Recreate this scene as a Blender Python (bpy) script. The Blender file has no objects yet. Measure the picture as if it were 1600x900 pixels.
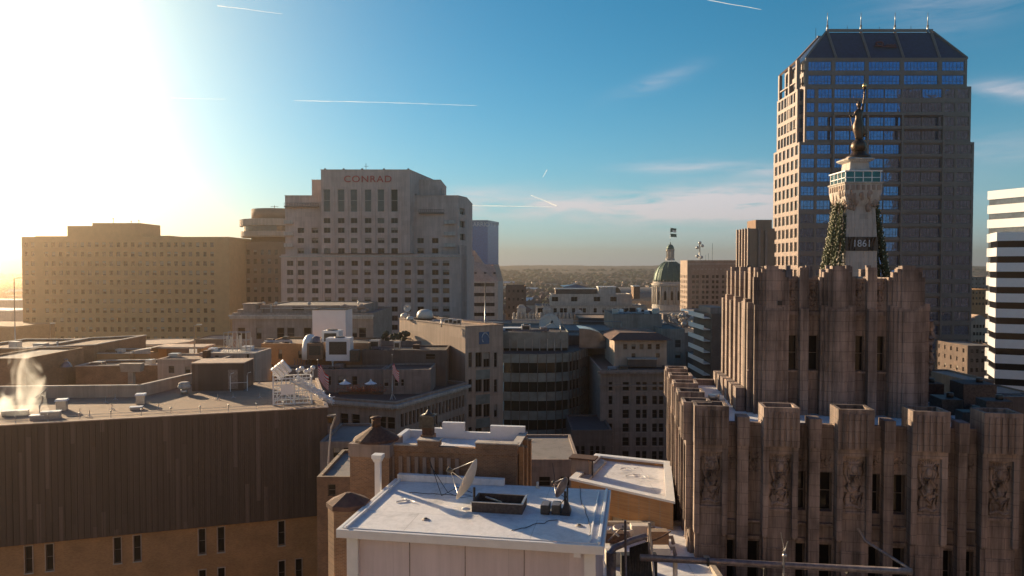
import bpy, math, random
from mathutils import Vector, Matrix
R = math.radians
rnd = random.Random(7)
C = bpy.context.scene.collection
sc = bpy.context.scene

# ------------------------------------------------------------------ camera
FPX, H = 1150.0, 58.0
PITCH = math.atan(32 / FPX)
cam_d = bpy.data.cameras.new('camera'); cam = bpy.data.objects.new('camera', cam_d); C.objects.link(cam)
cam.location = (0, 0, H); cam.rotation_euler = (R(90) - PITCH, 0, 0)
cam_d.sensor_width = 36; cam_d.lens = 36 * FPX / 1600; cam_d.clip_start = 0.5; cam_d.clip_end = 60000
sc.camera = cam

# ------------------------------------------------------------------ sun, sky, exposure
SUN_AZ, SUN_EL = R(-46.5), R(14)           # azimuth from +Y towards +X
sdir = Vector((math.sin(SUN_AZ) * math.cos(SUN_EL), math.cos(SUN_AZ) * math.cos(SUN_EL), math.sin(SUN_EL)))
ld = bpy.data.lights.new('sun', 'SUN'); ld.energy = 5.0; ld.angle = R(0.6); ld.color = (1.0, 0.75, 0.47)
sun = bpy.data.objects.new('sun', ld); C.objects.link(sun)
sun.rotation_euler = sdir.to_track_quat('Z', 'Y').to_euler(); sun.location = (-300, 300, 300)

w = bpy.data.worlds.new('World'); sc.world = w; w.use_nodes = True
nt = w.node_tree; nt.nodes.clear()
def WN(t, **k):
    n = nt.nodes.new(t)
    for a, b in k.items():
        if a.startswith('i_'):
            n.inputs[int(a[2:])].default_value = b
        else: setattr(n, a, b)
    return n
def WL(a, b, i=0, o=0): nt.links.new(a.outputs[o], b.inputs[i])
sky = WN('ShaderNodeTexSky', sky_type='NISHITA', sun_disc=False, sun_elevation=SUN_EL, sun_rotation=SUN_AZ,
         altitude=200, air_density=1.0, dust_density=0.0, ozone_density=3.0)
bg = WN('ShaderNodeBackground'); bg.inputs['Strength'].default_value = 0.055
wo = WN('ShaderNodeOutputWorld')
tc = WN('ShaderNodeTexCoord')
# thin cirrus: noise stretched along the horizon, gathered in a few banks of the sky
sep = WN('ShaderNodeSeparateXYZ'); nt.links.new(tc.outputs['Generated'], sep.inputs[0])
az = WN('ShaderNodeMath', operation='ARCTAN2'); nt.links.new(sep.outputs[0], az.inputs[0]); nt.links.new(sep.outputs[1], az.inputs[1])
el = WN('ShaderNodeMath', operation='ARCSINE'); nt.links.new(sep.outputs[2], el.inputs[0])
def M(op, a, b=None, c=None, clamp=False):
    n = WN('ShaderNodeMath', operation=op, use_clamp=clamp)
    for i, v in enumerate((a, b, c)):
        if v is None: continue
        if isinstance(v, (int, float)): n.inputs[i].default_value = v
        else: nt.links.new(v.outputs[0], n.inputs[i])
    return n
def bank(a0, e0, sa, se, tilt=0):
    da = M('SUBTRACT', az, a0); de = M('SUBTRACT', M('SUBTRACT', el, e0), M('MULTIPLY', da, tilt))
    q = M('ADD', M('POWER', M('ABSOLUTE', M('DIVIDE', da, sa)), 2.0), M('POWER', M('ABSOLUTE', M('DIVIDE', de, se)), 2.0))
    return M('EXPONENT', M('MULTIPLY', q, -1.0))
banks = None
for a0, e0, sa, se, tl, k in ((0.20, 0.080, 0.22, 0.020, 0.0, 1.7), (0.31, 0.080, 0.11, 0.026, 0.04, 1.7), (0.02, 0.082, 0.14, 0.010, 0, .7), (0.23, 0.132, 0.07, 0.007, 0, .8),
                       (0.34, 0.124, 0.04, 0.006, 0, .8), (0.60, 0.195, 0.04, 0.010, -0.2, 1.0), (0.57, 0.33, 0.10, 0.05, 0.3, .45), (0.19, 0.24, .05, .01, .3, .4),
                       (-0.05, 0.10, 0.08, 0.012, 0, .5), (0.58, 0.13, .1, .02, 0, .4)):
    b = M('MULTIPLY', bank(a0, e0, sa, se, tl), k); banks = b if banks is None else M('ADD', banks, b)
cv = WN('ShaderNodeCombineXYZ'); nt.links.new(M('MULTIPLY', az, 9).outputs[0], cv.inputs[0]); nt.links.new(M('MULTIPLY', el, 62).outputs[0], cv.inputs[1])
nz = WN('ShaderNodeTexNoise'); nz.inputs['Scale'].default_value = 1.1; nz.inputs['Detail'].default_value = 9; nz.inputs['Roughness'].default_value = .62; nz.inputs['Distortion'].default_value = .5
nt.links.new(cv.outputs[0], nz.inputs['Vector'])
cl = M('MULTIPLY', M('MULTIPLY', M('SUBTRACT', nz, 0.30), 2.4, clamp=True), banks, clamp=True)
cl = M('MULTIPLY', cl, .8)
# glow of thin high haze round the sun (a property of the sky, in world directions)
dn = WN('ShaderNodeVectorMath', operation='DOT_PRODUCT'); nt.links.new(tc.outputs['Generated'], dn.inputs[0]); dn.inputs[1].default_value = tuple(sdir)
dv = WN('ShaderNodeMath', operation='MAXIMUM'); nt.links.new(dn.outputs['Value'], dv.inputs[0]); dv.inputs[1].default_value = 0
g1 = M('MULTIPLY', M('POWER', dv, 24.0), 10.0); g2 = M('MULTIPLY', M('POWER', dv, 60.0), 8.0)
glow = M('ADD', M('ADD', g1, g2), M('MULTIPLY', M('POWER', dv, 13.0), 4.2))
tint = WN('ShaderNodeMix', data_type='RGBA', blend_type='MULTIPLY'); tint.inputs['Factor'].default_value = 1
nt.links.new(sky.outputs[0], tint.inputs[6]); zf_ = M('MULTIPLY', M('SUBTRACT', el, .42), 1.8, clamp=True); zmx = WN('ShaderNodeMix', data_type='RGBA'); nt.links.new(zf_.outputs[0], zmx.inputs['Factor'])
zmx.inputs[6].default_value = (.22, .95, 1.03, 1); zmx.inputs[7].default_value = (.38, .55, .92, 1); nt.links.new(zmx.outputs[2], tint.inputs[7])
hb = M('MULTIPLY', M('EXPONENT', M('MULTIPLY', M('ABSOLUTE', el), -13.0)), .88)
hmix = WN('ShaderNodeMix', data_type='RGBA'); nt.links.new(hb.outputs[0], hmix.inputs['Factor']); nt.links.new(tint.outputs[2], hmix.inputs[6]); hmix.inputs[7].default_value = (6.3, 6.0, 7.0, 1)
gcol = WN('ShaderNodeVectorMath', operation='SCALE'); gcol.inputs[0].default_value = (1.0, 1.0, .50); nt.links.new(glow.outputs[0], gcol.inputs['Scale'])
add = WN('ShaderNodeVectorMath', operation='ADD'); nt.links.new(hmix.outputs[2], add.inputs[0]); nt.links.new(gcol.outputs[0], add.inputs[1])
mixc = WN('ShaderNodeMix', data_type='RGBA'); nt.links.new(cl.outputs[0], mixc.inputs['Factor']); nt.links.new(add.outputs[0], mixc.inputs[6]); mixc.inputs[7].default_value = (7.5, 6.6, 6.9, 1)
nt.links.new(mixc.outputs[2], bg.inputs[0]); nt.links.new(bg.outputs[0], wo.inputs[0])

vs = sc.view_settings
sc.display_settings.display_device = 'sRGB'; vs.view_transform = 'Standard'; vs.look = 'None'; vs.exposure = 1.1; vs.gamma = 1
sc.cycles.use_denoising = True; sc.cycles.max_bounces = 5; sc.cycles.diffuse_bounces = 3; sc.cycles.glossy_bounces = 3
sc.cycles.volume_bounces = 0; sc.cycles.transparent_max_bounces = 12; sc.cycles.sample_clamp_indirect = 6

# ------------------------------------------------------------------ projection helpers (a pixel of the photo + a depth give a place in the world)
FW, UP = Vector((0, math.cos(PITCH), -math.sin(PITCH))), Vector((0, math.sin(PITCH), math.cos(PITCH)))
def ray(px, py): return FW + UP * (-(py - 450) / FPX) + Vector((1, 0, 0)) * ((px - 800) / FPX)
def at(px, py, Y):
    d = ray(px, py); return Vector((0, 0, H)) + d * (Y / d.y)
def zat(px, py, z):
    d = ray(px, py); return Vector((0, 0, H)) + d * ((z - H) / d.z)

# ------------------------------------------------------------------ materials
class Mt:
    def __init__(s, name, rough=.8, metal=0.0, spec=None):
        s.m = bpy.data.materials.new(name); s.m.use_nodes = True; s.t = s.m.node_tree; s.b = s.t.nodes['Principled BSDF']
        s.b.inputs['Roughness'].default_value = rough; s.b.inputs['Metallic'].default_value = metal
        if spec is not None: s.b.inputs['Specular IOR Level'].default_value = spec
        s.tc = s.n('ShaderNodeTexCoord')
    def n(s, t, **k):
        x = s.t.nodes.new(t)
        for a, b in k.items(): setattr(x, a, b)
        return x
    def l(s, o, i): s.t.links.new(o, i)
    def math(s, op, a, b=None, clamp=False):
        x = s.n('ShaderNodeMath', operation=op, use_clamp=clamp)
        for i, v in enumerate((a, b)):
            if v is None: continue
            if isinstance(v, (int, float)): x.inputs[i].default_value = v
            else: s.l(v, x.inputs[i])
        return x.outputs[0]
    def vec(s, sc=(1, 1, 1)):
        mp = s.n('ShaderNodeMapping'); s.l(s.tc.outputs['Object'], mp.inputs[0]); mp.inputs['Scale'].default_value = sc; return mp.outputs[0]
    def noise(s, scale, detail=6, rough=.6, sc=(1, 1, 1), dist=0):
        x = s.n('ShaderNodeTexNoise'); x.inputs['Scale'].default_value = scale; x.inputs['Detail'].default_value = detail
        x.inputs['Roughness'].default_value = rough; x.inputs['Distortion'].default_value = dist; s.l(s.vec(sc), x.inputs['Vector']); return x.outputs[0]
    def ramp(s, f, stops):
        x = s.n('ShaderNodeValToRGB'); s.l(f, x.inputs[0]); e = x.color_ramp.elements
        while len(e) < len(stops): e.new(.5)
        for i, (p, c) in enumerate(stops): e[i].position = p; e[i].color = (*c, 1) if len(c) == 3 else c
        return x.outputs[0]
    def mul(s, a, b, f=1.0, mode='MULTIPLY'):
        x = s.n('ShaderNodeMix', data_type='RGBA', blend_type=mode)
        if isinstance(f, (int, float)): x.inputs[0].default_value = f
        else: s.l(f, x.inputs[0])
        for i, v in ((6, a), (7, b)):
            if isinstance(v, tuple): x.inputs[i].default_value = (*v, 1) if len(v) == 3 else v
            else: s.l(v, x.inputs[i])
        return x.outputs[2]
    def wall_uv(s, k=1.0):          # running length along any upright wall, height
        sp = s.n('ShaderNodeSeparateXYZ'); s.l(s.tc.outputs['Object'], sp.inputs[0])
        u = s.math('ADD', sp.outputs[0], sp.outputs[1]); cb = s.n('ShaderNodeCombineXYZ'); s.l(s.math('MULTIPLY', u, k), cb.inputs[0]); s.l(s.math('MULTIPLY', sp.outputs[2], k), cb.inputs[1]); return cb.outputs[0]
    def bump(s, h, st=.3, d=.05):
        x = s.n('ShaderNodeBump'); x.inputs['Strength'].default_value = st; x.inputs['Distance'].default_value = d; s.l(h, x.inputs['Height']); s.l(x.outputs[0], s.b.inputs['Normal'])
    def col(s, c):
        if isinstance(c, tuple): s.b.inputs['Base Color'].default_value = (*c, 1)
        else: s.l(c, s.b.inputs['Base Color'])
        return s.m
def sc3(c, k): return tuple(x * k for x in c)
def plain(name, c, rough=.7, metal=0, var=.12, scale=1.5):
    m = Mt(name, rough, metal); n = m.noise(scale, 5)
    return m.col(m.ramp(n, [(.3, sc3(c, 1 - var)), (.7, sc3(c, 1 + var))]))
def stone(name, c, bw=1.2, bh=.6, joint=.75, streak=.35, scale=.35, big=.25, rough=.88):
    m = Mt(name, rough); n = m.noise(scale, 8, .65); base = m.ramp(n, [(.28, sc3(c, 1 - big)), (.5, c), (.75, sc3(c, 1 + big * .7))])
    br = m.n('ShaderNodeTexBrick'); m.l(m.wall_uv(), br.inputs['Vector']); br.inputs['Color1'].default_value = (1, 1, 1, 1); br.inputs['Color2'].default_value = (.86, .85, .84, 1); br.inputs['Mortar'].default_value = (joint, joint, joint, 1)
    br.inputs['Scale'].default_value = 1; br.inputs['Brick Width'].default_value = bw; br.inputs['Row Height'].default_value = bh; br.inputs['Mortar Size'].default_value = .02; br.inputs['Mortar Smooth'].default_value = .3
    c1 = m.mul(base, br.outputs[0]); st = m.noise(1.4, 6, .7, (1, 1, .06)); s2 = m.ramp(st, [(.36, (1 - streak,) * 3), (.62, (1.04,) * 3)])
    m.bump(m.noise(7, 8, .7), .25, .03); return m.col(m.mul(c1, s2))
def brick(name, c, c2=None, mortar=(.35, .3, .25), big=.2, bw=.24, bh=.085):
    m = Mt(name, .9); c2 = c2 or sc3(c, .62); n = m.noise(.4, 6)
    br = m.n('ShaderNodeTexBrick'); m.l(m.wall_uv(), br.inputs['Vector']); br.inputs['Color1'].default_value = (*c, 1); br.inputs['Color2'].default_value = (*c2, 1); br.inputs['Mortar'].default_value = (*mortar, 1)
    br.inputs['Scale'].default_value = 1; br.inputs['Brick Width'].default_value = bw; br.inputs['Row Height'].default_value = bh; br.inputs['Mortar Size'].default_value = .01; br.inputs['Bias'].default_value = -.2
    m.bump(br.outputs[1], -.3, .01)
    return m.col(m.mul(br.outputs[0], m.ramp(n, [(.3, (1 - big,) * 3), (.7, (1 + big,) * 3)])))
def glass(name, c, rough=.06, metal=.0, wob=.05, spec=.6, scale=.35):
    m = Mt(name, rough, metal, spec); n = m.noise(scale, 3, .5)
    m.bump(n, wob, .5); return m.col(m.ramp(m.noise(.6, 2), [(.35, sc3(c, .8)), (.65, sc3(c, 1.2))]))
def cladding(name, c, pitch=.62, metal=.2):
    m = Mt(name, .55, metal); sp = m.n('ShaderNodeSeparateXYZ'); m.l(m.tc.outputs['Object'], sp.inputs[0])
    u = m.math('ADD', sp.outputs[0], sp.outputs[1]); k = m.math('FLOOR', m.math('DIVIDE', u, pitch)); kz = m.math('FLOOR', m.math('DIVIDE', m.math('ADD', sp.outputs[2], m.math('MULTIPLY', k, 3.7)), 9.0))
    cb = m.n('ShaderNodeCombineXYZ'); m.l(k, cb.inputs[0]); m.l(kz, cb.inputs[1]); wn = m.n('ShaderNodeTexWhiteNoise', noise_dimensions='2D'); m.l(cb.outputs[0], wn.inputs['Vector'])
    base = m.ramp(wn.outputs[0], [(0, sc3(c, .8)), (.9, sc3(c, 1.05)), (.92, sc3(c, 1.45)), (1, sc3(c, 1.6))])
    st = m.ramp(m.noise(.8, 6, .65, (1, 1, .05)), [(.35, (.86,) * 3), (.65, (1.08,) * 3)])
    saw = m.math('PINGPONG', u, pitch / 4); m.bump(saw, .5, .06); return m.col(m.mul(base, st))
def membrane(name, c, patch=.25, rough=.65, seam=3.0):
    m = Mt(name, rough); n = m.noise(.5, 9, .7, dist=.4); n2 = m.noise(3.5, 6, .7)
    base = m.ramp(n, [(.3, sc3(c, 1 - patch * 1.5)), (.44, sc3(c, 1 - patch * .3)), (.5, c), (.62, sc3(c, 1.04)), (.8, sc3(c, .93))])
    br = m.n('ShaderNodeTexBrick'); m.l(m.vec(), br.inputs['Vector']); br.inputs['Color1'].default_value = (1, 1, 1, 1); br.inputs['Color2'].default_value = (.93, .93, .93, 1); br.inputs['Mortar'].default_value = (.72, .71, .7, 1)
    br.inputs['Scale'].default_value = 1; br.inputs['Brick Width'].default_value = seam * 2.2; br.inputs['Row Height'].default_value = seam; br.inputs['Mortar Size'].default_value = .03; br.inputs['Mortar Smooth'].default_value = .6
    m.bump(n2, .35, .06)
    return m.col(m.mul(m.mul(base, br.outputs[0]), m.ramp(n2, [(.3, (.86,) * 3), (.6, (1.03,) * 3)])))

MT = {}
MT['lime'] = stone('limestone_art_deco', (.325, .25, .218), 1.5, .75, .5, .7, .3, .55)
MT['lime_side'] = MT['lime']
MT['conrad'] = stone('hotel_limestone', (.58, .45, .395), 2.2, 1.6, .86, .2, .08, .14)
MT['hyatt'] = brick('office_brick_tan', (.52, .30, .14), (.46, .26, .12), (.46, .29, .16), .1)
MT['hyatt_d'] = brick('office_brick_brown', (.26, .16, .11), (.21, .13, .09), (.25, .18, .13), .1)
MT['brown_clad'] = cladding('brown_metal_cladding', (.082, .058, .052), .42)
MT['brick_or'] = brick('orange_brick', (.42, .215, .085), (.31, .15, .06), (.30, .22, .15), .2)
MT['brick_br'] = brick('brown_brick', (.235, .128, .07), (.14, .075, .045), (.26, .2, .15), .28)
MT['brick_dk'] = brick('dark_brick', (.15, .10, .08), None, (.16, .13, .11), .2)
MT['tan'] = stone('tan_panel', (.50, .375, .295), 3, 2, .9, .2, .2, .1)
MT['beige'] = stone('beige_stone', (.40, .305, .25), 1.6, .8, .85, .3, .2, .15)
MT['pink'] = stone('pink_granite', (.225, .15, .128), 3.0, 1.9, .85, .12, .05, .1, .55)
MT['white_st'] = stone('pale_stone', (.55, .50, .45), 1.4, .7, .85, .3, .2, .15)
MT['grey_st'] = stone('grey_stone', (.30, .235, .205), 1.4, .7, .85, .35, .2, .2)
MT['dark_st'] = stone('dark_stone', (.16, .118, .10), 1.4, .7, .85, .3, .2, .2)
MT['stucco'] = stone('white_stucco', (.63, .55, .57), 3.05, 30, .82, .12, .3, .05, .8)
MT['white_p'] = plain('white_paint', (.74, .73, .72), .45, 0, .05, 2)
MT['mem_w'] = membrane('white_membrane', (.74, .73, .74), .22)
MT['mem_t'] = membrane('tan_gravel_roof', (.30, .21, .15), .25, .9, 5)
MT['mem_g'] = membrane('grey_roof', (.22, .2, .19), .3, .85, 4)
MT['tar'] = membrane('tar_roof', (.065, .055, .052), .3, .7, 4)
MT['rust'] = plain('rusty_steel', (.085, .045, .032), .8, .2, .45, 6)
MT['steel'] = plain('galvanised_steel', (.45, .44, .43), .42, .7, .2, 5)
MT['steel_d'] = plain('dark_steel', (.07, .065, .06), .5, .5, .4, 5)
MT['pipe'] = plain('weathered_pipe', (.20, .17, .17), .45, .5, .35, 4)
MT['black'] = plain('black_rubber', (.02, .02, .02), .6, 0, .2, 5)
MT['wood'] = plain('weathered_box_timber', (.07, .055, .05), .75, 0, .5, 6)
MT['bronze'] = plain('bronze', (.085, .055, .036), .42, .6, .35, 4)
MT['gold'] = plain('gilded', (.8, .55, .22), .3, .9, .1, 4)
MT['dish'] = plain('dish_paint', (.62, .56, .48), .5, 0, .08, 3)
MT['copper'] = plain('green_copper', (.075, .125, .10), .6, .3, .3, .8)
MT['dome_rib'] = plain('dome_rib_copper', (.10, .155, .12), .55, .3, .2, .8)
MT['wood_far'] = plain('bare_winter_trees', (.09, .06, .066), .95, 0, .45, .03)
MT['asphalt'] = plain('asphalt', (.05, .05, .05), .9, 0, .3, .3)
MT['paving'] = plain('pavement', (.2, .18, .16), .9, 0, .2, .5)
MT['ground'] = plain('city_ground', (.10, .085, .075), .95, 0, .35, .01)
MT['field'] = plain('winter_land', (.10, .07, .072), .95, 0, .45, .004)
MT['water'] = plain('river_water', (.05, .07, .09), .08, 0, .2, .05)
MT['gl'] = glass('window_glass_dark', (.014, .013, .014), .08, 0, .05, .3)
MT['gl2'] = glass('window_glass_grey', (.055, .05, .05), .12)
MT['glb'] = plain('window_blind', (.30, .26, .22), .6)
MT['glc'] = glass('tower_blue_glass', (.10, .15, .30), .03, .85, .045, .6, .3)
MT['glm'] = glass('mirror_blue_glass', (.03, .15, .36), .25, .0, .02, .3, .05)
MT['glt'] = glass('office_green_glass', (.022, .028, .026), .07, .0, .05, .35)
MT['spand'] = glass('spandrel_green_glass', (.20, .225, .21), .3, .0, .03)
MT['glteal'] = glass('teal_glass', (.035, .075, .075), .06, .5, .03)
MT['frame'] = plain('window_frame', (.16, .13, .11), .6)
MT['frame_l'] = plain('light_window_frame', (.42, .36, .31), .6)
MT['red'] = plain('red_sign_letters', (.42, .05, .05), .5)
MT['redd'] = plain('dim_red_sign', (.10, .008, .014), .5)
MT['blue'] = plain('blue_sign', (.04, .12, .24), .4)
MT['silver'] = plain('pale_sign_metal', (.5, .55, .6), .4)
MT['alu'] = plain('white_aluminium_panel', (.78, .77, .78), .35, .1, .04, .5)
MT['alu_g'] = glass('grey_ribbon_glass', (.16, .17, .19), .15, .5, .03)
MT['flag_r'] = plain('flag_red', (.7, .05, .05), .8)
MT['flag_w'] = plain('flag_white', (.75, .72, .7), .8)
MT['flag_b'] = plain('flag_blue', (.03, .05, .18), .8)
MT['flag_g'] = plain('flag_dark_green', (.03, .10, .09), .8)
MT['tile'] = plain('roof_tile_brown', (.10, .052, .04), .85, 0, .3, 3)
MT['leafr'] = plain('russet_leaves', (.28, .075, .035), .8, 0, .5, 3)
MT['rope'] = plain('light_wire', (.06, .07, .03), .8)
MT['bulb'] = plain('clear_lamp_bulb', (.75, .68, .5), .25)
MT['concrete'] = plain('concrete', (.33, .28, .23), .9, 0, .2, .8)

# ------------------------------------------------------------------ mesh building
class MB:
    def __init__(s): s.v = []; s.f = []; s.m = []; s.sm = []; s.T = Matrix.Identity(4)
    def face(s, pts, m=0, sm=False):
        i = len(s.v); s.v += [tuple(s.T @ Vector(p)) for p in pts]; s.f.append(tuple(range(i, i + len(pts)))); s.m.append(m); s.sm.append(sm); return s
    def box(s, x0, x1, y0, y1, z0, z1, m=0, mt=None):
        i = len(s.v); s.v += [tuple(s.T @ Vector((x, y, z))) for z in (z0, z1) for x, y in ((x0, y0), (x1, y0), (x1, y1), (x0, y1))]
        for k, q in enumerate(((0, 3, 2, 1), (4, 5, 6, 7), (0, 1, 5, 4), (1, 2, 6, 5), (2, 3, 7, 6), (3, 0, 4, 7))):
            s.f.append(tuple(i + a for a in q)); s.m.append(mt if (k == 1 and mt is not None) else m); s.sm.append(False)
        return s
    def prism(s, pts, z0, z1, m=0, mt=None, bottom=True, k=1.0):
        n = len(pts); i = len(s.v); cx = sum(p[0] for p in pts) / n; cy = sum(p[1] for p in pts) / n
        s.v += [tuple(s.T @ Vector((p[0], p[1], z0))) for p in pts] + [tuple(s.T @ Vector((cx + (p[0] - cx) * k, cy + (p[1] - cy) * k, z1))) for p in pts]
        for a in range(n): b = (a + 1) % n; s.f.append((i + a, i + b, i + n + b, i + n + a)); s.m.append(m); s.sm.append(False)
        s.f.append(tuple(i + n + a for a in range(n))); s.m.append(m if mt is None else mt); s.sm.append(False)
        if bottom: s.f.append(tuple(i + a for a in reversed(range(n)))); s.m.append(m); s.sm.append(False)
        return s
    def lathe(s, prof, cx=0, cy=0, n=16, m=0, sm=True, a0=0, sx=1, sy=1):
        i = len(s.v)
        for r, z in prof:
            for k in range(n): a = a0 + 2 * math.pi * k / n; s.v.append(tuple(s.T @ Vector((cx + sx * r * math.cos(a), cy + sy * r * math.sin(a), z))))
        for j in range(len(prof) - 1):
            for k in range(n): b = (k + 1) % n; s.f.append((i + j * n + k, i + j * n + b, i + (j + 1) * n + b, i + (j + 1) * n + k)); s.m.append(m); s.sm.append(sm)
        s.f.append(tuple(i + (len(prof) - 1) * n + k for k in range(n))); s.m.append(m); s.sm.append(False)
        s.f.append(tuple(i + k for k in reversed(range(n)))); s.m.append(m); s.sm.append(False); return s
    def cyl(s, cx, cy, z0, z1, r, r2=None, n=12, m=0): return s.lathe([(r, z0), (r if r2 is None else r2, z1)], cx, cy, n, m)
    def tube(s, pts, r, n=6, m=0, r2=None):
        pts = [Vector(p) for p in pts]; i = len(s.v); N = len(pts); r2 = r if r2 is None else r2
        for j, p in enumerate(pts):
            d = (pts[min(j + 1, N - 1)] - pts[max(j - 1, 0)]).normalized(); a = d.cross(Vector((0, 0, 1)))
            if a.length < .05: a = d.cross(Vector((1, 0, 0)))
            a.normalize(); b = d.cross(a); rr = r + (r2 - r) * j / max(1, N - 1)
            for k in range(n): t = 2 * math.pi * k / n; s.v.append(tuple(s.T @ (p + (a * math.cos(t) + b * math.sin(t)) * rr)))
        for j in range(N - 1):
            for k in range(n): b = (k + 1) % n; s.f.append((i + j * n + k, i + j * n + b, i + (j + 1) * n + b, i + (j + 1) * n + k)); s.m.append(m); s.sm.append(n > 4)
        s.f.append(tuple(i + k for k in range(n))); s.m.append(m); s.sm.append(False); s.f.append(tuple(i + (N - 1) * n + k for k in reversed(range(n)))); s.m.append(m); s.sm.append(False); return s
    def ball(s, c, r, n=10, m=0, sx=1, sy=1, sz=1):
        prof = [(r * math.sin(math.pi * j / 6) + 1e-4, c[2] + sz * r * -math.cos(math.pi * j / 6)) for j in range(7)]
        return s.lathe(prof, c[0], c[1], n, m, True, 0, sx, sy)
    def build(s, name, mats, parent=None, loc=(0, 0, 0), rz=0, bevel=0):
        me = bpy.data.meshes.new(name); me.from_pydata(s.v, [], s.f)
        for x in (mats if isinstance(mats, (list, tuple)) else [mats]): me.materials.append(MT[x] if isinstance(x, str) else x)
        me.polygons.foreach_set('material_index', s.m); me.polygons.foreach_set('use_smooth', s.sm); me.update()
        o = bpy.data.objects.new(name, me); C.objects.link(o); o.parent = parent; o.location = loc; o.rotation_euler.z = rz
        if bevel: b = o.modifiers.new('bevel', 'BEVEL'); b.width = bevel; b.segments = 2; b.limit_method = 'ANGLE'
        return o
def tag(o, label=None, cat=None, group=None, kind=None):
    for k, v in (('label', label), ('category', cat), ('group', group), ('kind', kind)):
        if v: o[k] = v
    return o
def thing(name, label, cat, loc=(0, 0, 0), rz=0, group=None):
    o = bpy.data.objects.new(name, None); o.empty_display_size = .5; C.objects.link(o); o.location = loc; o.rotation_euler.z = rz
    return tag(o, label, cat, group)
def dup(o, loc=None, rz=None, parent=None, label=None):
    c = o.copy(); C.objects.link(c); c.parent = parent
    for ch in list(o.children): dup(ch, parent=c)
    if loc is not None: c.location = loc
    if rz is not None: c.rotation_euler.z = rz
    if label: c['label'] = label
    return c

# ------------------------------------------------------------------ walls with real openings, windows as parts
def panel(mb, p0, p1, z0, z1, holes, depth=.25, m=0, mr=None):
    p0, p1 = Vector((p0[0], p0[1], 0)), Vector((p1[0], p1[1], 0)); L = (p1 - p0).length; d = (p1 - p0) / L; inn = Vector((-d.y, d.x, 0)); mr = m if mr is None else mr
    hs = [h for h in holes if h[0] > .01 and h[1] < L - .01 and h[2] > z0 + .01 and h[3] < z1 - .01]
    def P(u, z, o=0): q = p0 + d * u + inn * o; return (q.x, q.y, z)
    vs_ = sorted({z0, z1} | {round(h[2], 4) for h in hs} | {round(h[3], 4) for h in hs})
    for a, b in zip(vs_[:-1], vs_[1:]):
        if b - a < 1e-4: continue
        mid = (a + b) / 2; cut = sorted((h[0], h[1]) for h in hs if h[2] < mid < h[3]); u = 0
        for c0, c1 in cut:
            if c0 > u + 1e-4: mb.face([P(u, a), P(c0, a), P(c0, b), P(u, b)], m)
            u = max(u, c1)
        if u < L - 1e-4: mb.face([P(u, a), P(L, a), P(L, b), P(u, b)], m)
    for u0, u1, a, b in (h[:4] for h in hs):
        mb.face([P(u0, a), P(u1, a), P(u1, a, depth), P(u0, a, depth)], mr); mb.face([P(u0, b, depth), P(u1, b, depth), P(u1, b), P(u0, b)], mr)
        mb.face([P(u0, a), P(u0, a, depth), P(u0, b, depth), P(u0, b)], mr); mb.face([P(u1, a, depth), P(u1, a), P(u1, b), P(u1, b, depth)], mr)
    return hs
def inset(pts, t):
    n = len(pts); out = []
    for i in range(n):
        a, b, c = Vector(pts[i - 1][:2]), Vector(pts[i][:2]), Vector(pts[(i + 1) % n][:2])
        d1, d2 = (b - a).normalized(), (c - b).normalized(); n1, n2 = Vector((-d1.y, d1.x)), Vector((-d2.y, d2.x))
        k = n1 + n2; k = k / max(.3, k.dot(n1)) if k.length > 1e-3 else n1; out.append((b.x + k.x * t, b.y + k.y * t))
    return out
WINC = {}
def winmesh(w_, h_, style, var):
    key = (round(w_, 2), round(h_, 2), style, var)
    if key in WINC: return WINC[key]
    mb = MB(); ft = max(.05, min(w_, h_) * .05); y0, y1 = -.05, .03
    gm = {'a': 'gl', 'b': 'gl2', 'c': 'gl', 'd': 'gl'}[var] if style not in ('tower', 'tower_s', 'green') else {'tower': 'glc', 'tower_s': 'gl2', 'green': 'glt'}[style]
    fm = 'frame_l' if style in ('light', 'lightgrid') else 'frame'
    mb.face([(-w_ / 2, 0, 0), (w_ / 2, 0, 0), (w_ / 2, 0, h_), (-w_ / 2, 0, h_)], 0)
    for a in ((-w_ / 2, -w_ / 2 + ft, 0, h_), (w_ / 2 - ft, w_ / 2, 0, h_), (-w_ / 2 + ft, w_ / 2 - ft, 0, ft), (-w_ / 2 + ft, w_ / 2 - ft, h_ - ft, h_)): mb.box(a[0], a[1], y0, y1, a[2], a[3], 1)
    if style in ('sash', 'light'): mb.box(-w_ / 2 + ft, w_ / 2 - ft, y0, y1, h_ * .5 - ft / 2, h_ * .5 + ft / 2, 1)
    if style in ('pair', 'lightgrid'): mb.box(-ft / 2, ft / 2, y0, y1, ft, h_ - ft, 1)
    if style in ('tower', 'green', 'grid'):
        n = max(2, int(round(w_ / 1.9)))
        for k in range(1, n): x = -w_ / 2 + w_ * k / n; mb.box(x - ft * .35, x + ft * .35, y0, y1, ft, h_ - ft, 1)
        mb.box(-w_ / 2 + ft, w_ / 2 - ft, y0 + .01, y1, h_ * .32, h_ * .32 + ft * .6, 1)
    if var in 'cd' and style not in ('tower', 'green', 'tower_s'):
        k = {'c': .45, 'd': .8}[var]; mb.face([(-w_ / 2 + ft, -.02, h_ * (1 - k)), (w_ / 2 - ft, -.02, h_ * (1 - k)), (w_ / 2 - ft, -.02, h_ - ft), (-w_ / 2 + ft, -.02, h_ - ft)], 2)
    WINC[key] = (mb, [gm, fm, 'glb']); return WINC[key]
WMESH = {}
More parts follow.
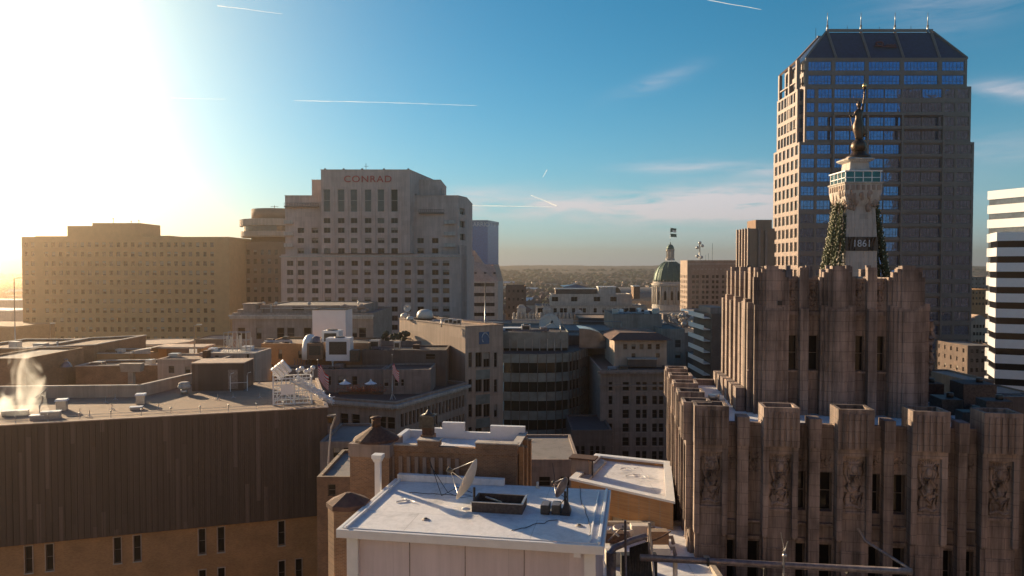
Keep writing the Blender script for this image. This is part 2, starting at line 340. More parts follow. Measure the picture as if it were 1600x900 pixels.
class Bld:
    def __init__(s, name, label, cat='building', org=(0, 0), rz=0, group=None):
        s.root = thing(name, label, cat, (org[0], org[1], 0), rz, group); s.rz = rz; s.o = Vector((org[0], org[1], 0)); s.w = []
        s.inv = Matrix.Rotation(-rz, 4, 'Z') @ Matrix.Translation(-s.o)
    def loc(s, p): return s.inv @ Vector(p)
    def px(s, px, py, Y): return s.loc(at(px, py, Y))
    def on(s, p0, p1, px, py):                       # pixel ray onto the upright plane through local p0, p1 -> (u, z)
        a = s.inv @ Vector((0, 0, H)); d = Matrix.Rotation(-s.rz, 4, 'Z') @ ray(px, py)
        p0, p1 = Vector((p0[0], p0[1], 0)), Vector((p1[0], p1[1], 0)); e = (p1 - p0).normalized(); n = Vector((e.y, -e.x, 0))
        t = (p0 - a).dot(n) / d.dot(n); q = a + d * t; return (q - p0).dot(e), q.z
    def holes(s, p0, p1, hs, depth, style, z0, z1, weights='aaabc', sub=False):
        L = (Vector(p1[:2]) - Vector(p0[:2])).length
        p0v = Vector((p0[0], p0[1], 0)); d = (Vector((p1[0], p1[1], 0)) - p0v).normalized(); inn = Vector((-d.y, d.x, 0)); ang = math.atan2(d.y, d.x)
        for u0, u1, a, b in (h[:4] for h in hs):
            if u0 > .01 and u1 < L - .01 and a > z0 + .01 and b < z1 - .01:
                q = p0v + d * (u0 + u1) / 2 + inn * (depth - .01); s.w.append((q.x, q.y, a, ang, u1 - u0, b - a, style, rnd.choice(weights), sub))
    def shell(s, pts, z0, z1, wall, roof='tar', holes={}, parapet=.9, th=.35, depth=.25, style='sash', name='wall', weights='aaabc', coping=None, roofname='roof', sub=False, rev=None):
        mb = MB(); n = len(pts)
        for i in range(n):
            p0, p1 = pts[i], pts[(i + 1) % n]; hs = holes.get(i, [])
            hs = [h if len(h) > 4 else (*h, style) for h in hs]
            panel(mb, p0, p1, z0, z1, hs, depth, 0, 1 if rev else 0)
            for st in {h[4] for h in hs}: s.holes(p0, p1, [h for h in hs if h[4] == st], depth, st, z0, z1, weights, sub)
        ins = inset(pts, th)
        if parapet > 0:
            for i in range(n):
                a, b, c, d = pts[i], pts[(i + 1) % n], ins[(i + 1) % n], ins[i]
                mb.face([(a[0], a[1], z1), (b[0], b[1], z1), (c[0], c[1], z1), (d[0], d[1], z1)], 0)
                mb.face([(d[0], d[1], z1 - parapet - .3), (d[0], d[1], z1), (c[0], c[1], z1), (c[0], c[1], z1 - parapet - .3)], 0)
        wl = mb.build(name, [wall, rev or wall], s.root)
        rf = MB().face([(p[0], p[1], z1 - parapet) for p in (ins if parapet > 0 else pts)]); rf.build(roofname, roof, s.root)
        if coping:
            cb = MB(); out = inset(pts, -.12); i2 = inset(pts, th + .08)
            for i in range(n):
                a, b, c, d = out[i], out[(i + 1) % n], i2[(i + 1) % n], i2[i]; q = [a, b, c, d]; cb.prism(q, z1 + .003, z1 + .18, 0)
            cb.build('coping', coping, s.root)
        return wl
    def rect(s, x0, x1, y0, y1, *a, **k): return s.shell([(x0, y0), (x1, y0), (x1, y1), (x0, y1)], *a, **k)
    def part(s, name, mats, mb, **k): return mb.build(name, mats, s.root, **k)
    def done(s, cap=100):
        cpos = s.inv @ Vector((0, 0, H)); s.w.sort(key=lambda q: (Vector(q[:3]) - cpos).length / (q[4] * q[5]) ** .5 if True else 0)
        rest = s.w[cap:]
        for x, y, z, ang, w_, h_, st, var, sub in s.w[:cap]:
            key = (round(w_, 2), round(h_, 2), st, var, sub)
            if key not in WMESH:
                mb, mats = winmesh(w_, h_, st, var); me = mb.build('window', mats); d = me.data; bpy.data.objects.remove(me); WMESH[key] = d
                if sub:
                    fb = MB(); t = .09
                    fb.box(-w_ / 2 - .12, w_ / 2 + .12, -.42, .0, -.16, -.003, 0); o2 = fb.build('sill', sub); WMESH[key + ('sill',)] = o2.data; bpy.data.objects.remove(o2)
            o = bpy.data.objects.new('window', WMESH[key]); C.objects.link(o); o.parent = s.root; o.location = (x, y, z); o.rotation_euler.z = ang
            if st == 'tower': o.rotation_euler = (rnd.uniform(-.01, .01), 0, ang + rnd.uniform(-.008, .008))
            if sub: o2 = bpy.data.objects.new('sill', WMESH[key + ('sill',)]); C.objects.link(o2); o2.parent = o
        if rest:
            big = {}
            mb = MB(); mats = []
            for x, y, z, ang, w_, h_, st, var, sub in rest:
                src, mm = winmesh(w_, h_, st, var); i = len(mb.v); T = Matrix.Translation((x, y, z)) @ Matrix.Rotation(ang + (rnd.uniform(-.008, .008) if st == 'tower' else 0), 4, 'Z') @ Matrix.Rotation(rnd.uniform(-.01, .01) if st == 'tower' else 0, 4, 'X')
                for q in mm:
                    if q not in mats: mats.append(q)
                mb.v += [tuple(T @ Vector(v)) for v in src.v]; mb.f += [tuple(i + k for k in f) for f in src.f]; mb.m += [mats.index(mm[k]) for k in src.m]; mb.sm += src.sm
            o = mb.build('window', mats, s.root); o['kind'] = 'stuff'
        return s
def grid(us, zs, w_, h_, *st):
    return [(u - w_ / 2, u + w_ / 2, z, z + h_, *st) for u in us for z in zs]
def lin(a, b, n): return [a + (b - a) * i / max(1, n - 1) for i in range(n)]
def text(s, name, mat, parent, loc, rot, size, depth=.05, ax='CENTER', sx=1.0, sp=1.0):
    cu = bpy.data.curves.new(name, 'FONT'); cu.body = s; cu.size = size; cu.extrude = depth; cu.align_x = ax; cu.space_character = sp; cu.resolution_u = 4
    o = bpy.data.objects.new(name, cu); C.objects.link(o); bpy.context.view_layer.update()
    me = bpy.data.meshes.new_from_object(o); bpy.data.objects.remove(o); me.materials.clear(); me.materials.append(MT[mat])
    o = bpy.data.objects.new(name, me); C.objects.link(o); o.parent = parent; o.location = loc; o.rotation_euler = rot; o.scale = (sx, 1, 1); return o
# ================================================================== SETTING
def sheet(name, mat, pts, z, kind='structure'):
    o = MB().face([(p[0], p[1], z) for p in pts]).build(name, mat); o['kind'] = kind; return o
sheet('ground', 'field', [(-9000, -1500), (9000, -1500), (9000, 9000), (-9000, 9000)], -.15)
sheet('city_ground', 'ground', [(-700, -500), (900, -500), (900, 1500), (-700, 1500)], -.05)
def road(a, b, wd, name='road'):
    a, b = Vector(a), Vector(b); d = (b - a).normalized(); n = Vector((-d.y, d.x)); q = wd / 2
    o = MB().face([(*(a - n * q), .0), (*(b - n * q), .0), (*(b + n * q), .0), (*(a + n * q), .0)]).build(name, 'asphalt'); o['kind'] = 'structure'
    mb = MB(); L = (b - a).length; u = 0
    while u < L - 4:
        for s in (-.12, .12): p = a + d * u + n * s; mb.face([(*(p - n * .07), .006), (*(p + d * 3 - n * .07), .006), (*(p + d * 3 + n * .07), .006), (*(p + n * .07), .006)])
        u += 7
    o2 = mb.build('road_markings', 'white_p'); o2['kind'] = 'structure'
    for s in (-1, 1):
        kb = MB(); p = a + n * s * (q + 1.6); ang = math.atan2(d.y, d.x); kb.T = Matrix.Translation((p.x, p.y, 0)) @ Matrix.Rotation(ang, 4, 'Z'); kb.box(0, L, -1.6, 1.6, -.04, .13); o3 = kb.build('pavement', 'paving'); o3['kind'] = 'structure'
road((14, 92), (1.5, 1400), 15)
road((-300, 74), (-26, 72), 11)
road((24, 96), (420, 110), 13, 'road')
# hills along the horizon
mb = MB(); N = 150; hx = lin(-5200, 5200, N)
def hz_(x, j): return 30 * math.sin(x / 900 + 1) * .25 + 14 * math.sin(x / 310 + j) * .3 + 8 * math.sin(x / 127 + 2 * j)
rows = []
for j, (y, hh) in enumerate(((2900, -2), (3300, 26), (3800, 52), (4400, 68), (5200, 60))):
    rows.append([(x, y + 120 * math.sin(x / 500 + j), hh + (hz_(x, j) * .25 + max(0, -x - 600) * .022 if hh > 0 else 0) * (hh / 70 + .2) + rnd.uniform(-1.2, 1.2)) for x in hx])
for j in range(4):
    for i in range(N - 1): mb.face([rows[j][i], rows[j][i + 1], rows[j + 1][i + 1], rows[j + 1][i]], 0)
o = mb.build('hills', 'wood_far'); o['kind'] = 'structure'
# bare woodland beyond the city: thousands of small irregular crowns in one object
mb = MB()
def crown(x, y, z, r, hgt):
    i = len(mb.v); n = 5
    for k, (rr, zz) in enumerate(((.55, .15), (1, .45), (.8, .8))):
        for a in range(n): t = a * 2 * math.pi / n + k + rnd.random(); q = r * rr * rnd.uniform(.7, 1.25); mb.v.append((x + q * math.cos(t), y + q * math.sin(t), z + hgt * (zz + rnd.uniform(-.08, .08))))
    mb.v.append((x, y, z + hgt * rnd.uniform(.95, 1.15)))
    mm = rnd.choice((0, 0, 1, 2))
    for k in range(2):
        for a in range(n): b = (a + 1) % n; mb.f.append((i + k * n + a, i + k * n + b, i + (k + 1) * n + b, i + (k + 1) * n + a)); mb.m.append(mm); mb.sm.append(False)
    for a in range(n): mb.f.append((i + 2 * n + a, i + 2 * n + (a + 1) % n, i + 3 * n)); mb.m.append(mm); mb.sm.append(False)
MT['tree_a'] = plain('bare_tree_grey_brown', (.10, .066, .082), .95, 0, .4, .3); MT['tree_b'] = plain('bare_tree_dark', (.06, .04, .05), .95, 0, .4, .3); MT['tree_c'] = plain('tree_evergreen', (.05, .06, .04), .95, 0, .4, .3)
for k in range(9500):
    Y = 820 + 2900 * (rnd.random() ** .8); X = rnd.uniform(-.72, .72) * Y
    if abs(X - 40) < 30 and Y < 900: continue
    if math.sin(X / 130 + Y / 300) + math.sin(Y / 90) > 1.0: continue
    z = 0 if Y < 3000 else (Y - 2900) / 400 * 20
    crown(X, Y, z, rnd.uniform(4, 8) * (1 + Y / 4000), rnd.uniform(8, 15))
for k in range(5000):
    X = rnd.uniform(-2800, 3000); Y = rnd.uniform(3100, 4400); i = min(3, max(0, int((Y - 2900) / 450))); hh = (0, 12, 34, 52)[i]; crown(X, Y, hh + max(0, -X - 600) * .012, 12, rnd.uniform(9, 16))
o = mb.build('woodland', ['tree_a', 'tree_b', 'tree_c'], None); tag(o, 'brown bare winter woodland spreading to the hills', 'woodland', None, 'stuff')
sheet('river', 'water', [(150, 1150), (520, 1180), (560, 1290), (170, 1240)], .1)
# small far houses and sheds among the trees
def small_house(name, label, cat, X, Y, w_, d_, h_, wall, roof, group=None, gable=True, chim=False):
    r = thing(name, label, cat, (X, Y, 0), rnd.uniform(-.5, .5), group)
    m1 = MB().box(-w_ / 2, w_ / 2, 0, d_, 0, h_); m1.build('wall', wall, r)
    m2 = MB(); e = .4
    if gable:
        m2.face([(-w_ / 2 - e, -e, h_), (w_ / 2 + e, -e, h_), (w_ / 2 + e, d_ / 2, h_ + d_ * .35), (-w_ / 2 - e, d_ / 2, h_ + d_ * .35)]).face([(-w_ / 2 - e, d_ + e, h_), (w_ / 2 + e, d_ + e, h_), (w_ / 2 + e, d_ / 2, h_ + d_ * .35), (-w_ / 2 - e, d_ / 2, h_ + d_ * .35)])
        for s in (-1, 1): m1 = MB().face([(s * w_ / 2, 0, h_), (s * w_ / 2, d_, h_), (s * w_ / 2, d_ / 2, h_ + d_ * .33)]); m1.build('gable', wall, r)
    else: m2.box(-w_ / 2 - e, w_ / 2 + e, -e, d_ + e, h_ + .002, h_ + .8)
    m2.build('roof', roof, r); return r
for k in range(46):
    Y = rnd.uniform(900, 2600); px = rnd.choice([rnd.uniform(780, 1035), rnd.uniform(780, 1035), rnd.uniform(0, 34), rnd.uniform(1522, 1542)]); X = (px - 800) / FPX * Y
    small_house('far_building', 'small pale low building far off among the bare trees', 'building', X, Y, rnd.uniform(14, 40), rnd.uniform(9, 16), rnd.uniform(8, 15), rnd.choice(['white_st', 'tan', 'brick_dk', 'white_p', 'beige']), rnd.choice(['mem_g', 'white_p', 'tar']), 'far buildings among the trees', rnd.random() < .5)

# haze: even, pale, over everything
def haze():
    mb = MB().box(-5600, 5600, -700, 6200, -1.5, 200); m = bpy.data.materials.new('haze_air'); m.use_nodes = True; t = m.node_tree; t.nodes.clear()
    v = t.nodes.new('ShaderNodeVolumePrincipled'); v.inputs['Color'].default_value = (*(1.0, .75, .55), 1); v.inputs['Density'].default_value = 0.00024; v.inputs['Anisotropy'].default_value = 0.91
    out = t.nodes.new('ShaderNodeOutputMaterial'); t.links.new(v.outputs[0], out.inputs['Volume']); o = mb.build('haze', m); o['kind'] = 'stuff'; tag(o, 'pale golden haze filling the air over the city', 'haze')
if 0.00024 > 0: haze()

# vapour trails high in the sky
def trail(pts, Y, r0, r1, label, a=.38):
    r0 *= .8; r1 *= .8
    m = Mt('vapour_trail', 1.0); t = m.t; tr = m.n('ShaderNodeBsdfTransparent'); mx = m.n('ShaderNodeMixShader'); g = m.n('ShaderNodeTexNoise'); g.inputs['Scale'].default_value = .004; m.l(m.tc.outputs['Object'], g.inputs['Vector'])
    lw = m.n('ShaderNodeLayerWeight'); lw.inputs[0].default_value = .35; f = m.math('MULTIPLY', m.math('SUBTRACT', 1.0, lw.outputs['Facing']), m.math('MULTIPLY', g.outputs[0], a * 1.6), True)
    m.l(f, mx.inputs[0]); m.l(tr.outputs[0], mx.inputs[1]); df = m.n('ShaderNodeBsdfDiffuse'); df.inputs[0].default_value = (.9, .92, .95, 1); tl = m.n('ShaderNodeBsdfTranslucent'); tl.inputs[0].default_value = (.95, .97, 1, 1); ms = m.n('ShaderNodeMixShader'); ms.inputs[0].default_value = .75; m.l(df.outputs[0], ms.inputs[1]); m.l(tl.outputs[0], ms.inputs[2]); m.l(ms.outputs[0], mx.inputs[2])
    m.l(mx.outputs[0], t.nodes['Material Output'].inputs[0])
    P = [at(x, y, Y) for x, y in pts]; q = []
    for i in range(len(P) - 1):
        for k in range(8): q.append(P[i].lerp(P[i + 1], k / 8) + Vector((0, rnd.uniform(-1, 1), rnd.uniform(-1, 1))) * r0 * .35)
    q.append(P[-1]); o = MB().tube(q, r0, 8, 0, r1).build('vapour_trail', m.m); tag(o, label, 'vapour trail')
trail([(340, 9), (390, 15), (442, 22)], 9000, 9, 3, 'short white vapour trail at the top of the sky left of centre')
trail([(460, 157), (600, 160), (745, 165)], 9000, 7, 3, 'long thin white vapour trail level above the tall hotel')
trail([(268, 153), (300, 154), (352, 155)], 9000, 4, 2, 'faint broken vapour trail in the bright sky near the sun', .5)
trail([(728, 321), (790, 322), (862, 323)], 9000, 9, 5, 'bright level vapour trail beside the hotel top, running into the cloud bank')
trail([(829, 305), (850, 313), (870, 322)], 9000, 8, 16, 'short thick vapour trail slanting down into the cloud bank')
trail([(855, 265), (848, 277)], 9000, 7, 3, 'tiny upright vapour trail high over the far green dome side')
trail([(1105, 0), (1190, 15)], 9000, 7, 4, 'faint vapour trail at the top edge left of the tallest tower', .4)

# ================================================================== FAR TOWERS
def P2(B, px, py, Y): q = B.px(px, py, Y); return (q.x, q.y)
# dark-blue glass hotel slab
b = Bld('glass_hotel', 'tall dark blue glass hotel slab far behind the limestone hotel', 'building', (at(722, 400, 885).x, 885))
X1 = at(762, 400, 885).x - b.o.x; X2 = at(779, 345, 930).x - b.o.x; zt = at(760, 344, 885).z
pts = [(-60, 0), (X1, 0), (X2, 40), (-60, 40)]
mb = MB(); 
for i in range(4): panel(mb, pts[i], pts[(i + 1) % 4], 0, zt - 4, [], 0, 0)
mb.build('wall', 'glm', b.root); MB().prism(inset(pts, -.4), zt - 4.002, zt, 0).build('parapet', 'blue', b.root)
text('JW MARRIOTT', 'sign', 'silver', b.root, (-3, -.6, zt - 7.5), (R(90), 0, 0), 7.2, .1, 'LEFT', .95)
fl = MB()
for k in range(24): fl.box(-60, X1 + .05, -.12, -.02, zt - 12 - k * 3.9, zt - 11.6 - k * 3.9)
fl.build('floor_line', 'glm', b.root); b.done()

# office with steep sloping roof and ribbon windows
b = Bld('sloped_roof_office', 'pale office block with steep sloping end roof and dark ribbon windows', 'building', (at(700, 400, 330).x, 330))
x1 = at(785, 440, 330).x - b.o.x; zt = at(760, 440, 330).z; xa = at(755, 440, 330).x - b.o.x
hs = [(x1 * .45, x1 - 3.5, zt - 2.2 - 4.45 * k, zt - .6 - 4.45 * k, 'grid') for k in range(8)]
hs = [h for h in hs]
b.shell([(0, 0), (x1 - 2, 0), (x1, 22), (0, 22)], 0, zt, 'white_st', 'tar', {0: hs}, 0, depth=.5)
za = at(745, 390, 330).z; zb = at(780, 413, 335).z
mb = MB(); q = [(0, .0, zt), (x1 - 2, 0, zt)]; xl = at(740, 390, 336).x - b.o.x
mb.face([(0, 0, zt + .01), (x1 - 2, 0, zt + .01), (x1 - 4, 8, zb), (xa, 8, zb), (xl, 12, za), (0, 12, za)]).face([(x1 - 2, 0, zt + .01), (x1, 22, zt + .01), (x1 - 2, 22, zb), (x1 - 4, 8, zb)])
mb.face([(0, 12, za), (xl, 12, za), (xl, 22, za), (0, 22, za)]).face([(xl, 12, za), (xa, 8, zb), (xa, 22, zb), (xl, 22, za)]).face([(xa, 8, zb), (x1 - 4, 8, zb), (x1 - 2, 22, zb), (xa, 22, zb)])
mb.build('roof', 'tan', b.root)
for k in range(3):
    v = MB().box(-.5, .5, -.6, .5, 0, .8); q = (x1 * .5 + k * 4.3, 3.5, zt + (zb - zt) * .44); v.build('roof_vent', 'steel_d', b.root, loc=q)
b.done()
# dark block right of it
b = Bld('dark_office', 'dark brown flat office block right of the sloping roof office', 'building', (at(790, 450, 420).x, 420)); x1 = at(822, 450, 420).x - b.o.x; zt = at(800, 446, 420).z
b.rect(0, x1, 0, 20, 0, zt, 'brick_dk', 'tar', {0: grid(lin(2, x1 - 2, 4), lin(zt - 18, zt - 4, 4), 1.2, 1.6)}); b.done()

# round revolving-restaurant tower
b = Bld('round_restaurant_tower', 'round revolving restaurant on a tower behind the brick office, beside the hotel', 'building', (at(432, 340, 385).x, 385))
q = 385 / FPX; zf = lambda y: at(432, y, 385).z
MB().lathe([(12.5, 0), (12.5, zf(372))], n=32).build('shaft', 'hyatt_d', b.root)
MB().lathe([(17.2, zf(372)), (17.6, zf(370)), (17.6, zf(363))], n=40, sm=False).build('lower_band', 'tan', b.root)
MB().lathe([(16.6, zf(363)), (16.6, zf(355))], n=40, sm=False).build('window_band', 'gl2', b.root)
MB().lathe([(18.2, zf(355)), (18.2, zf(345)), (17.8, zf(344.5))], n=40, sm=False).build('upper_band', 'tan', b.root)
MB().lathe([(12.4, zf(344.5)), (12.4, zf(328))], n=32).build('drum', 'hyatt_d', b.root)
MB().tube([(-1, 0, zf(328)), (-1, 0, zf(321))], .15).tube([(-3, 0, zf(323)), (1, 0, zf(323))], .12).build('antenna', 'steel_d', b.root)

# brick office on the left
b = Bld('brick_office', 'wide tan brick office block with a stepped roofline and rows of small square windows', 'building', (at(34, 400, 350).x, 350))
W_ = at(358, 400, 350).x - b.o.x; zt = at(200, 370, 350).z
us = [at(px, 450, 350).x - b.o.x for px in [73 + 11.25 * k for k in range(24)]] + [at(px, 450, 350).x - b.o.x for px in (42, 52)]
zs = [at(200, y, 350).z for y in [386 + 14.7 * k for k in range(12)]]
b.rect(0, W_, 0, 40, 0, zt, 'hyatt', 'tar', {0: grid(us, zs, 1.75, 2.2)}, depth=.35, weights='aabbccd')
for x0, x1, y in ((108, 147.3, 353), (147, 221, 348.5), (240, 268, 368.3), (58, 108, 369)):
    a, c = at(x0, y, 353).x - b.o.x, at(x1, y, 353).x - b.o.x; mb = MB().box(a, c, 1.5 + (x0 % 3) * .01, 22, zt - .5, at(x0, y, 352).z); mb.build('roof_block', 'hyatt', b.root)
for px, hh in ((177, 2.2), (205, .9), (217, 1.2)):
    q = at(px, 348, 353).x - b.o.x; MB().tube([(q, 3, at(px, 348.5, 352).z), (q, 3, at(px, 348.5, 352).z + hh)], .12).ball((q, 3, at(px, 348.5, 352).z + hh), .3).build('antenna', 'steel_d', b.root)
b.done()
b = Bld('brick_office_wing', 'darker brick office wing set back between the tan brick office and the hotel', 'building', (at(357, 400, 372).x, 372)); W_ = at(462, 400, 372).x - b.o.x; zt = at(400, 378, 372).z
b.rect(0, W_, 0, 12.5, 0, zt, 'hyatt_d', 'tar', {0: grid([at(px, 450, 372).x - b.o.x for px in range(366, 440, 11)], [at(200, y, 372).z for y in [398 + 14.7 * k for k in range(7)]], 1.7, 2.6)}, depth=.35); b.done()

# limestone hotel with stepped top
b = Bld('limestone_hotel', 'tall stepped limestone hotel with red letters on its top storey', 'hotel', (at(439, 400, 246).x, 246))
lx = lambda px, Y=246: at(px, 400, Y).x - b.o.x
lz = lambda py, Y=246: at(600, py, Y).z
zb = lz(397.5); cols = [453, 470, 492, 512, 533, 554, 574, 595, 616, 637, 657, 680, 697]
rows = [411.5 + 14.3 * k for k in range(9)]
x7 = lx(718); xr = at(731, 397, 262).x - b.o.x
hs = grid([lx(c) for c in cols], [lz(r + 4) for r in rows], 2.15, 1.75)
b.shell([(0, 0), (x7, 0), (xr, 7), (xr + 1, 40), (0, 40)], 0, zb, 'conrad', 'mem_g', {0: hs, 1: grid([2.2, 5.4], [lz(r + 4) for r in rows], .8, 1.9)}, .9, depth=.35, style='pair', weights='aabc')
z2 = lz(306, 250)
def hg(px, r, w_=2.15, h_=1.75, st='pair', Y=250): return (at(px, r, Y).x - b.o.x - m0 - w_ / 2, at(px, r, Y).x - b.o.x - m0 + w_ / 2, lz(r + 4, Y), lz(r + 4, Y) + h_, st)
# middle block: wings
m0 = lx(446, 250)
m1 = lx(716, 250)
rws = [343, 360, 376, 392]
wl = [hg(px, r) for px in (470, 492) for r in rws[1:]] + [hg(px, r) for px in (657, 680) for r in rws[2:]]
b.shell([(m0 + 0, 4), (m1, 4), (m1 + 2.4, 11), (m1 + 3, 38), (m0, 38)], zb - .9, z2, 'conrad', 'mem_g', {0: wl, 1: [(1.5, 5.8, lz(y + 5, 252), lz(y - 5, 252), 'pair') for y in (330, 350, 370, 388)]}, .9, depth=.6, name='wing_wall', roofname='wing_roof', coping='conrad')
# projecting centre with the tall arched windows
c0, c1 = lx(503), lx(641); z3 = lz(266)
def hc(px, r, w_=2.2, h_=1.75, st='pair'): u = lx(px) - c0; return (u - w_ / 2, u + w_ / 2, lz(r + 4), lz(r + 4) + h_, st)
cc = [512, 534, 554, 576, 596, 617, 637.0]
hs = [hc(p, r) for p in cc[:6] for r in (345, 360, 376, 392)] + [(lx(p) - c0 - 1.1, lx(p) - c0 + 1.1, lz(331), lz(296), 'light') for p in cc[:6]]
b.shell([(c0, -.6), (c1, -.6), (lx(684, 278), 34), (c0, 34)], zb + .3, z3, 'conrad', 'mem_g', {0: hs, 1: [(6 + 4 * k, 7.8 + 4 * k, lz(331), lz(300), 'light') for k in range(6)]}, .8, depth=.4, name='tower_wall', roofname='tower_roof', style='pair', coping='conrad')
pil = MB()
for a, c in zip(cc[:-1], cc[1:]): m_ = lx((a + c) / 2); pil.box(m_ - .28, m_ + .28, -.95, -.605, zb + .35, lz(293))
pil.build('pilaster', 'conrad', b.root)
pil = MB()
for a, c in zip(cols[:-1], cols[1:]): m_ = lx((a + c) / 2); pil.box(m_ - .3, m_ + .3, -.3, -.004, 20, zb - 1.4)
for k in range(5): pil.box(xr + .003 - k * .35 - .4, xr + .2 - k * .35, 5.6 - k * 1.45, 6.2 - k * 1.45, 20, zb + 3)
pil.build('pilaster', 'conrad', b.root)
MB().box(-.4, x7 + .3, -.42, .3, zb - .95, zb - .55).build('cornice', 'white_st', b.root)
z4 = lz(281.5, 256)
b.rect(lx(488, 256), lx(691, 262), 10, 33, z2 - .9, z4, 'conrad', 'mem_g', {1: [(3, 6, z4 - 6, z4 - 2.2, 'pair'), (9, 12, z4 - 6, z4 - 2.2, 'pair')]}, .5, name='upper_wall', roofname='upper_roof', coping='conrad')
# balconies at both shoulders
for xa, xb in ((lx(446, 250) - .1, lx(459, 250)), (lx(694, 250), lx(712, 250))):
    for y in (349, 367, 385):
        k = MB().box(xa, xb, 2.7, 3.99, lz(y, 250) - .25, lz(y, 250)).box(xa, xb, 2.7, 2.8, lz(y, 250) + .001, lz(y, 250) + 1); k.build('balcony', 'white_st', b.root)
for xa, xb, y in ((lx(446, 250), lx(499, 250), 322), (lx(655, 250), lx(694, 250), 332)):
    k = MB()
    k.box(xa, xb, 3.0, 3.2, lz(y, 250) + .9, lz(y, 250) + 1.0)
    n = 14
    for i in range(n): q = xa + (xb - xa) * i / (n - 1); k.box(q, q + .08, 3.05, 3.15, lz(y, 250), lz(y, 250) + .9)
    k.box(xa, xb, 2.9, 3.99, lz(y, 250) - .5, lz(y, 250)); k.build('terrace_railing', 'frame', b.root)
text('CONRAD', 'sign', 'red', b.root, (lx(576), -.75, lz(285)), (R(90), 0, 0), 3.1, .12, 'CENTER', 1.12, 1.12)
k = MB()
for px in (508, 537, 566, 600, 638): k.box(lx(px) - .3, lx(px) + .3, .6, 1.2, z3 + .18, z3 + .7)
k.tube([(lx(568), 5, z3 - 1), (lx(568), 5, z3 + 3)], .08).tube([(lx(565), 5, z3 + 2), (lx(572), 5, z3 + 2)], .06); k.build('roof_antenna', 'steel_d', b.root)
b.done()

# classical dome
b = Bld('domed_capitol', 'pale stone capitol drum with a green copper dome, lantern and two flags', 'capitol', (at(1047, 440, 605).x, 605)); q = 605 / FPX; Z = lambda y: at(1047, y, 605).z
MB().box(-15.5, 15.5, -15, 15, 0, Z(484)).box(-40, 40, -10, 12, 0, Z(497)).build('base', 'white_st', b.root)
MB().lathe([(14.6, Z(484) + .01), (14.6, Z(476)), (13.6, Z(475)), (13.6, Z(447)), (14.9, Z(446)), (14.9, Z(442.5)), (13.9, Z(442)), (13.9, Z(439.6))], n=40, sm=False).build('drum', 'white_st', b.root)
k = MB()
for a in range(16):
    t = a * math.pi / 8 + .1
    for dt in (-.07, .07): k.cyl(14.3 * math.cos(t + dt), 14.3 * math.sin(t + dt), Z(474.6), Z(447.4), .55, .48, 8)
k.build('columns', 'white_st', b.root)
for a in range(16):
    t = a * math.pi / 8 + .1 + math.pi / 16; w_ = MB().box(-.9, .9, -.1, .1, Z(468), Z(456)).box(-.5, .5, -.1, .1, Z(456) + .001, Z(454)); 
    if math.sin(t) < .3: w_.build('window', 'gl', b.root, loc=(13.62 * math.cos(t), 13.62 * math.sin(t), 0), rz=t + math.pi / 2)
k = MB()
for a in range(32): t = a * math.pi / 16; k.box(-.35, .35, -.35, .35, 0, 1.4) if 0 else k.cyl(14.1 * math.cos(t), 14.1 * math.sin(t), Z(439.6), Z(437), .3, .15, 5)
k.build('balustrade', 'white_st', b.root)
rr = 13.4; prof = [(rr * math.cos(t), Z(440) + 17.2 * math.sin(t)) for t in [R(d) for d in range(0, 78, 6)]]
MB().lathe(prof, n=48).build('dome', 'copper', b.root)
k = MB()
for a in range(16):
    t = a * math.pi / 8; k.tube([((r_ + .12) * math.cos(t), (r_ + .12) * math.sin(t), z_) for r_, z_ in prof], .28, 5)
k.build('dome_rib', 'dome_rib', b.root)
k = MB().lathe([(3.6, Z(407)), (3.6, Z(404)), (2.4, Z(403.6)), (2.4, Z(392)), (3.5, Z(391.4)), (3.5, Z(389.5))], n=20, sm=False)
for a in range(8): t = a * math.pi / 4; k.cyl(3 * math.cos(t), 3 * math.sin(t), Z(403.5), Z(391.5), .3, n=6)
k.build('lantern', 'white_st', b.root)
MB().lathe([(3.1 * math.cos(R(d)), Z(389.4) + 4.1 * math.sin(R(d))) for d in range(0, 86, 12)] + [(.3, Z(381)), (.5, Z(379.5)), (.1, Z(378))], n=20).build('lantern_cap', 'copper', b.root)
def flag(label, base, h_, fl, wd, ht, cols_, z_of=None, group=None, sag=.0, polew=.06, rz=0):
    f = thing('flag', label, 'flag', base, rz, group); MB().tube([(0, 0, 0), (0, 0, h_)], polew, 8, 0, polew * .6).ball((0, 0, h_), polew * 2.2).build('pole', 'steel', f)
    m = MB(); NX, NZ = 12, 13; z1 = fl
    def pt(i, j): u, v = i / NX, j / NZ; return (u * wd * (1 - .45 * sag) + .05, .28 * wd * math.sin(u * 7 + v * 2) * u ** .7 * .5, z1 - v * ht - u * ht * sag * (1.2 + .3 * math.sin(v * 3)) + .06 * ht * math.sin(u * 6))
    for i in range(NX):
        for j in range(NZ): m.face([pt(i, j), pt(i + 1, j), pt(i + 1, j + 1), pt(i, j + 1)], cols_(i / NX, j))
    m.build('cloth', ['flag_r', 'flag_w', 'flag_b', 'flag_g'], f); return f
us_ = lambda u, j: 2 if (u < .1 and j < 2) else (0 if j % 2 == 0 else 1)
flag('green and white flag, upper of the two on the dome pole', (b.o.x, b.o.y, Z(378)), 11.5, 11.2, 5, 3.4, lambda u, j: 3 if j < 6 or u < .3 else 1, polew=.12)
f = thing('flag', 'dark flag, lower of the two on the dome pole', 'flag', (b.o.x, b.o.y, Z(378)), 0); m = MB()
for i in range(8):
    p_ = lambda i, z: (.2 + i * .62, .5 * math.sin(i * .9), z - i * .05); m.face([p_(i, 6.9), p_(i + 1, 6.9), p_(i + 1, 4.2), p_(i, 4.2)], 0)
m.build('cloth', 'flag_g', f)

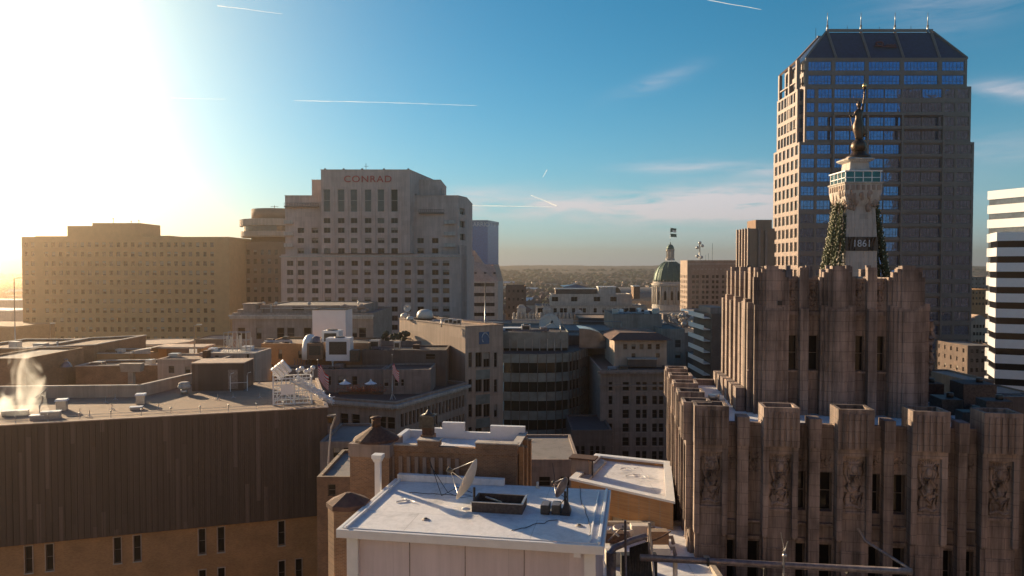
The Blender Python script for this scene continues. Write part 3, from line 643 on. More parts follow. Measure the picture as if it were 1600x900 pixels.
# office block right of the dome
b = Bld('grid_office', 'pale office block with square windows in pairs, right of the green dome', 'building', (at(1074, 420, 500).x, 500)); x1 = at(1165, 420, 500).x - b.o.x; zt = at(1100, 407, 500).z
us = []
for g in range(5): a = at(1083.5 + 15.5 * g, 440, 500).x - b.o.x; us += [a, a + 2.75]
zs = [at(1100, 434.5 + 8.1 * k, 500).z for k in range(9)]
lf = grid([3 + 5 * k for k in range(4)], zs, 2, 1.9)
b.rect(0, x1, 0, 21, 0, zt, 'beige', 'mem_g', {0: grid(us, zs, 1.9, 2.0), 3: lf}, depth=.6, coping='beige', weights='aaaab')
k = MB()
for i in range(14): k.box(4 + i * 2.6, 5.2 + i * 2.6, -.25, -.004, zt - 6.2, zt - 5.6)
k.box(.3, x1 - .3, -.3, -.003, zt - 2.6, zt - 2.1).build('cornice', 'white_st', b.root)
b.done()
t = thing('radio_mast', 'lattice radio mast with dish drums on the office block roof right of the dome', 'mast', (at(1093, 407, 515).x, 515, zt - .9)); k = MB()
for s in (-.7, .7):
    k.tube([(s, 0, 0), (s * .4, 0, 14)], .12, 5); k.tube([(0, s, 0), (0, s * .4, 14)], .12, 5)
for j in range(9): k.tube([(-.7, 0, j * 1.5), (.6, 0, j * 1.5 + 1.4)], .07, 4)
k.build('lattice', 'steel', t)
for x, z in ((-1.6, 10), (1.9, 11.3), (-1.6, 4), (1.4, 3.3), (.2, 13.4)):
    MB().ball((x, -.3, z), 1.1, 10, 0, 1, .5, 1).build('drum_antenna', 'steel', t)
t = tag(MB().tube([(0, 0, 0), (0, 0, 13)], .12).build('antenna_rod', 'steel_d', loc=(at(1113, 407, 515).x, 515, zt - .9)), 'tall thin antenna rod right of the radio mast', 'antenna')
t = tag(MB().tube([(0, 0, 0), (0, 0, 6)], .1).tube([(-2, 0, 0), (-2, 0, 5)], .08).tube([(-2.1, 0, .8), (.1, 0, .8)], .08).build('antenna_pair', 'steel_d', loc=(at(1107, 407, 515).x, 515, zt - .9)), 'pair of short antenna rods between the mast and the tall rod', 'antenna')

# the long ornate white building with statues
b = Bld('ornate_long_building', 'long pale ornate building with dormers, urns and stepped white storeys left of the dome', 'building', (at(800, 490, 400).x, 400)); q = 400 / FPX
lx2 = lambda px: at(px, 480, 400).x - b.o.x; lz2 = lambda py: at(900, py, 400).z
b.rect(0, lx2(1003), 0, 30, 0, lz2(498), 'white_st', 'mem_g', {0: []}, .4)
b.rect(lx2(838), lx2(1012), 3, 28, lz2(498) - .4, lz2(478), 'white_st', 'mem_g', {0: [(lx2(p) - lx2(838) - .9, lx2(p) - lx2(838) + .9, lz2(489), lz2(482)) for p in (843, 848, 853, 868, 878, 884, 897, 908, 914, 931, 945, 962, 975, 981)]}, .4, depth=.5, name='storey_wall')
b.rect(lx2(862), lx2(990), 5, 26, lz2(478) - .4, lz2(460), 'white_st', 'mem_g', {0: [(lx2(p) - lx2(862) - .9, lx2(p) - lx2(862) + .9, lz2(471.5), lz2(464.5)) for p in (865.5, 870.5, 896, 901, 932, 937, 958, 963)]}, .4, depth=.5, name='upper_wall', weights='a')
k = MB()
for p in range(803, 905, 6): k.lathe([(.5, lz2(498)), (.9, lz2(495)), (.45, lz2(492.5)), (.8, lz2(490.5)), (.2, lz2(488))], lx2(p), .6, 8)
k.build('urn', 'white_st', b.root)
k = MB()
for p in range(848, 1000, 4): k.box(lx2(p) - .25, lx2(p) + .25, 2.7, 2.99, lz2(478), lz2(476))
k.box(lx2(838), lx2(1010), 2.5, 2.99, lz2(478.6), lz2(478.05)).build('balustrade', 'white_st', b.root)
for p, hh in ((815, 6), (855, 5), (905, 3.2)): MB().box(-2.4, 2.4, 0, 3, 0, hh).prism([(-2.6, -.2), (2.6, -.2), (2.6, 3.2), (-2.6, 3.2)], hh + .002, hh + 1.8, 0, k=.4).build('dormer', 'white_st', b.root, loc=(lx2(p), 1.5, lz2(498) - .3))
b.done()
for x0, x1, y0, y1, Y, lab in ((868, 932, 452, 460, 415, 'low dark plant room block on the ornate building roof'), (935, 962, 449, 458, 410, 'pale boxy plant room on the ornate building roof'), (990, 1000, 448, 464, 392, 'small square brick stair head at the ornate building end')):
    r = at(x0, y1, Y); W_ = at(x1, y1, Y).x - r.x; t = thing('roof_plant_room', lab, 'plant room', (r.x, Y, r.z - 1)); hh = at(x0, y0, Y).z - r.z + 1
    MB().box(0, W_, 0, 8, 0, hh).build('wall', 'brick_dk' if 'dark' in lab else 'white_st' if 'pale' in lab else 'brick_br', t); MB().box(-.3, W_ + .3, -.3, 8.3, hh + .002, hh + .5).build('roof', 'white_p' if 'pale' in lab else 'steel', t)
# stadium-like dark roof, blue-grey vaulted roof
t = thing('trussed_hall', 'far hall with a big dark blue sloping roof beyond the ornate building', 'hall', (at(900, 460, 900).x, 900, 0)); q = at(903, 444, 900)
MB().box(-14, 44, 0, 60, 0, q.z - 12).build('wall', 'beige', t)
MB().face([(-16, -2, q.z - 3), (0, -2, q.z), (44, -2, q.z - 12), (20, 60, q.z - 12), (-16, 60, q.z - 3)]).face([(-16, -2, q.z - 3), (0, -2, q.z), (44, -2, q.z - 12), (-16, -2, q.z - 12)]).build('roof', 'blue', t)
t = thing('vaulted_hall', 'low hall with a pale blue grey vaulted roof just left of the dome', 'hall', (at(972, 470, 640).x, 640, 0)); k = MB(); x2 = at(1018, 470, 640).x - at(972, 470, 640).x + 12; z1 = at(1000, 470, 640).z
MB().box(0, x2, 0, 60, 0, z1).build('wall', 'beige', t)
for j in range(12): a, c = math.pi * j / 12, math.pi * (j + 1) / 12; k.face([(0, 30 - 30 * math.cos(a), z1 + 11 * math.sin(a)), (x2, 30 - 30 * math.cos(a), z1 + 11 * math.sin(a)), (x2, 30 - 30 * math.cos(c), z1 + 11 * math.sin(c)), (0, 30 - 30 * math.cos(c), z1 + 11 * math.sin(c))])
k.build('roof', 'mem_g', t)

# pink-brown stepped tower, tallest
b = Bld('stepped_skyscraper', 'tallest tower, pink granite and blue glass with a hipped top and four spires', 'skyscraper', (at(1247, 400, 400).x, 400)); q = 400 / FPX
LX = lambda px, Y=400: at(px, 300, Y).x - b.o.x
LZ = lambda py, Y=400: at(1380, py, Y).z
zA, zB, rowp = LZ(222), LZ(92, 405), 21.75
W_ = LX(1521); nrow = 19; yr = [222 + rowp * k for k in range(nrow)]
bays = [(1251, 1272.5), (1276, 1299), (1302, 1327), (1327.5, 1352.3), (1354.5, 1380), (1380.5, 1406.3), (1408.5, 1438.5), (1439, 1470), (1474, 1490.5), (1494.5, 1517.5)]
hs = [(LX(a), LX(c), LZ(y + 18.5), LZ(y + 3.5)) for y in yr for a, c in bays]
ls = [(2.6 + 6.15 * k, 2.6 + 6.15 * k + 3.9, LZ(y + 18.5), LZ(y + 3.5), 'tower_s') for y in yr for k in range(6)]
b.rect(0, W_, 0, 39, 0, zA, 'pink', 'mem_g', {0: hs, 3: ls}, .4, depth=.5, style='tower', weights='a')
# upper tiers
a0 = LX(1258, 404); a1 = LX(1512, 404)
def tier(x0, x1, y0, y1, z0, z1, pxb, ys, nm, lft=6, roofless=False):
    hh = [(LX(a, 400 + y0) - x0, LX(c, 400 + y0) - x0, LZ(y + 18.5, 400 + y0), LZ(y + 3.5, 400 + y0)) for y in ys for a, c in pxb]
    ll = [(2.2 + (y1 - y0 - 3) / lft * k, 2.2 + (y1 - y0 - 3) / lft * k + 3.6, LZ(y + 18.5, 400 + y0), LZ(y + 3.5, 400 + y0), 'tower_s') for y in ys for k in range(lft)]
    b.rect(x0, x1, y0, y1, z0, z1, 'pink', 'mem_g', {0: hh, 3: ll}, .4, depth=.5, style='tower', weights='a', name=nm + '_wall', roofname=nm + '_roof')
b1 = [(1259, 1272), (1277, 1299), (1302, 1327), (1327.5, 1352.3), (1354.5, 1380), (1380.5, 1406.3), (1408.5, 1438.5), (1439, 1470), (1474, 1490), (1494, 1512)]
tier(LX(1256, 402), LX(1515, 402), 2, 36, zA - .4, LZ(135, 402), b1, [135, 156.7, 178.5, 200.2], 'middle')
b2 = [(1261, 1297), (1303, 1349), (1355, 1404), (1410, 1463), (1469, 1504)]
tier(a0, LX(1508, 405), 5, 36, LZ(135, 402) - .4, zB, b2, [92, 113.5], 'upper')
tier(1.0, 9.0, 6, 37, zA - .45, LZ(139, 406), [(1247, 1254)], [139, 160, 181.5, 202.5], 'side', 6)
# centre bay standing proud
k = MB(); z0, z1 = 20, LZ(176, 398.5); k.box(LX(1300), LX(1472), -1.2, -.003, z1 - 1.2, z1)
for y in [176 + rowp * j for j in range(21)]: k.box(LX(1301), LX(1471), -.9, -.006, LZ(y + 4), LZ(y - .5))
for px in (1300.5, 1353.5, 1407.5, 1471.5): k.box(LX(px) - .55, LX(px) + .55, -1.21, -.005, z0, z1 - 1.21)
k.build('centre_bay', 'pink', b.root)
# hipped top
rz = LZ(50, 414); e = [(a0, 5), (LX(1508, 405), 5), (LX(1508, 405), 36), (a0, 36)]; r = [(LX(1289, 414), 15), (LX(1455, 414), 15), (LX(1455, 414), 27), (LX(1289, 414), 27)]
k = MB()
for i in range(4): j = (i + 1) % 4; k.face([(*e[i], zB + .02), (*e[j], zB + .02), (*r[j], rz), (*r[i], rz)])
k.face([(*p, rz - .6) for p in r]); MT['top'] = glass('dark_glass_roof', (.035, .045, .08), .25, .2, .03); k.build('sloping_roof', 'top', b.root)
k = MB(); k.box(r[0][0], r[1][0], 14.6, 15.2, rz + .3, rz + 1.9).box(r[0][0], r[1][0], 26.6, 27.2, rz + .3, rz + 1.9)
for px in (1291, 1343, 1396, 1452): x = LX(px, 414); xb = LX(px + 13, 405); k.tube([(x, 14.8, rz + .6), (xb, 4.9, zB + .6)], .75, 4)
k.tube([(r[0][0], 14.9, rz + .6), (a0, 5, zB + .5)], .6, 4).tube([(r[1][0], 14.9, rz + .6), (e[1][0], 5, zB + .5)], .6, 4).tube([(r[0][0], 27, rz + .6), (a0, 36, zB + .5)], .6, 4)
k.box(a0 - .2, e[1][0] + .2, 4.6, 5.2, zB - .1, zB + .5).build('roof_frame', 'pink', b.root)
for px in (1291, 1343, 1396, 1447): x = LX(px, 414); MB().tube([(x, 14.9, rz), (x, 14.9, rz + 4)], .7, 6, 0, .5).tube([(x, 14.9, rz + 4), (x, 14.9, LZ(18, 414))], .35, 6, 0, .08).build('spire', 'steel', b.root)
for px, y in ((1273, 44), (1322, 40), (1372, 42), (1421, 40)): x = LX(px, 416); MB().tube([(x, 17, rz - 4), (x, 17, LZ(y, 417))], .12, 4).build('antenna', 'steel_d', b.root)
dn_ = (zB + (rz - zB) * .45); sx = LX(1372, 408); s_ = MB(); s_.T = Matrix.Translation((sx, 8.6, dn_))
s_.tube([(1.8 * math.cos(t), 0, 1.1 * math.sin(t) + 1.4) for t in [R(d) for d in range(0, 361, 24)]], .7, 6).tube([(3.5 + .9 * k, -.2, .3 + .7 * (k % 2)) for k in range(7)], .55, 6).tube([(-2.8, 0, .3), (9.5, -.2, -.5)], .4, 6).build('sign', 'redd', b.root)
b.done()
# open frame at the left corner of the top
k = MB()
for px, Y in ((1223, 435.5), (1237, 420), (1250, 409)): x = 2.2; yy = Y - 400; k.box(x - .9, x + .9, yy - .9, yy + .9, LZ(200, 409), at(px, 120 - (437 - Y) * .9, Y).z)
k.tube([(2.2, 8.5, at(1250, 93, 409).z), (2.2, 36, at(1223, 118, 436).z)], .8, 4).box(1.6, 2.8, 8, 37, LZ(128, 409), LZ(126, 409)).box(3, 6, 8, 9, LZ(112, 409), LZ(110, 409)).build('corner_frame', 'pink', b.root)

# brown ribbed building left of it
b = Bld('ribbed_brown_tower', 'brown ribbed concrete tower peeping over the stone parapets left of the skyscraper', 'building', (at(1171, 420, 350).x, 350)); x1 = at(1210, 420, 350).x - b.o.x; zt = at(1180, 357, 350).z
b.rect(0, x1, 0, 19, 0, zt, 'hyatt_d', 'tar', {3: [(3 + 4.3 * k, 5.0 + 4.3 * k, zt - 5.5 - 7 * j, zt - 2 - 7 * j, 'grid') for k in range(4) for j in range(7)]}, .4, depth=1.2)
k = MB()
for j in range(5): yy = .3 + 4.3 * j; k.box(-.8, -.004, yy, yy + 1.2, 0, zt + .3)
k.box(x1 * .33, x1 * .42, -.8, -.004, 0, zt).box(x1 * .6, x1 * .7, -.8, -.004, 0, zt - 1).build('rib', 'pink', b.root)
MB().box(x1 * .35, x1, 4, 17, zt - .4, at(1190, 343, 352).z).build('roof_block', 'hyatt_d', b.root); b.done()

# white banded tower at the right edge
b = Bld('white_banded_tower', 'white tower with black ribbon windows at the right edge', 'building', (at(1541.5, 400, 262).x, 262), R(-70)); W_ = 60; zt = at(1543, 299, 262).z
k = MB(); g = MB()
fh = 5.05; z = zt; n = 0
while z > 1: k.box(0, W_, 0, 30, z - 3.0, z); g.box(.35, W_ - .35, .35, 29.6, z - fh, z - 3.002); z -= fh
k.build('wall', 'alu', b.root); g.build('ribbon_window', 'alu_g', b.root)
b2_ = Bld('white_banded_tower_wing', 'lower front wing of the white banded tower with grey glassy bands in shade', 'building', (at(1557, 400, 243).x, 243), R(-24)); zt2 = at(1570, 362, 240).z
k = MB(); g = MB(); z = zt2
while z > 1: k.box(0, W_, 0, 13, z - 2.9, z); g.box(.3, W_ - .3, .3, 12.7, z - fh, z - 2.902); z -= fh
k.build('wall', 'alu', b2_.root); g.build('ribbon_window', 'gl', b2_.root)
# little buildings seen between the two towers
for px0, px1, y0, Y, wall, lab in ((1517, 1546, 432, 700, 'grey_st', 'grey flat building seen between the two tall towers, farthest'), (1517, 1546, 452, 560, 'brick_or', 'orange brick building with tall windows between the two tall towers'), (1517, 1548, 503, 420, 'tan', 'sunlit gabled tan building between the two tall towers'), (1512, 1560, 540, 330, 'dark_st', 'dark low building between the feet of the two tall towers')):
    q = at(px0, y0, Y); x1 = at(px1, y0, Y).x - q.x; bb = Bld('small_city_building', lab, 'building', (q.x, Y))
    bb.rect(0, x1, 0, 25, 0, q.z, wall, 'mem_g', {0: grid(lin(2, x1 - 2, 5), lin(q.z - 12, q.z - 3.5, 3), 1.3, 1.9), 3: grid(lin(3, 22, 5), lin(q.z - 12, q.z - 3.5, 3), 1.3, 1.9)}, .5)
    if 'gabled' in lab: MB().face([(0, 0, q.z), (x1, 0, q.z), (x1 / 2, 0, q.z + 4)]).face([(0, 0, q.z), (x1 / 2, 0, q.z + 4), (x1 / 2, 25, q.z + 4), (0, 25, q.z)]).face([(x1, 0, q.z), (x1 / 2, 0, q.z + 4), (x1 / 2, 25, q.z + 4), (x1, 25, q.z)]).build('gable_roof', 'tan', bb.root)
    bb.done()
# ================================================================== MONUMENT WITH THE BRONZE FIGURE
MX, MY = at(1334.5, 400, 110).x, 110.0
t = thing('monument', 'tall stone monument shaft with a glazed lookout, dark date band and bronze frieze', 'monument', (MX, MY, 0)); q = 110 / FPX
Zm = lambda y: at(1345, y, 107.7).z
def sq(mb, prof, m=0):
    for (r0, z0), (r1, z1) in zip(prof[:-1], prof[1:]): mb.prism([(-r0, -r0), (r0, -r0), (r0, r0), (-r0, r0)], z0, z1, m, bottom=True, k=r1 / r0) if abs(z1 - z0) > 1e-3 else None
    return mb
k = sq(MB(), [(3.0, 22), (2.72, Zm(392))]); k.build('lower_shaft', 'white_st', t); t.scale = (.84, .84, 1)
k = sq(MB(), [(2.68, Zm(370)), (2.45, Zm(322))]); k.build('shaft', 'white_st', t)
k = MB()
for s0 in range(4):
    k.T = Matrix.Rotation(s0 * math.pi / 2, 4, 'Z')
    for j in range(6):
        u = -1.9 + .76 * j; k.tube([(u * 1.22, -3.0, 22), (u * 1.08, -2.72, Zm(392))], .09, 4); k.tube([(u * 1.07, -2.69, Zm(370)), (u * .98, -2.46, Zm(324))], .08, 4)
k.build('fluting', 'white_st', t)
k = sq(MB(), [(2.84, Zm(392)), (2.80, Zm(370))]); k.build('date_band', 'steel_d', t)
bz = MB()
rr_ = random.Random(3)
for s0 in range(4):
    bz.T = Matrix.Rotation(s0 * math.pi / 2, 4, 'Z')
    for j in range(26):
        x = rr_.uniform(-2.4, 2.4)
        if s0 == 0 and abs(x) < 1.1: continue
        bz.tube([(x, -2.83, Zm(391)), (x + rr_.uniform(-.25, .25), -2.88, Zm(382)), (x + rr_.uniform(-.5, .5), -2.81, Zm(371))], .08, 5)
bz.build('band_relief', 'bronze', t)
text('1861', 'date', 'silver', t, (0, -2.9, Zm(385.5)), (R(90), 0, 0), 1.45, .05, 'CENTER', 1.15)
# flared frieze of figures
k = sq(MB(), [(2.5, Zm(322)), (2.7, Zm(318)), (3.05, Zm(309)), (3.2, Zm(300)), (3.22, Zm(288)), (3.4, Zm(286)), (3.4, Zm(284.5))]); k.build('flared_head', 'white_st', t)
k = MB()
for s0 in range(4):
    k.T = Matrix.Rotation(s0 * math.pi / 2, 4, 'Z')
    for j in range(34):
        x = rr_.uniform(-3.0, 3.0); z = rr_.uniform(Zm(326), Zm(300)); f = (z - Zm(326)) / (Zm(300) - Zm(326)); k.ball((x * (.75 + .25 * f), -2.5 - .62 * f, z), rr_.uniform(.18, .42), 7, 0, 1, .8, rr_.uniform(.8, 2.2))
    for j in range(7): k.box(-3.0 + .9 * j, -2.5 + .9 * j, -3.34, -3.2, Zm(297), Zm(289))
k.build('frieze_figures', 'beige', t)
k = sq(MB(), [(3.0, Zm(284.4)), (3.0, Zm(268.5))]); k.build('lookout_glazing', 'glteal', t)
k = MB()
for s0 in range(4):
    k.T = Matrix.Rotation(s0 * math.pi / 2, 4, 'Z')
    for j in range(5): x = -3.0 + 1.5 * j; k.box(x - .07, x + .07, -3.08, -2.98, Zm(284), Zm(268.6))
    k.box(-3.1, 3.1, -3.1, -2.98, Zm(278.2), Zm(277))
k.T = Matrix.Identity(4); k.box(-3.25, 3.25, -3.25, 3.25, Zm(268.4), Zm(266.5)).build('lookout_frame', 'white_p', t)
k = sq(MB(), [(2.0, Zm(266.4)), (1.7, Zm(262)), (1.62, Zm(252)), (2.05, Zm(250)), (2.35, Zm(248)), (2.35, Zm(246)), (1.8, Zm(244))]); k.build('pedestal', 'white_st', t)
for j in range(9): MB().box(-.09, .09, -.12, .0, 0, .22).build('dentil', 'white_st', t, loc=(-1.7 + .42 * j, -1.96, Zm(251.5)))
# figure: robed woman with raised torch, staff hand low, standing on a globe
st = thing('statue', 'bronze robed woman statue holding a torch high, on a globe at the monument top', 'statue', (MX + .45, MY, Zm(244)))
def skin_fig(name, mat, par, vs_, es, rad, sub=2, loc=(0, 0, 0)):
    me = bpy.data.meshes.new(name); me.from_pydata(vs_, es, []); o = bpy.data.objects.new(name, me); C.objects.link(o); o.parent = par; o.location = loc
    s = o.modifiers.new('skin', 'SKIN'); 
    for i, r_ in enumerate(rad): me.skin_vertices[0].data[i].radius = (r_, r_) if not isinstance(r_, tuple) else r_
    me.skin_vertices[0].data[0].use_root = True
    o.modifiers.new('sub', 'SUBSURF').levels = sub; o.modifiers['sub'].render_levels = sub; me.materials.append(MT[mat]); return o
def ensure_skin(me):
    if not me.skin_vertices: me.attributes
k = MB().lathe([(1.9, 0), (1.75, .3), (1.2, .6), (1.0, 1.0)], 0, 0, 20); k.build('plinth', 'bronze', st)
MB().ball((0, 0, 1.85), 1.15, 18).build('globe', 'bronze', st)
# body as one continuous lofted surface: hips at 5.3, shoulders 7.9, head 8.9 m above the plinth
def loft(mb, secs, n=18, m=0):
    i = len(mb.v)
    for (cx, cy, z, rx, ry) in secs:
        for a in range(n): t_ = 2 * math.pi * a / n; f = 1 + .07 * math.sin(5 * t_ + z * 1.3) * (1 if z < 5.6 else .2); mb.v.append(tuple(mb.T @ Vector((cx + rx * f * math.cos(t_), cy + ry * f * math.sin(t_), z))))
    for j in range(len(secs) - 1):
        for a in range(n): b_ = (a + 1) % n; mb.f.append((i + j * n + a, i + j * n + b_, i + (j + 1) * n + b_, i + (j + 1) * n + a)); mb.m.append(m); mb.sm.append(True)
    mb.f.append(tuple(i + (len(secs) - 1) * n + a for a in range(n))); mb.m.append(m); mb.sm.append(True)
    mb.f.append(tuple(i + a for a in reversed(range(n)))); mb.m.append(m); mb.sm.append(True)
body = MB()
loft(body, [(0, 0, 2.75, .45, .42), (.02, 0, 3.2, .55, .5), (-.05, -.02, 3.8, .62, .58), (-.15, -.04, 4.5, .72, .62), (-.12, -.03, 5.2, .74, .58), (-.06, 0, 5.8, .56, .44), (-.05, 0, 6.3, .47, .37), (-.08, -.05, 6.8, .55, .43), (-.04, -.02, 7.25, .62, .38), (0, 0, 7.5, .42, .28), (.0, 0, 7.62, .2, .18), (0, -.02, 7.8, .17, .17), (-.04, -.06, 7.95, .27, .28), (-.05, -.08, 8.2, .32, .34), (-.05, -.06, 8.5, .28, .31), (-.04, -.02, 8.68, .12, .14)])
loft(body, [(.42, 0, 7.2, .24, .24), (.55, 0, 7.7, .21, .2), (.66, -.02, 8.4, .17, .17), (.72, -.03, 9.0, .14, .14), (.76, -.03, 9.6, .1, .1), (.78, -.03, 9.85, .13, .12), (.78, -.03, 10.05, .1, .1)], 12)
body.tube([(-.5, -.05, 7.15), (-.85, -.25, 6.5), (-1.25, -.5, 6.25), (-1.6, -.7, 6.4)], .19, 8, 0, .1); body.ball((-1.68, -.74, 6.42), .15, 8)
body.ball((-.08, -.42, 8.2), .08, 6, 0, .7, 1.2, 1.0)
body.build('figure', 'bronze', st)
k = MB(); loft(k, [(.5, .3, 3.4, .5, .3), (.85, .35, 4.0, .55, .3), (.55, .3, 4.8, .5, .3), (.35, .2, 5.8, .35, .25), (.3, .15, 6.8, .3, .2)]); k.tube([(.3, .2, 5.2), (.95, .4, 4.4), (1.4, .5, 3.9), (1.1, .4, 3.5)], .22, 7, 0, .16); k.build('flowing_robe', 'bronze', st)
MB().ball((-.02, .05, 8.35), .36, 12, 0, 1, 1.05, .95).ball((.0, .3, 8.3), .16, 8).build('hair', 'bronze', st)
MB().tube([(.78, -.03, 9.7), (.8, -.03, 10.6)], .07, 8, 0, .12).lathe([(.1, 10.6), (.26, 10.75), (.28, 10.9)], .8, -.03, 12).build('torch', 'bronze', st)
MB().lathe([(.2, 10.9), (.33, 11.1), (.28, 11.35), (.12, 11.6), (.02, 11.75)], .8, -.03, 10).build('torch_flame', 'gold', st)
MB().tube([(-1.85, -.8, 7.3), (-1.66, -.74, 6.4), (-1.1, -.55, 4.0)], .055, 6).tube([(-1.95, -.8, 6.85), (-1.55, -.76, 6.95)], .06, 5).build('sword', 'bronze', st)
k = MB().tube([(-.35, -.1, 8.75), (-.5, -.1, 9.0)], .03, 4)
for s_ in (-1, 1): k.tube([(-.05, .0, 8.65), (-.05 + s_ * .25, .12, 8.95), (-.05 + s_ * .55, .2, 9.15)], .07, 5, 0, .02)
k.build('eagle_crest', 'bronze', st)
s = 10.6 / 11.75 * (Zm(122) - Zm(244)) / 10.6
st.scale = (s, s, s)
# strings of lamps from the monument head down to the ground
src = None
k = MB(); p = [(2.8 + (15.3 - 2.8) * (j / 16) + .0, 0, 68.4 - 67.4 * j / 16 - math.sin(math.pi * j / 16) * 1.5) for j in range(17)]; k.tube(p, .08, 5)
for j in range(430):
    f = j / 430; i = int(f * 16); g = f * 16 - i; a = Vector(p[i]).lerp(Vector(p[i + 1]), g) if i < 16 else Vector(p[16]); k.tube([a + Vector((rr_.uniform(-.35, .35), rr_.uniform(-.35, .35), .22)), a - Vector((rr_.uniform(-.2, .2), rr_.uniform(-.2, .2), .2))], .1, 3)
L1 = k
bb = MB()
for j in range(150):
    f = (j + .5) / 150; i = int(f * 16); g = f * 16 - i; a = Vector(p[i]).lerp(Vector(p[min(16, i + 1)]), g); a += Vector((rr_.uniform(-.3, .3), rr_.uniform(-.35, .35), 0)); r_ = .1
    bb.lathe([(.02, a.z - r_), (r_, a.z), (.02, a.z + r_)], a.x, a.y, 4)
g0 = thing('lamp_string', 'string of small lamps hung from the monument head down to the ground', 'lamp string', (MX, MY, 0), 0, 'lamp strings hung round the monument'); L1.build('wire', 'rope', g0); bb.build('bulb_row', 'bulb', g0)['kind'] = 'stuff'
ang0 = R(-38)
g0.rotation_euler.z = ang0
for j in range(1, 42): dup(g0, (MX, MY, 0), ang0 + j * R(256) / 41 + rr_.uniform(-.03, .03)).scale = (1, 1, rr_.uniform(.955, 1.0))

# ================================================================== MIDDLE DISTANCE
def fp(Bo, pts_px, z): return [(lambda q: (q.x, q.y))(Bo.loc(zat(px, py, z))) for px, py in pts_px]
# cornice building with pavilion
b = Bld('cornice_building', 'long pale stone building with heavy cornice and a raised end block', 'building', (at(363, 500, 190).x, 190)); lx = lambda px, Y=190: at(px, 500, Y).x - b.o.x; lz = lambda y, Y=190: at(450, y, Y).z
zt = lz(489)
hs = [(lx(p) - w_ / 2, lx(p) + w_ / 2, lz(530), lz(512), 'sash') for p, w_ in ((377, 1.9), (404, 1.4), (438, 1.9), (454, 1.9), (480, 1.9), (552, 1.9), (566, 1.9))] + [(lx(p) - w_ / 2, lx(p) + w_ / 2, lz(560), lz(542), 'sash') for p, w_ in ((377, 1.9), (404, 1.4), (438, 1.9), (454, 1.9))]
b.rect(0, lx(583), 0, 30, 0, zt, 'beige', 'mem_g', {0: hs}, .5, depth=.4, style='sash')
k = MB().box(-.7, lx(583) + .3, -.8, -.004, zt - .9, zt - .5).box(-.5, lx(583), -.55, -.004, zt - 1.5, zt - .902)
for i in range(60): k.box(.1 + i * .6, .35 + i * .6, -.7, -.56, zt - 1.3, zt - .905)
k.build('cornice', 'white_st', b.root)
MB().box(lx(378), lx(397), 1.0, 6, zt - .5, lz(476)).prism([(lx(376), .8), (lx(399), .8), (lx(399), 6.2), (lx(376), 6.2)], lz(476) + .002, lz(474.5), 0, k=.95).box(lx(368), lx(378) - .01, 1.3, 5, zt - .5, lz(484)).box(lx(397) + .01, lx(405), 1.3, 5, zt - .5, lz(484)).build('end_block', 'beige', b.root)
b.rect(lx(400), lx(560), 3, 28, zt - .6, lz(478), 'beige', 'mem_g', {0: [(lx(451) - lx(400), lx(470) - lx(400), lz(486), lz(481))]}, .3, name='attic_wall')
MB().box(lx(400), lx(560), 2.7, 2.98, lz(483.5), lz(482)).box(lx(417), lx(420), 2.5, 2.69, zt, lz(477)).build('attic_band', 'white_st', b.root)
k = MB()
for i in range(12): k.ball((lx(530 + i * 3.5), 2 + rnd.random() * 2, zt + rnd.uniform(.2, 1.6)), rnd.uniform(.4, 1.0), 7, 0, 1.2, 1, .8)
k.build('roof_ornament', 'beige', b.root)
k = MB()
for i, px in enumerate((396, 416, 470)): k.ball((lx(px), 8, lz(476.5)), .5)
k.build('roof_knob', 'white_st', b.root); b.done()

# white plant box
b = Bld('white_plant_box', 'tall plain pale lilac plant box rising over the roofs before the hotel', 'plant room', (at(488, 500, 165).x, 165)); x1 = at(540, 500, 165).x - b.o.x
b.rect(0, x1, 0, 7, 30, at(500, 484.5, 165).z, 'alu', 'tar', {}, .25, coping='steel_d'); b.done()

# orange and brown rooftop building with dome vents
b = Bld('orange_penthouse', 'orange brown rooftop building with vents left of the two flags', 'building', (at(408, 540, 142).x, 142)); lx = lambda px, Y=142: at(px, 540, Y).x - b.o.x; lz = lambda y, Y=142: at(450, y, Y).z
b.rect(0, lx(478), 0, 14, 20, lz(537), 'brick_or', 'mem_t', {0: [(lx(437.5) - .35, lx(437.5) + .4, lz(561), lz(546)), (lx(417), lx(426), lz(579), lz(569)), (lx(466), lx(474), lz(560), lz(548))]}, .4, depth=.3)
b.rect(lx(478) + .02, lx(575), 1, 13, 20, lz(537), 'brick_br', 'tar', {0: []}, .4, name='wing_wall'); b.done()
def vent_dome(px, py, Y, r, h, label, mat='dish'):
    q = at(px, py, Y); o = MB().lathe([(r, 0), (r, h * .4), (r * .85, h * .75), (r * .5, h * .95), (.05, h)], 0, 0, 16).build('dome_vent', mat, loc=(q.x, q.y, q.z)); return tag(o, label, 'vent')
def hvac(px, py, Y, w_, d_, h_, label, mat='steel', fan=True, rz=0, louver=True, up=0.0):
    q = at(px, py, Y); t = thing('air_unit', label, 'air unit', (q.x, q.y, q.z), rz); MB().box(-w_ / 2, w_ / 2, 0, d_, .12, h_).build('casing', mat, t, bevel=.03)
    k = MB()
    for s in (-1, 1): k.box(s * w_ * .4 - .06, s * w_ * .4 + .06, .05, d_ - .05, 0, .119)
    k.build('skid', 'steel_d', t)
    if louver:
        k = MB().box(-w_ * .36, w_ * .36, -.02, -.001, h_ * .3, h_ * .85)
        for i in range(5): z = h_ * (.33 + .1 * i); k.box(-w_ * .36, w_ * .36, -.06, -.021, z, z + .03)
        k.build('louvre', 'steel_d', t)
    if fan: MB().cyl(0, d_ / 2, h_ + .001, h_ + .18, min(w_, d_) * .33, n=16).build('fan_cowl', 'steel_d', t)
    return t
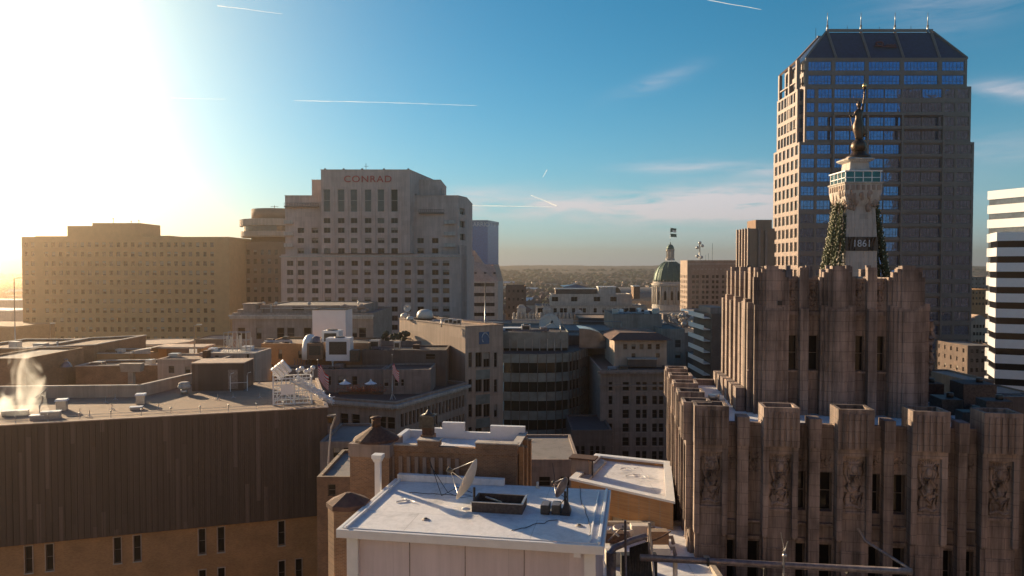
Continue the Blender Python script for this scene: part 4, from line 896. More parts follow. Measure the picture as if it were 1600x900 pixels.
vent_dome(485, 561, 141, 1.6, 4.8, 'tall white dome shaped vent beside the orange penthouse', 'white_p')
vent_dome(494, 560, 140, 1.4, 4.3, 'grey dome shaped vent right of the white dome vent', 'pipe')
hvac(492, 563, 138, 3.0, 2.5, 3.2, 'brown boxy cooling unit under the dome vents', 'brick_br')
hvac(516, 540, 146, 3.4, 3.5, 2.9, 'white round shouldered cooling tower before the lilac plant box', 'white_p')
hvac(528, 565, 138, 4.6, 3, 4.4, 'large pale cooling unit with a big dark louvre above the left flag', 'alu')
hvac(553, 566, 137, 1.6, 2, 2.2, 'small dark unit right of the large pale cooling unit', 'steel_d', False)
k = MB()
for i in range(7): k.tube([(i * .5, 0, 0), (i * .5 + .3, .3, 1.4), (i * .6, .5, 2)], .09, 5)
q = at(458, 573, 140); tag(k.build('pipe_cluster', 'pipe', loc=(q.x, q.y, q.z - .5)), 'tangle of pipes against the orange penthouse wall', 'pipes')

# shaded corner building with a cornice (two flags on its roof)
zr = at(618, 630, 121).z
b = Bld('corner_building', 'shaded corner building with dentil cornice, paired windows and two flag poles on its roof', 'building', (zat(618, 630, zr).x, zat(618, 630, zr).y))
A, B_, C_ = fp(b, ((455, 618), (618, 630), (729, 599)), zr)
pts = [A, B_, C_, (C_[0] - 14, C_[1] + 12), (A[0] + 1, A[1] + 30)]
def onw(p0, p1, lst, st='sash'):
    out = []
    for x0, y0, x1, y1 in lst:
        u0, z1 = b.on(p0, p1, x0, y0); u1, _ = b.on(p0, p1, x1, y1); _, z0 = b.on(p0, p1, x0, y1); out.append((u0, u1, z0, z1, st))
    return out
fw = []
for j in range(4):
    for x0 in (471, 487, 508, 531, 549, 576, 590, 604): 
        if j < 9: fw.append((x0, 640 + j * 30, x0 + 13, 657 + j * 30))
u_, z_ = b.on(B_, C_, 630, 645)
LBC = (Vector(C_) - Vector(B_)).length
rw = []
zz = [zr - 4.4 - 3.6 * j for j in range(7)]
for g in range(9):
    u0 = 1.5 + g * (LBC - 2) / 9
    for j in range(7): rw += [(u0, u0 + .85, zz[j], zz[j] + 2.3, 'sash'), (u0 + 1.15, u0 + 2.0, zz[j], zz[j] + 2.3, 'sash')]
fr = onw(A, B_, fw); fr = [(f[0], f[1], zz[i // 8], zz[i // 8] + 2.0, f[4]) for i, f in enumerate(fr)]
b.shell(pts, 0, zr, 'beige', 'tar', {0: fr, 1: rw}, .35, depth=.4, coping='beige', sub='beige')
o1 = inset(pts, -.75); i1 = inset(pts, .02); k = MB()
for i in (0, 1): k.prism([o1[i], o1[i + 1], i1[i + 1], i1[i]], zr - .75, zr - .25)
d = Vector(C_) - Vector(B_)
for (P0, P1) in ((A, B_), (B_, C_)):
    dd = Vector(P1) - Vector(P0); L = dd.length; dd.normalize(); k.T = Matrix.Translation((P0[0], P0[1], 0)) @ Matrix.Rotation(math.atan2(dd.y, dd.x), 4, 'Z'); u = .2
    while u < L - .3: k.box(u, u + .25, -.5, -.003, zr - 1.1, zr - .752); u += .5
k.T = Matrix.Identity(4); k.build('cornice', 'white_st', b.root)
# penthouses on its roof
def rooftop(name, label, px0, px1, ytop, Y, depth, wall, z0, roof='tar', hs=(), style='sash', rz=0, skew=0, coping=None, par=.3):
    q = at(px0, ytop, Y); x1 = at(px1, ytop, Y).x - q.x; bb = Bld(name, label, 'penthouse' if name == 'penthouse' else 'building', (q.x, q.y), rz)
    H_ = [(at(a, ytop, Y).x - q.x, at(c, ytop, Y).x - q.x, at(a, y1, Y).z, at(a, y0, Y).z) for a, y0, c, y1 in hs]
    bb.shell([(0, 0), (x1, skew), (x1, depth + skew), (0, depth)], z0, q.z, wall, roof, {0: H_}, par, depth=.25, style=style, coping=coping); bb.done(); return bb
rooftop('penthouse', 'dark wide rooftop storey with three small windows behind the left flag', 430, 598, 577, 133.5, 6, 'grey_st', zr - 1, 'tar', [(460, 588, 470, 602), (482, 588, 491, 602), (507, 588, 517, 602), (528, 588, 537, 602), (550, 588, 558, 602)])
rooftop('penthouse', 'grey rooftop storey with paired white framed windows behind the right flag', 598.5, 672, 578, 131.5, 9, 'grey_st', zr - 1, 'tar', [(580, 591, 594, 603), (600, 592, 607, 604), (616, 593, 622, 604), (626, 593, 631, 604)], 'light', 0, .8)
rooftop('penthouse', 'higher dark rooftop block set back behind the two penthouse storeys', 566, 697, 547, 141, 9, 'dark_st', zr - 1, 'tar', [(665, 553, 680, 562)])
hvac(585, 546, 145, 2, 2, 1.8, 'small grey unit on the set back dark rooftop block', 'steel', False)
hvac(620, 547, 143, 1.2, 1.2, 1.6, 'slim grey box on the dark rooftop block, left of the bank building', 'steel', False)
vt = thing('leafy_planter', 'heap of russet leaves in planters on the corner building roof between the flags', 'planter', tuple(at(566, 613, 125.5))); k = MB()
k.box(-4, 3.6, -.4, .5, -.3, .15).build('box', 'rust', vt); k = MB()
for i in range(900):
    x, y, z = rnd.gauss(0, 1.8), rnd.gauss(0, .4), .15 + abs(rnd.gauss(0, .5)); s_ = .13
    p_ = [Vector((x, y, z)) + Vector((rnd.uniform(-s_, s_), rnd.uniform(-s_, s_), rnd.uniform(-s_, s_))) for _ in range(4)]; k.face(p_)
k.build('leaves', 'leafr', vt)
for dx, lab in ((-3, 'folded white garden parasol on the corner building roof, left one'), (1.5, 'pale folded garden parasol on the corner building roof beside the leaves')):
    p_ = thing('parasol', lab, 'parasol', tuple(at(566, 611, 128) + Vector((dx, 0, -.2)))); MB().tube([(0, 0, 0), (0, 0, 2.1)], .05).build('pole', 'steel_d', p_); MB().lathe([(.08, 2.3), (.25, 1.9), (1.1, 1.5), (1.0, 1.46)][::-1], n=8, sm=False).build('canopy', 'alu', p_)
b.done()
flag('red and white striped flag on the left pole of the corner building roof', tuple(zat(497, 628, zr)), 7.0, 6.4, 2.3, 2.6, us_, sag=.6, polew=.07, rz=R(-5))
flag('small striped flag on the right pole of the corner building roof', tuple(zat(613, 624, zr)), 7.6, 6.2, 1.5, 1.9, us_, sag=.6, polew=.06, rz=R(-10))
k = MB()
for a in range(3): k.tube([(0, 0, 1.1), (.6 * math.cos(a * 2.1), .6 * math.sin(a * 2.1), 0)], .05)
tag(k.build('pole_tripod', 'steel', loc=tuple(zat(613, 624, zr))), 'small steel tripod bracing the right flag pole foot', 'tripod')

# bank building with blue sign: sunlit blank side, shaded front
zk = at(727, 511, 145).z
b = Bld('bank_building', 'tan office block with blank sunlit side wall, blue sign and cluttered roof', 'building', (zat(727, 511, zk).x, zat(727, 511, zk).y))
A, B_, C_ = fp(b, ((624, 498), (727, 511), (786, 508)), zk); back = (A[0] + (C_[0] - B_[0]), A[1] + (C_[1] - B_[1]))
pts = [A, B_, C_, back]; L = (Vector(C_) - Vector(B_)).length
hs = []
for y0, y1 in ((551, 574), (593, 613), (632, 652), (668, 690)):
    for x0, x1, st in ((732, 737.5, 'sash'), (743, 753, 'pair'), (755.5, 765.5, 'pair'), (772, 777, 'sash')): hs += onw(B_, C_, [(x0, y0, x1, y1)], st)
b.shell(pts, 0, zk, 'tan', 'mem_t', {1: hs}, .35, depth=.3, coping='beige', sub='beige')
u0, z1 = b.on(B_, C_, 748.5, 519); u1, z0 = b.on(B_, C_, 764, 537); dd = (Vector(C_) - Vector(B_)).normalized(); ang = math.atan2(dd.y, dd.x)
T = Matrix.Translation((*B_, 0)) @ Matrix.Rotation(ang, 4, 'Z')
k = MB(); k.T = T; k.box(u0, u1, -.12, -.003, z0, z1).build('sign_panel', 'blue', b.root)
k = MB(); k.T = T; cx, cz = (u0 + u1) / 2 + .1, (z0 + z1) / 2; r_ = (z1 - z0) * .42
k.tube([(cx + .1 + r_ * .75 * math.cos(a), -.18, cz + r_ * math.sin(a)) for a in [R(d) for d in range(60, 250, 19)]], .09, 6).tube([(cx + r_ * .15, -.18, cz + r_), (cx + r_ * .75, -.18, cz + r_ * .5), (cx + r_ * 1.0, -.18, cz - r_ * .1)], .11, 6, 0, .03).build('sign_emblem', 'silver', b.root)
for k_ in range(4):
    ua, za = b.on(B_, C_, 743.5, (581, 620, 657, 695)[k_]); ub, _ = b.on(B_, C_, 765.5, 600); k = MB(); k.T = T; k.box(ua, ub, -.03, -.004, za - 1.6, za + .3).build('spandrel_panel', 'spand', b.root)
for px, py, nm, r_ in ((633, 497, 'left', 1.1), (641, 500, 'mid', .8), (664, 497, 'big', 1.9)):
    q = zat(px, py, zk); vent_dome(px, py, q.y, r_, r_ * 1.1, {'left': 'white dome vent at the far corner of the bank roof', 'mid': 'small white dome vent second on the bank roof', 'big': 'wide pale dome on the bank building roof'}[nm])
def dish(name, label, loc, r, aim, pole=1.5, mat='dish', rough=None, arm=True):
    t = thing(name, label, 'satellite dish', loc, 0); MB().tube([(0, 0, 0), (0, 0, pole)], .07, 8).build('pole', 'steel_d', t)
    k = MB(); a = Vector(aim).normalized(); k.T = Matrix.Translation((0, 0, pole + r * .2)) @ a.to_track_quat('Z', 'Y').to_matrix().to_4x4()
    prof = [(r * f, .28 * r * f * f + .12 * r) for f in (0.02, .2, .4, .6, .8, 1)]; i = len(k.v); n = 28
    for q_, off in ((prof, 0), (prof[::-1], -.03)):
        for rr2, z in q_:
            for s in range(n): tt = 2 * math.pi * s / n; k.v.append(tuple(k.T @ Vector((rr2 * math.cos(tt), rr2 * math.sin(tt), z + off))))
    for j in range(11):
        for s in range(n): s2 = (s + 1) % n; k.f.append((i + j * n + s, i + j * n + s2, i + (j + 1) * n + s2, i + (j + 1) * n + s)); k.m.append(0); k.sm.append(True)
    T2 = k.T; k.build('reflector', mat, t)
    k = MB(); k.T = T2
    for tt in (R(90), R(210), R(330)): k.tube([(r * .95 * math.cos(tt), r * .95 * math.sin(tt), .38 * r), (0, 0, r * 1.25)], .018 * max(1, r), 5)
    k.build('feed_struts', 'steel', t); k = MB(); k.T = T2; k.cyl(0, 0, r * 1.15, r * 1.4, .09 * r + .03, n=10); k.build('feed_horn', 'steel_d', t); return t
q = zat(637, 499, zk); dish('satellite_dish', 'small round dish standing at the far corner of the bank roof', (q.x, q.y, zk - .3), .9, (-.2, -1, .3), 2.6)
for i, (px, py) in enumerate(((698, 506), (704, 507), (711, 507), (717, 508))):
    q = zat(px, py, zk); hvac(px, py, q.y, .9, .8, .9 + .3 * (i % 2), ('first small pale unit in the row on the bank roof, farthest left', 'second small unit in the row on the bank roof', 'third small unit in the row on the bank roof', 'small unit on the bank roof next to the corner')[i], 'dish' if i % 2 else 'steel', False)
q = zat(758, 505, zk); tag(MB().tube([(0, 0, -.4), (0, 0, 8.6)], .16, 8, 0, .1).build('mast', 'steel', loc=(q.x, q.y, zk)), 'tall pale mast on the bank roof above the blue sign', 'mast')
k = MB(); 
for j in range(3): k.tube([zat(724, 504 + j, zk) + Vector((0, 0, .5 + j * .25)), zat(757, 507, zk) + Vector((0, 0, .4 + j * .2)), zat(786, 507, zk) + Vector((0, 0, .4))], .06, 5)
tag(k.build('roof_cables', 'steel'), 'bundle of pale cables stretched over the bank roof', 'cables')
b.done()
# terrace block beside it
rooftop('building', 'grey flat roofed block behind the corner building, left of the bank side wall', 590, 700, 533, 160, 14, 'grey_st', 20, 'mem_g')
k = MB()
for i in range(40): k.ball((rnd.uniform(0, 6), rnd.uniform(0, 2), rnd.uniform(.2, 1.8)), rnd.uniform(.2, .6), 6)
q = at(596, 533, 162); tag(k.build('shrub_row', 'tree_c', loc=(q.x, q.y, q.z)), 'row of dark shrubs on the grey flat roof left of the bank', 'shrubs')

# curved green glass office
b = Bld('curved_glass_office', 'curved office with greenish glass bands and a set back top storey, centre', 'building', (0, 0))
zg = at(790, 553, 150).z; Pf = []
for px, Y in ((785, 150), (812, 149.6), (840, 149.5), (868, 150), (889, 151.5), (905, 155), (918, 162), (928, 172), (934, 186)): q = at(px, 560, Y); Pf.append((q.x, Y))
pts = Pf + [(Pf[-1][0], 205), (Pf[0][0], 205)]
zs = [zg - 3.9 * k for k in range(10)]
mb1, mb2, fins = MB(), MB(), MB()
def ring(mb, P, z0, z1, off=0):
    Q = inset(P, off) if off else P
    for i in range(len(P)): a, c = Q[i], Q[(i + 1) % len(P)]; mb.face([(*a, z0), (*c, z0), (*c, z1), (*a, z1)])
for z in zs: ring(mb1, pts, z - 1.8, z); mb1.face([(*p, z) for p in pts]); mb1.face([(*p, z - 1.8) for p in pts])
for z in zs: ring(mb2, pts, z - 3.9, z - 1.8, .3)
def along(P, step):
    out = []
    for i in range(len(P) - 1):
        a, c = Vector(P[i]), Vector(P[i + 1]); L = (c - a).length; n = max(1, int(L / step))
        for k_ in range(n): out.append((a + (c - a) * k_ / n, math.atan2(c.y - a.y, c.x - a.x)))
    return out
for p, ang in along(Pf, 1.35): fins.T = Matrix.Translation((p.x, p.y, 0)) @ Matrix.Rotation(ang, 4, 'Z'); fins.box(-.05, .05, -.16, .28, zs[-1] - 3.9, zg + .15)
mb1.build('spandrel_bands', 'spand', b.root); mb2.build('window_bands', 'glt', b.root); fins.build('mullions', 'frame', b.root)
MB().face([(*p, zg + .01) for p in pts]).build('roof', 'tar', b.root)
up = [(at(px, 540, Y).x, Y) for px, Y in ((785, 156), (820, 155.6), (855, 155.6), (888, 156.5))]; up += [(up[-1][0] + .2, 182), (up[0][0], 182)]; z2 = at(800, 519, 156).z
m1, m2, m3 = MB(), MB(), MB(); ring(m1, up, z2 - 3.4, z2); ring(m2, up, zg, z2 - 3.4, .25)
for p, ang in along(up[:4], 1.5): m3.T = Matrix.Translation((p.x, p.y, 0)) @ Matrix.Rotation(ang, 4, 'Z'); m3.box(-.07, .07, -.35, .2, zg, z2 - 1.4)
m1.build('top_band', 'spand', b.root); m2.build('top_windows', 'glt', b.root); m3.build('top_mullions', 'white_st', b.root); MB().face([(*p, z2 - .4) for p in up]).build('top_roof', 'tar', b.root)
hvac(802, 520, 165, 5, 3, 1.1, 'long white cooling unit on the curved office roof', 'white_p', False); hvac(822, 519, 163, 2, 2, 1.6, 'square steel unit on the curved office roof', 'steel')
k = MB().tube([(-18, 0, 1.2), (20, 0, .8)], .06, 4).tube([(-18, 0, -.4), (-18, 0, 1.3)], .08, 5).tube([(20, 0, -.4), (20, 0, .9)], .08, 5); q = at(840, 514, 176); tag(k.build('roof_rail', 'steel', loc=(q.x, q.y, z2)), 'thin rail along the back of the curved office roof', 'railing')
dish('satellite_dish', 'big pale dish on the curved office roof before the ornate building', tuple(at(858, 520, 172)), 2.6, (.15, -1, .35), 1.2)
b.done()
# roof volume behind the curved part
rooftop('building', 'shaded brown block with a small door right of the curved office top storey', 888, 962, 524, 168, 12, 'grey_st', 20, 'tar', [(912, 537, 922, 551)])
k = MB(); 
for j in range(10): a, c = R(90 * j / 10), R(90 * (j + 1) / 10); k.face([(8 * math.sin(a) * .9, 0, 4.4 * math.cos(a)), (8 * math.sin(c) * .9, 0, 4.4 * math.cos(c)), (8 * math.sin(c) * .9, 8, 4.4 * math.cos(c)), (8 * math.sin(a) * .9, 8, 4.4 * math.cos(a))])
k.face([(0, 0, 4.4)] + [(8 * math.sin(R(9 * j)) * .9, 0, 4.4 * math.cos(R(9 * j))) for j in range(1, 11)] + [(0, 0, 0)])
q = at(905, 552, 160); tag(k.build('curved_roof_light', 'alu_g', loc=(q.x, q.y, zg + .02)), 'pale quarter round glazed roof light behind the curved office', 'roof light')
# blocks in front of the ornate building
rooftop('building', 'long dark brown blank block before the ornate pale building', 904, 957, 497, 240, 20, 'brick_dk', 10, 'mem_t')
rooftop('building', 'long dim grey block below the ornate pale building', 800, 962, 516, 205, 22, 'grey_st', 10, 'mem_g', [(890, 528, 898, 538)])
rooftop('building', 'broad blank beige wall block behind the hip roofed building', 957, 1034, 491, 215, 20, 'beige', 10, 'tar', [], par=.6)
rooftop('building', 'beige block with two tall windows right of the blank beige wall', 1033.5, 1070, 514, 205, 20, 'beige', 10, 'tar', [(1055, 531, 1064, 543), (1055, 550, 1064, 560)])
rooftop('building', 'grey stone block with broken roofline just below the dome', 1036, 1092, 491, 300, 25, 'grey_st', 10, 'tar', [(1086, 514, 1090, 522)])
rooftop('building', 'low block with a blue grey roof below the office of paired windows', 1084, 1122, 487, 330, 25, 'blue', 10, 'mem_g')
rooftop('building', 'shaded grey block between the roof clutter and the balcony tower', 1070, 1106, 520, 225, 25, 'grey_st', 10, 'tar', [(1087, 514, 1091, 522), (1087, 535, 1091, 542), (1087, 551, 1091, 558)])
for i in range(13): 
    px = 962 + i * 5.2 + rnd.uniform(-1, 1); hvac(px, 491 - 0, 219 + rnd.uniform(0, 8), rnd.uniform(.8, 2.2), 1.5, rnd.uniform(.7, 2.0), 'small cluttered roof unit in the row on the blank beige wall block', rnd.choice(['dish', 'rust', 'steel', 'pipe', 'white_p']), False, 0, False)['group'] = 'roof units on the blank beige block'
k = MB()
for i in range(26): k.ball((rnd.uniform(-6, 7), rnd.uniform(0, 4), rnd.uniform(0, 3.2)), rnd.uniform(.4, 1.1), 6, 0, 1, 1, .7)
for i in range(10): a = Vector((rnd.uniform(-5, 6), 0, rnd.uniform(1, 3))); k.tube([a, a + Vector((rnd.uniform(1, 3), 0, -rnd.uniform(.5, 2)))], .2, 5)
q = at(1062, 497, 250); tag(k.build('statuary_group', 'white_st', loc=(q.x, q.y, q.z - 2)), 'lumpy pale stone statuary group on the roof below the dome', 'statuary')
# hip roofed building, shaded, many windows
zu = at(960, 578, 140).z
b = Bld('hip_roofed_building', 'shaded building with regular dark windows and a hip roofed top storey', 'building', (at(938, 580, 140).x, 140)); x1 = at(1050, 580, 140).x - b.o.x; lx = lambda px: at(px, 600, 140).x - b.o.x
hs = []
for j in range(9):
    y = 604 + j * 21.6; z1 = at(980, y - 7, 140).z
    for x0, x1_ in ((973, 983), (994, 1001), (1004, 1011), (1019.5, 1027), (1030, 1037), (951, 957)): hs.append((lx(x0), lx(x1_), z1 - 1.65, z1, 'light' if (j == 0 and x0 > 1015) else 'sash'))
b.rect(0, x1, 0, 30, 0, zu, 'grey_st', 'tar', {0: hs}, .4, depth=.35, sub='beige', weights='a')
MB().box(-.5, x1 + .3, -.55, -.004, zu - .7, zu - .2).box(-.2, x1 + .1, -.25, -.003, zu - 3.2, zu - 2.8).build('cornice', 'grey_st', b.root)
pz0, pz1 = zu - .4, at(980, 531, 147).z; pa, pb = at(960, 550, 147).x - b.o.x, at(1042, 550, 147).x - b.o.x; qx = lambda px: at(px, 550, 147).x - b.o.x - pa
b.rect(pa, pb, 7, 22, pz0, pz1, 'tan', 'tar', {0: [(qx(p) - .4, qx(p) + .4, at(980, 546, 147).z, at(980, 537.5, 147).z) for p in (977, 990, 1002.5, 1015, 1028)] + [(qx(p) - .4, qx(p) + .4, at(980, 559, 147).z, at(980, 552, 147).z) for p in (990, 1028)]}, 0, depth=.3, name='top_storey_wall', roofname='top_storey_ceiling')
MB().prism([(pa - 1, 6), (pb + 1, 6), (pb + 1, 23), (pa - 1, 23)], pz1 + .003, pz1 + 1.25, k=.62).build('hip_roof', 'tile', b.root)
MB().box(pa + 2.6, pb - 2.4, 5.2, 6.98, pz0 + .3, at(980, 560, 147).z).build('porch', 'dark_st', b.root); MB().box(pa + 2.4, pb - 2.2, 5.0, 6.98, at(980, 560, 147).z + .003, at(980, 558.5, 147).z).build('porch_roof', 'white_st', b.root)
b.done()
# low wings in the street gap
rooftop('building', 'old low dark wing with arched dark windows in the street gap', 893, 957, 672, 131, 14, 'dark_st', 0, 'tar', [(899, 697, 905, 712), (908, 697, 914, 712), (922, 697, 928, 712), (931, 697, 937, 712), (940, 697, 946, 712)])
rooftop('building', 'low grey block with two dark windows above the white roof', 770, 905, 718, 92, 14, 'grey_st', 0, 'mem_g', [(806, 746, 820, 762), (842, 745, 860, 760), (876, 745, 890, 760)])
# brick tower with white balconies
b = Bld('balcony_tower', 'dark brick tower with slanting white balcony slabs left of the art deco tower', 'building', (at(1112, 500, 160).x, 160)); x1 = at(1124, 500, 160).x - b.o.x; zt = at(1112, 490, 160).z
b.rect(0, x1 + 3, 0, 16, 0, zt, 'brick_dk', 'tar', {}, .4); k = MB()
z = zt - 1.2
while z > 20: k.box(-1.5, -.01, 1.0, 15, z, z + .18); k.box(-1.5, -1.42, 1.0, 15, z + .182, z + 1.0); z -= 2.5
k.build('balcony', 'white_p', b.root); MB().box(.2, x1 + 2, 2, 12, zt - .3, zt + 1.2).build('stair_head', 'grey_st', b.root); b.done()

# ---- left: roofs behind the brown clad building
rooftop('building', 'low dark brown block with a sunlit rim at the left edge of the photo', -60, 40, 545, 138, 18, 'brick_br', 10, 'mem_t', coping='white_st')  # pale coping colour stands in for the sunlit rims, here and just below
rooftop('building', 'brown block with slanting sunlit rim beside the left drum', 42, 118, 545, 135, 20, 'brick_br', 10, 'mem_t', skew=6, coping='white_st')
rooftop('building', 'long low brown block between the two round drums', 116, 205, 553, 142, 8, 'hyatt', 10, 'mem_t', coping='white_st')
rooftop('building', 'lower brown slab with ribbed wall behind the roof parapet', 118, 262, 573, 128, 8, 'brick_br', 10, 'mem_t', skew=2, coping='white_st')
rooftop('building', 'small brown block under a thin flat canopy', 232, 262, 545, 150, 10, 'hyatt_d', 10, 'mem_t')
for px, Y, lab in ((100, 205, 'large round concrete drum, left one of two, before the brick office'), (252, 205, 'large round concrete drum, right one of two, before the brick office')):
    q = at(px, 533, Y); r_ = 48 * Y / FPX; t = thing('round_drum', lab, 'drum', (q.x, Y, 0)); n = 40
    MB().lathe([(r_, 0), (r_, q.z), (r_ - .4, q.z), (r_ - .4, q.z - 1.6), (.1, q.z - 1.8)], n=n, sm=False).build('wall', 'concrete', t); MB().lathe([(r_ + .25, q.z - .9), (r_ + .25, q.z - .2)], n=n).build('rim', 'tan', t)
b = rooftop('penthouse', 'tan stepped rooftop block with two windows behind the ribbed plant room', 246, 345, 561, 122, 8, 'tan', 10, 'mem_t', [(263, 572, 272, 583), (289, 573, 297, 583)])
rooftop('penthouse', 'yellowish rooftop block carrying the caged antennas', 311, 402, 551, 128, 9, 'tan', 10, 'white_st', [(337, 555, 344, 561), (390, 552, 394, 565)], skew=-1.5)
t = thing('flat_canopy', 'thin flat canopy on a wall over the tan rooftop block', 'canopy', tuple(at(236, 545, 146))); MB().box(0, 10.4, 0, 6, 0, .35).build('slab', 'tan', t); MB().box(.3, 1.2, .4, 5.5, -3.5, -.003).box(9, 9.8, .4, 5.5, -3.5, -.003).build('support', 'hyatt', t)
t = thing('canopy_wedge', 'bright sloping slab end beside the flat canopy', 'slab', tuple(at(203, 553, 143))); MB().face([(0, 0, 0), (4, 0, .0), (4, 0, 1.1), (0, 0, .5)]).face([(0, 0, .5), (4, 0, 1.1), (4, 5, 1.1), (0, 5, .5)]).build('slab', 'white_st', t); MB().box(.2, 3.8, .3, 4.5, -2, -.003).build('support', 'hyatt', t)
t = thing('concrete_tee', 'concrete T shaped pier standing behind the left roof parapet', 'pier', tuple(at(206, 606, 116))); MB().box(-.4, .4, -.4, .4, -6, 2.6).build('column', 'concrete', t); MB().prism([(-1.4, -.6), (1.6, -.6), (1.6, .6), (-1.4, .6)], 2.602, 3.9, 0, k=1.12).build('cap', 'concrete', t)
t = thing('roof_cupola', 'small pale cone roofed vent behind the steam', 'vent', tuple(at(103, 573, 126))); MB().lathe([(1.0, 0), (.75, .5), (.35, .9), (.35, 1.2), (.15, 1.4)], n=12, sm=False).build('cone', 'alu_g', t)
k = thing('antenna_cage', 'cage of antenna panels on the yellowish rooftop block', 'antenna cage', tuple(at(350, 553, 131))); m = MB()
for i in range(6): m.tube([(i * .8, 0, 0), (i * .8, 0, 3.8)], .05, 4).tube([(i * .8, 2, 0), (i * .8, 2, 3.8)], .05, 4)
for z in (1, 2.4, 3.8): m.tube([(0, 0, z), (4, 0, z)], .05, 4).tube([(0, 2, z), (4, 2, z)], .05, 4).tube([(4, 0, z), (4, 2, z)], .05, 4)
for i in range(5): m.tube([(i * .8, 0, 0), (i * .8 + .8, 0, 1)], .04, 4).tube([(i * .8 + .8, 0, 1), (i * .8, 0, 2.4)], .04, 4)
m.build('frame', 'steel', k)
for i in range(8): MB().box(0, .35, 0, .15, 0, 1.5).build('panel_antenna', rnd.choice(['dish', 'steel']), k, loc=(rnd.uniform(-.2, 3.9), rnd.choice((-.2, 2.1)), rnd.uniform(.4, 2.2)))
def lamp_post(px, py0, py1, Y, label, arm=1.2, spots=False):
    q = at(px, py1, Y); h_ = at(px, py0, Y).z - q.z; t = thing('lamp_post', label, 'lamp post', (q.x, q.y, q.z - 6)); MB().tube([(0, 0, 0), (0, 0, h_ + 6)], .16, 8, 0, .09).build('pole', 'steel', t)
    m = MB().tube([(0, 0, h_ + 5.9), (arm, 0, h_ + 6.1)], .06, 5); m.build('arm', 'steel', t); MB().box(arm - .4, arm + .5, -.25, .25, h_ + 6.0, h_ + 6.2).build('lamp_head', 'dish', t)
lamp_post(24, 435, 545, 175, 'tall slender lamp post at the far left before the hills')
lamp_post(79, 506, 545, 160, 'slender pole before the left part of the brick office', .5)
lamp_post(304, 508, 556, 140, 'tall slender lamp post with a bent head before the brick office right part', .9)
# far left freeway strips and lots
for x0, x1, y, Y, lab in ((-80, 32, 470, 640, 'farthest of the pale low sheds at the far left edge'), (-80, 30, 486, 520, 'middle of the pale low sheds at the far left edge'), (-80, 30, 512, 330, 'nearest brown shed at the far left edge')):
    q = at(x0, y, Y); small_house('low_shed', lab, 'shed', at((x0 + x1) / 2, y, Y).x, Y, at(x1, y, Y).x - q.x, 25, q.z if q.z > 4 else 6, 'brick_br' if 'brown' in lab else 'white_st', 'mem_t' if 'brown' in lab else 'white_p', None, False)
# fill: rows of low city roofs between
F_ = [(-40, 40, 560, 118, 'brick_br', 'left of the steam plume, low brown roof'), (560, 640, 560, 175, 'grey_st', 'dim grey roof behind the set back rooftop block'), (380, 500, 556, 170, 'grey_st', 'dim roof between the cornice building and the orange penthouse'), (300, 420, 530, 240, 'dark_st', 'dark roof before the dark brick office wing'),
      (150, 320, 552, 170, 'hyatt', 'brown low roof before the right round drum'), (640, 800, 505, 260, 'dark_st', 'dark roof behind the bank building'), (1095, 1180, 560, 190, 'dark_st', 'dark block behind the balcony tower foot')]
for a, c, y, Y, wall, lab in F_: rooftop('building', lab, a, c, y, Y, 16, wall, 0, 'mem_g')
for px, py, Y, w_, h_, mt, lab in ((60, 545, 140, 2.2, 1.0, 'steel', 'low steel unit on the slant rimmed brown block at left'), (20, 547, 142, 1.6, 1.6, 'dish', 'pale square unit on the low dark block at the left edge'), (130, 553, 145, 2.4, .9, 'steel', 'low steel unit on the long brown block between the drums'), (160, 553, 145, 1.0, 1.5, 'rust', 'small rusty unit on the long brown block between the drums'), (185, 552, 146, 1.4, .8, 'dish', 'pale low unit at the end of the long brown block'), (150, 573, 131, 2, .8, 'pipe', 'dark low unit on the lower ribbed slab'), (232, 572, 131, 1.2, 1.1, 'steel', 'small steel unit near the tan stepped rooftop block'), (270, 561, 126, 1.6, .9, 'steel', 'small steel unit on the tan stepped rooftop block'), (320, 560, 125, .8, 1.3, 'rust', 'narrow rusty vent on the tan stepped rooftop block'), (330, 551, 133, 1.2, .8, 'white_p', 'white low unit left of the antenna cage'), (385, 549, 134, 1.8, .9, 'white_p', 'white long unit right of the antenna cage'), (420, 537, 147, 1.5, .9, 'rust', 'rusty unit at the left end of the orange penthouse roof'), (445, 537, 147, 1, 1.4, 'steel_d', 'dark upright vent on the orange penthouse roof'), (650, 546, 146, 1.3, .9, 'rust', 'low rusty unit right on the set back dark rooftop block'), (530, 577, 137, 1.6, 1.0, 'pipe', 'low dark unit on the wide rooftop storey behind the left flag'), (850, 520, 160, 1.4, 1.2, 'pipe', 'dark unit near the right end of the curved office roof'), (975, 580, 142, 1.6, .9, 'steel_d', 'low dark unit on the hip roofed building main roof')): hvac(px, py, Y, w_, 1.6, h_, lab, mt, False, 0, False)
def pipe_run(px, py, Y, L, lab, mt='steel', n=3, rz=0):
    q = at(px, py, Y); k = MB()
    for j in range(n): y = j * .55; h_ = .35 + .2 * (j % 2); k.tube([(0, y, 0), (0, y, h_), (L * .55, y, h_), (L * .55 + .4, y + .8, h_), (L, y + .8, h_), (L, y + .8, 0)], .09 + .03 * (j % 2), 6)
    for j in range(int(L / 1.6)): k.box(j * 1.6 + .3, j * 1.6 + .42, -.2, n * .55, .08, .2)
    tag(k.build('pipe_run', mt, loc=(q.x, q.y, q.z - .02), rz=rz), lab, 'pipes')
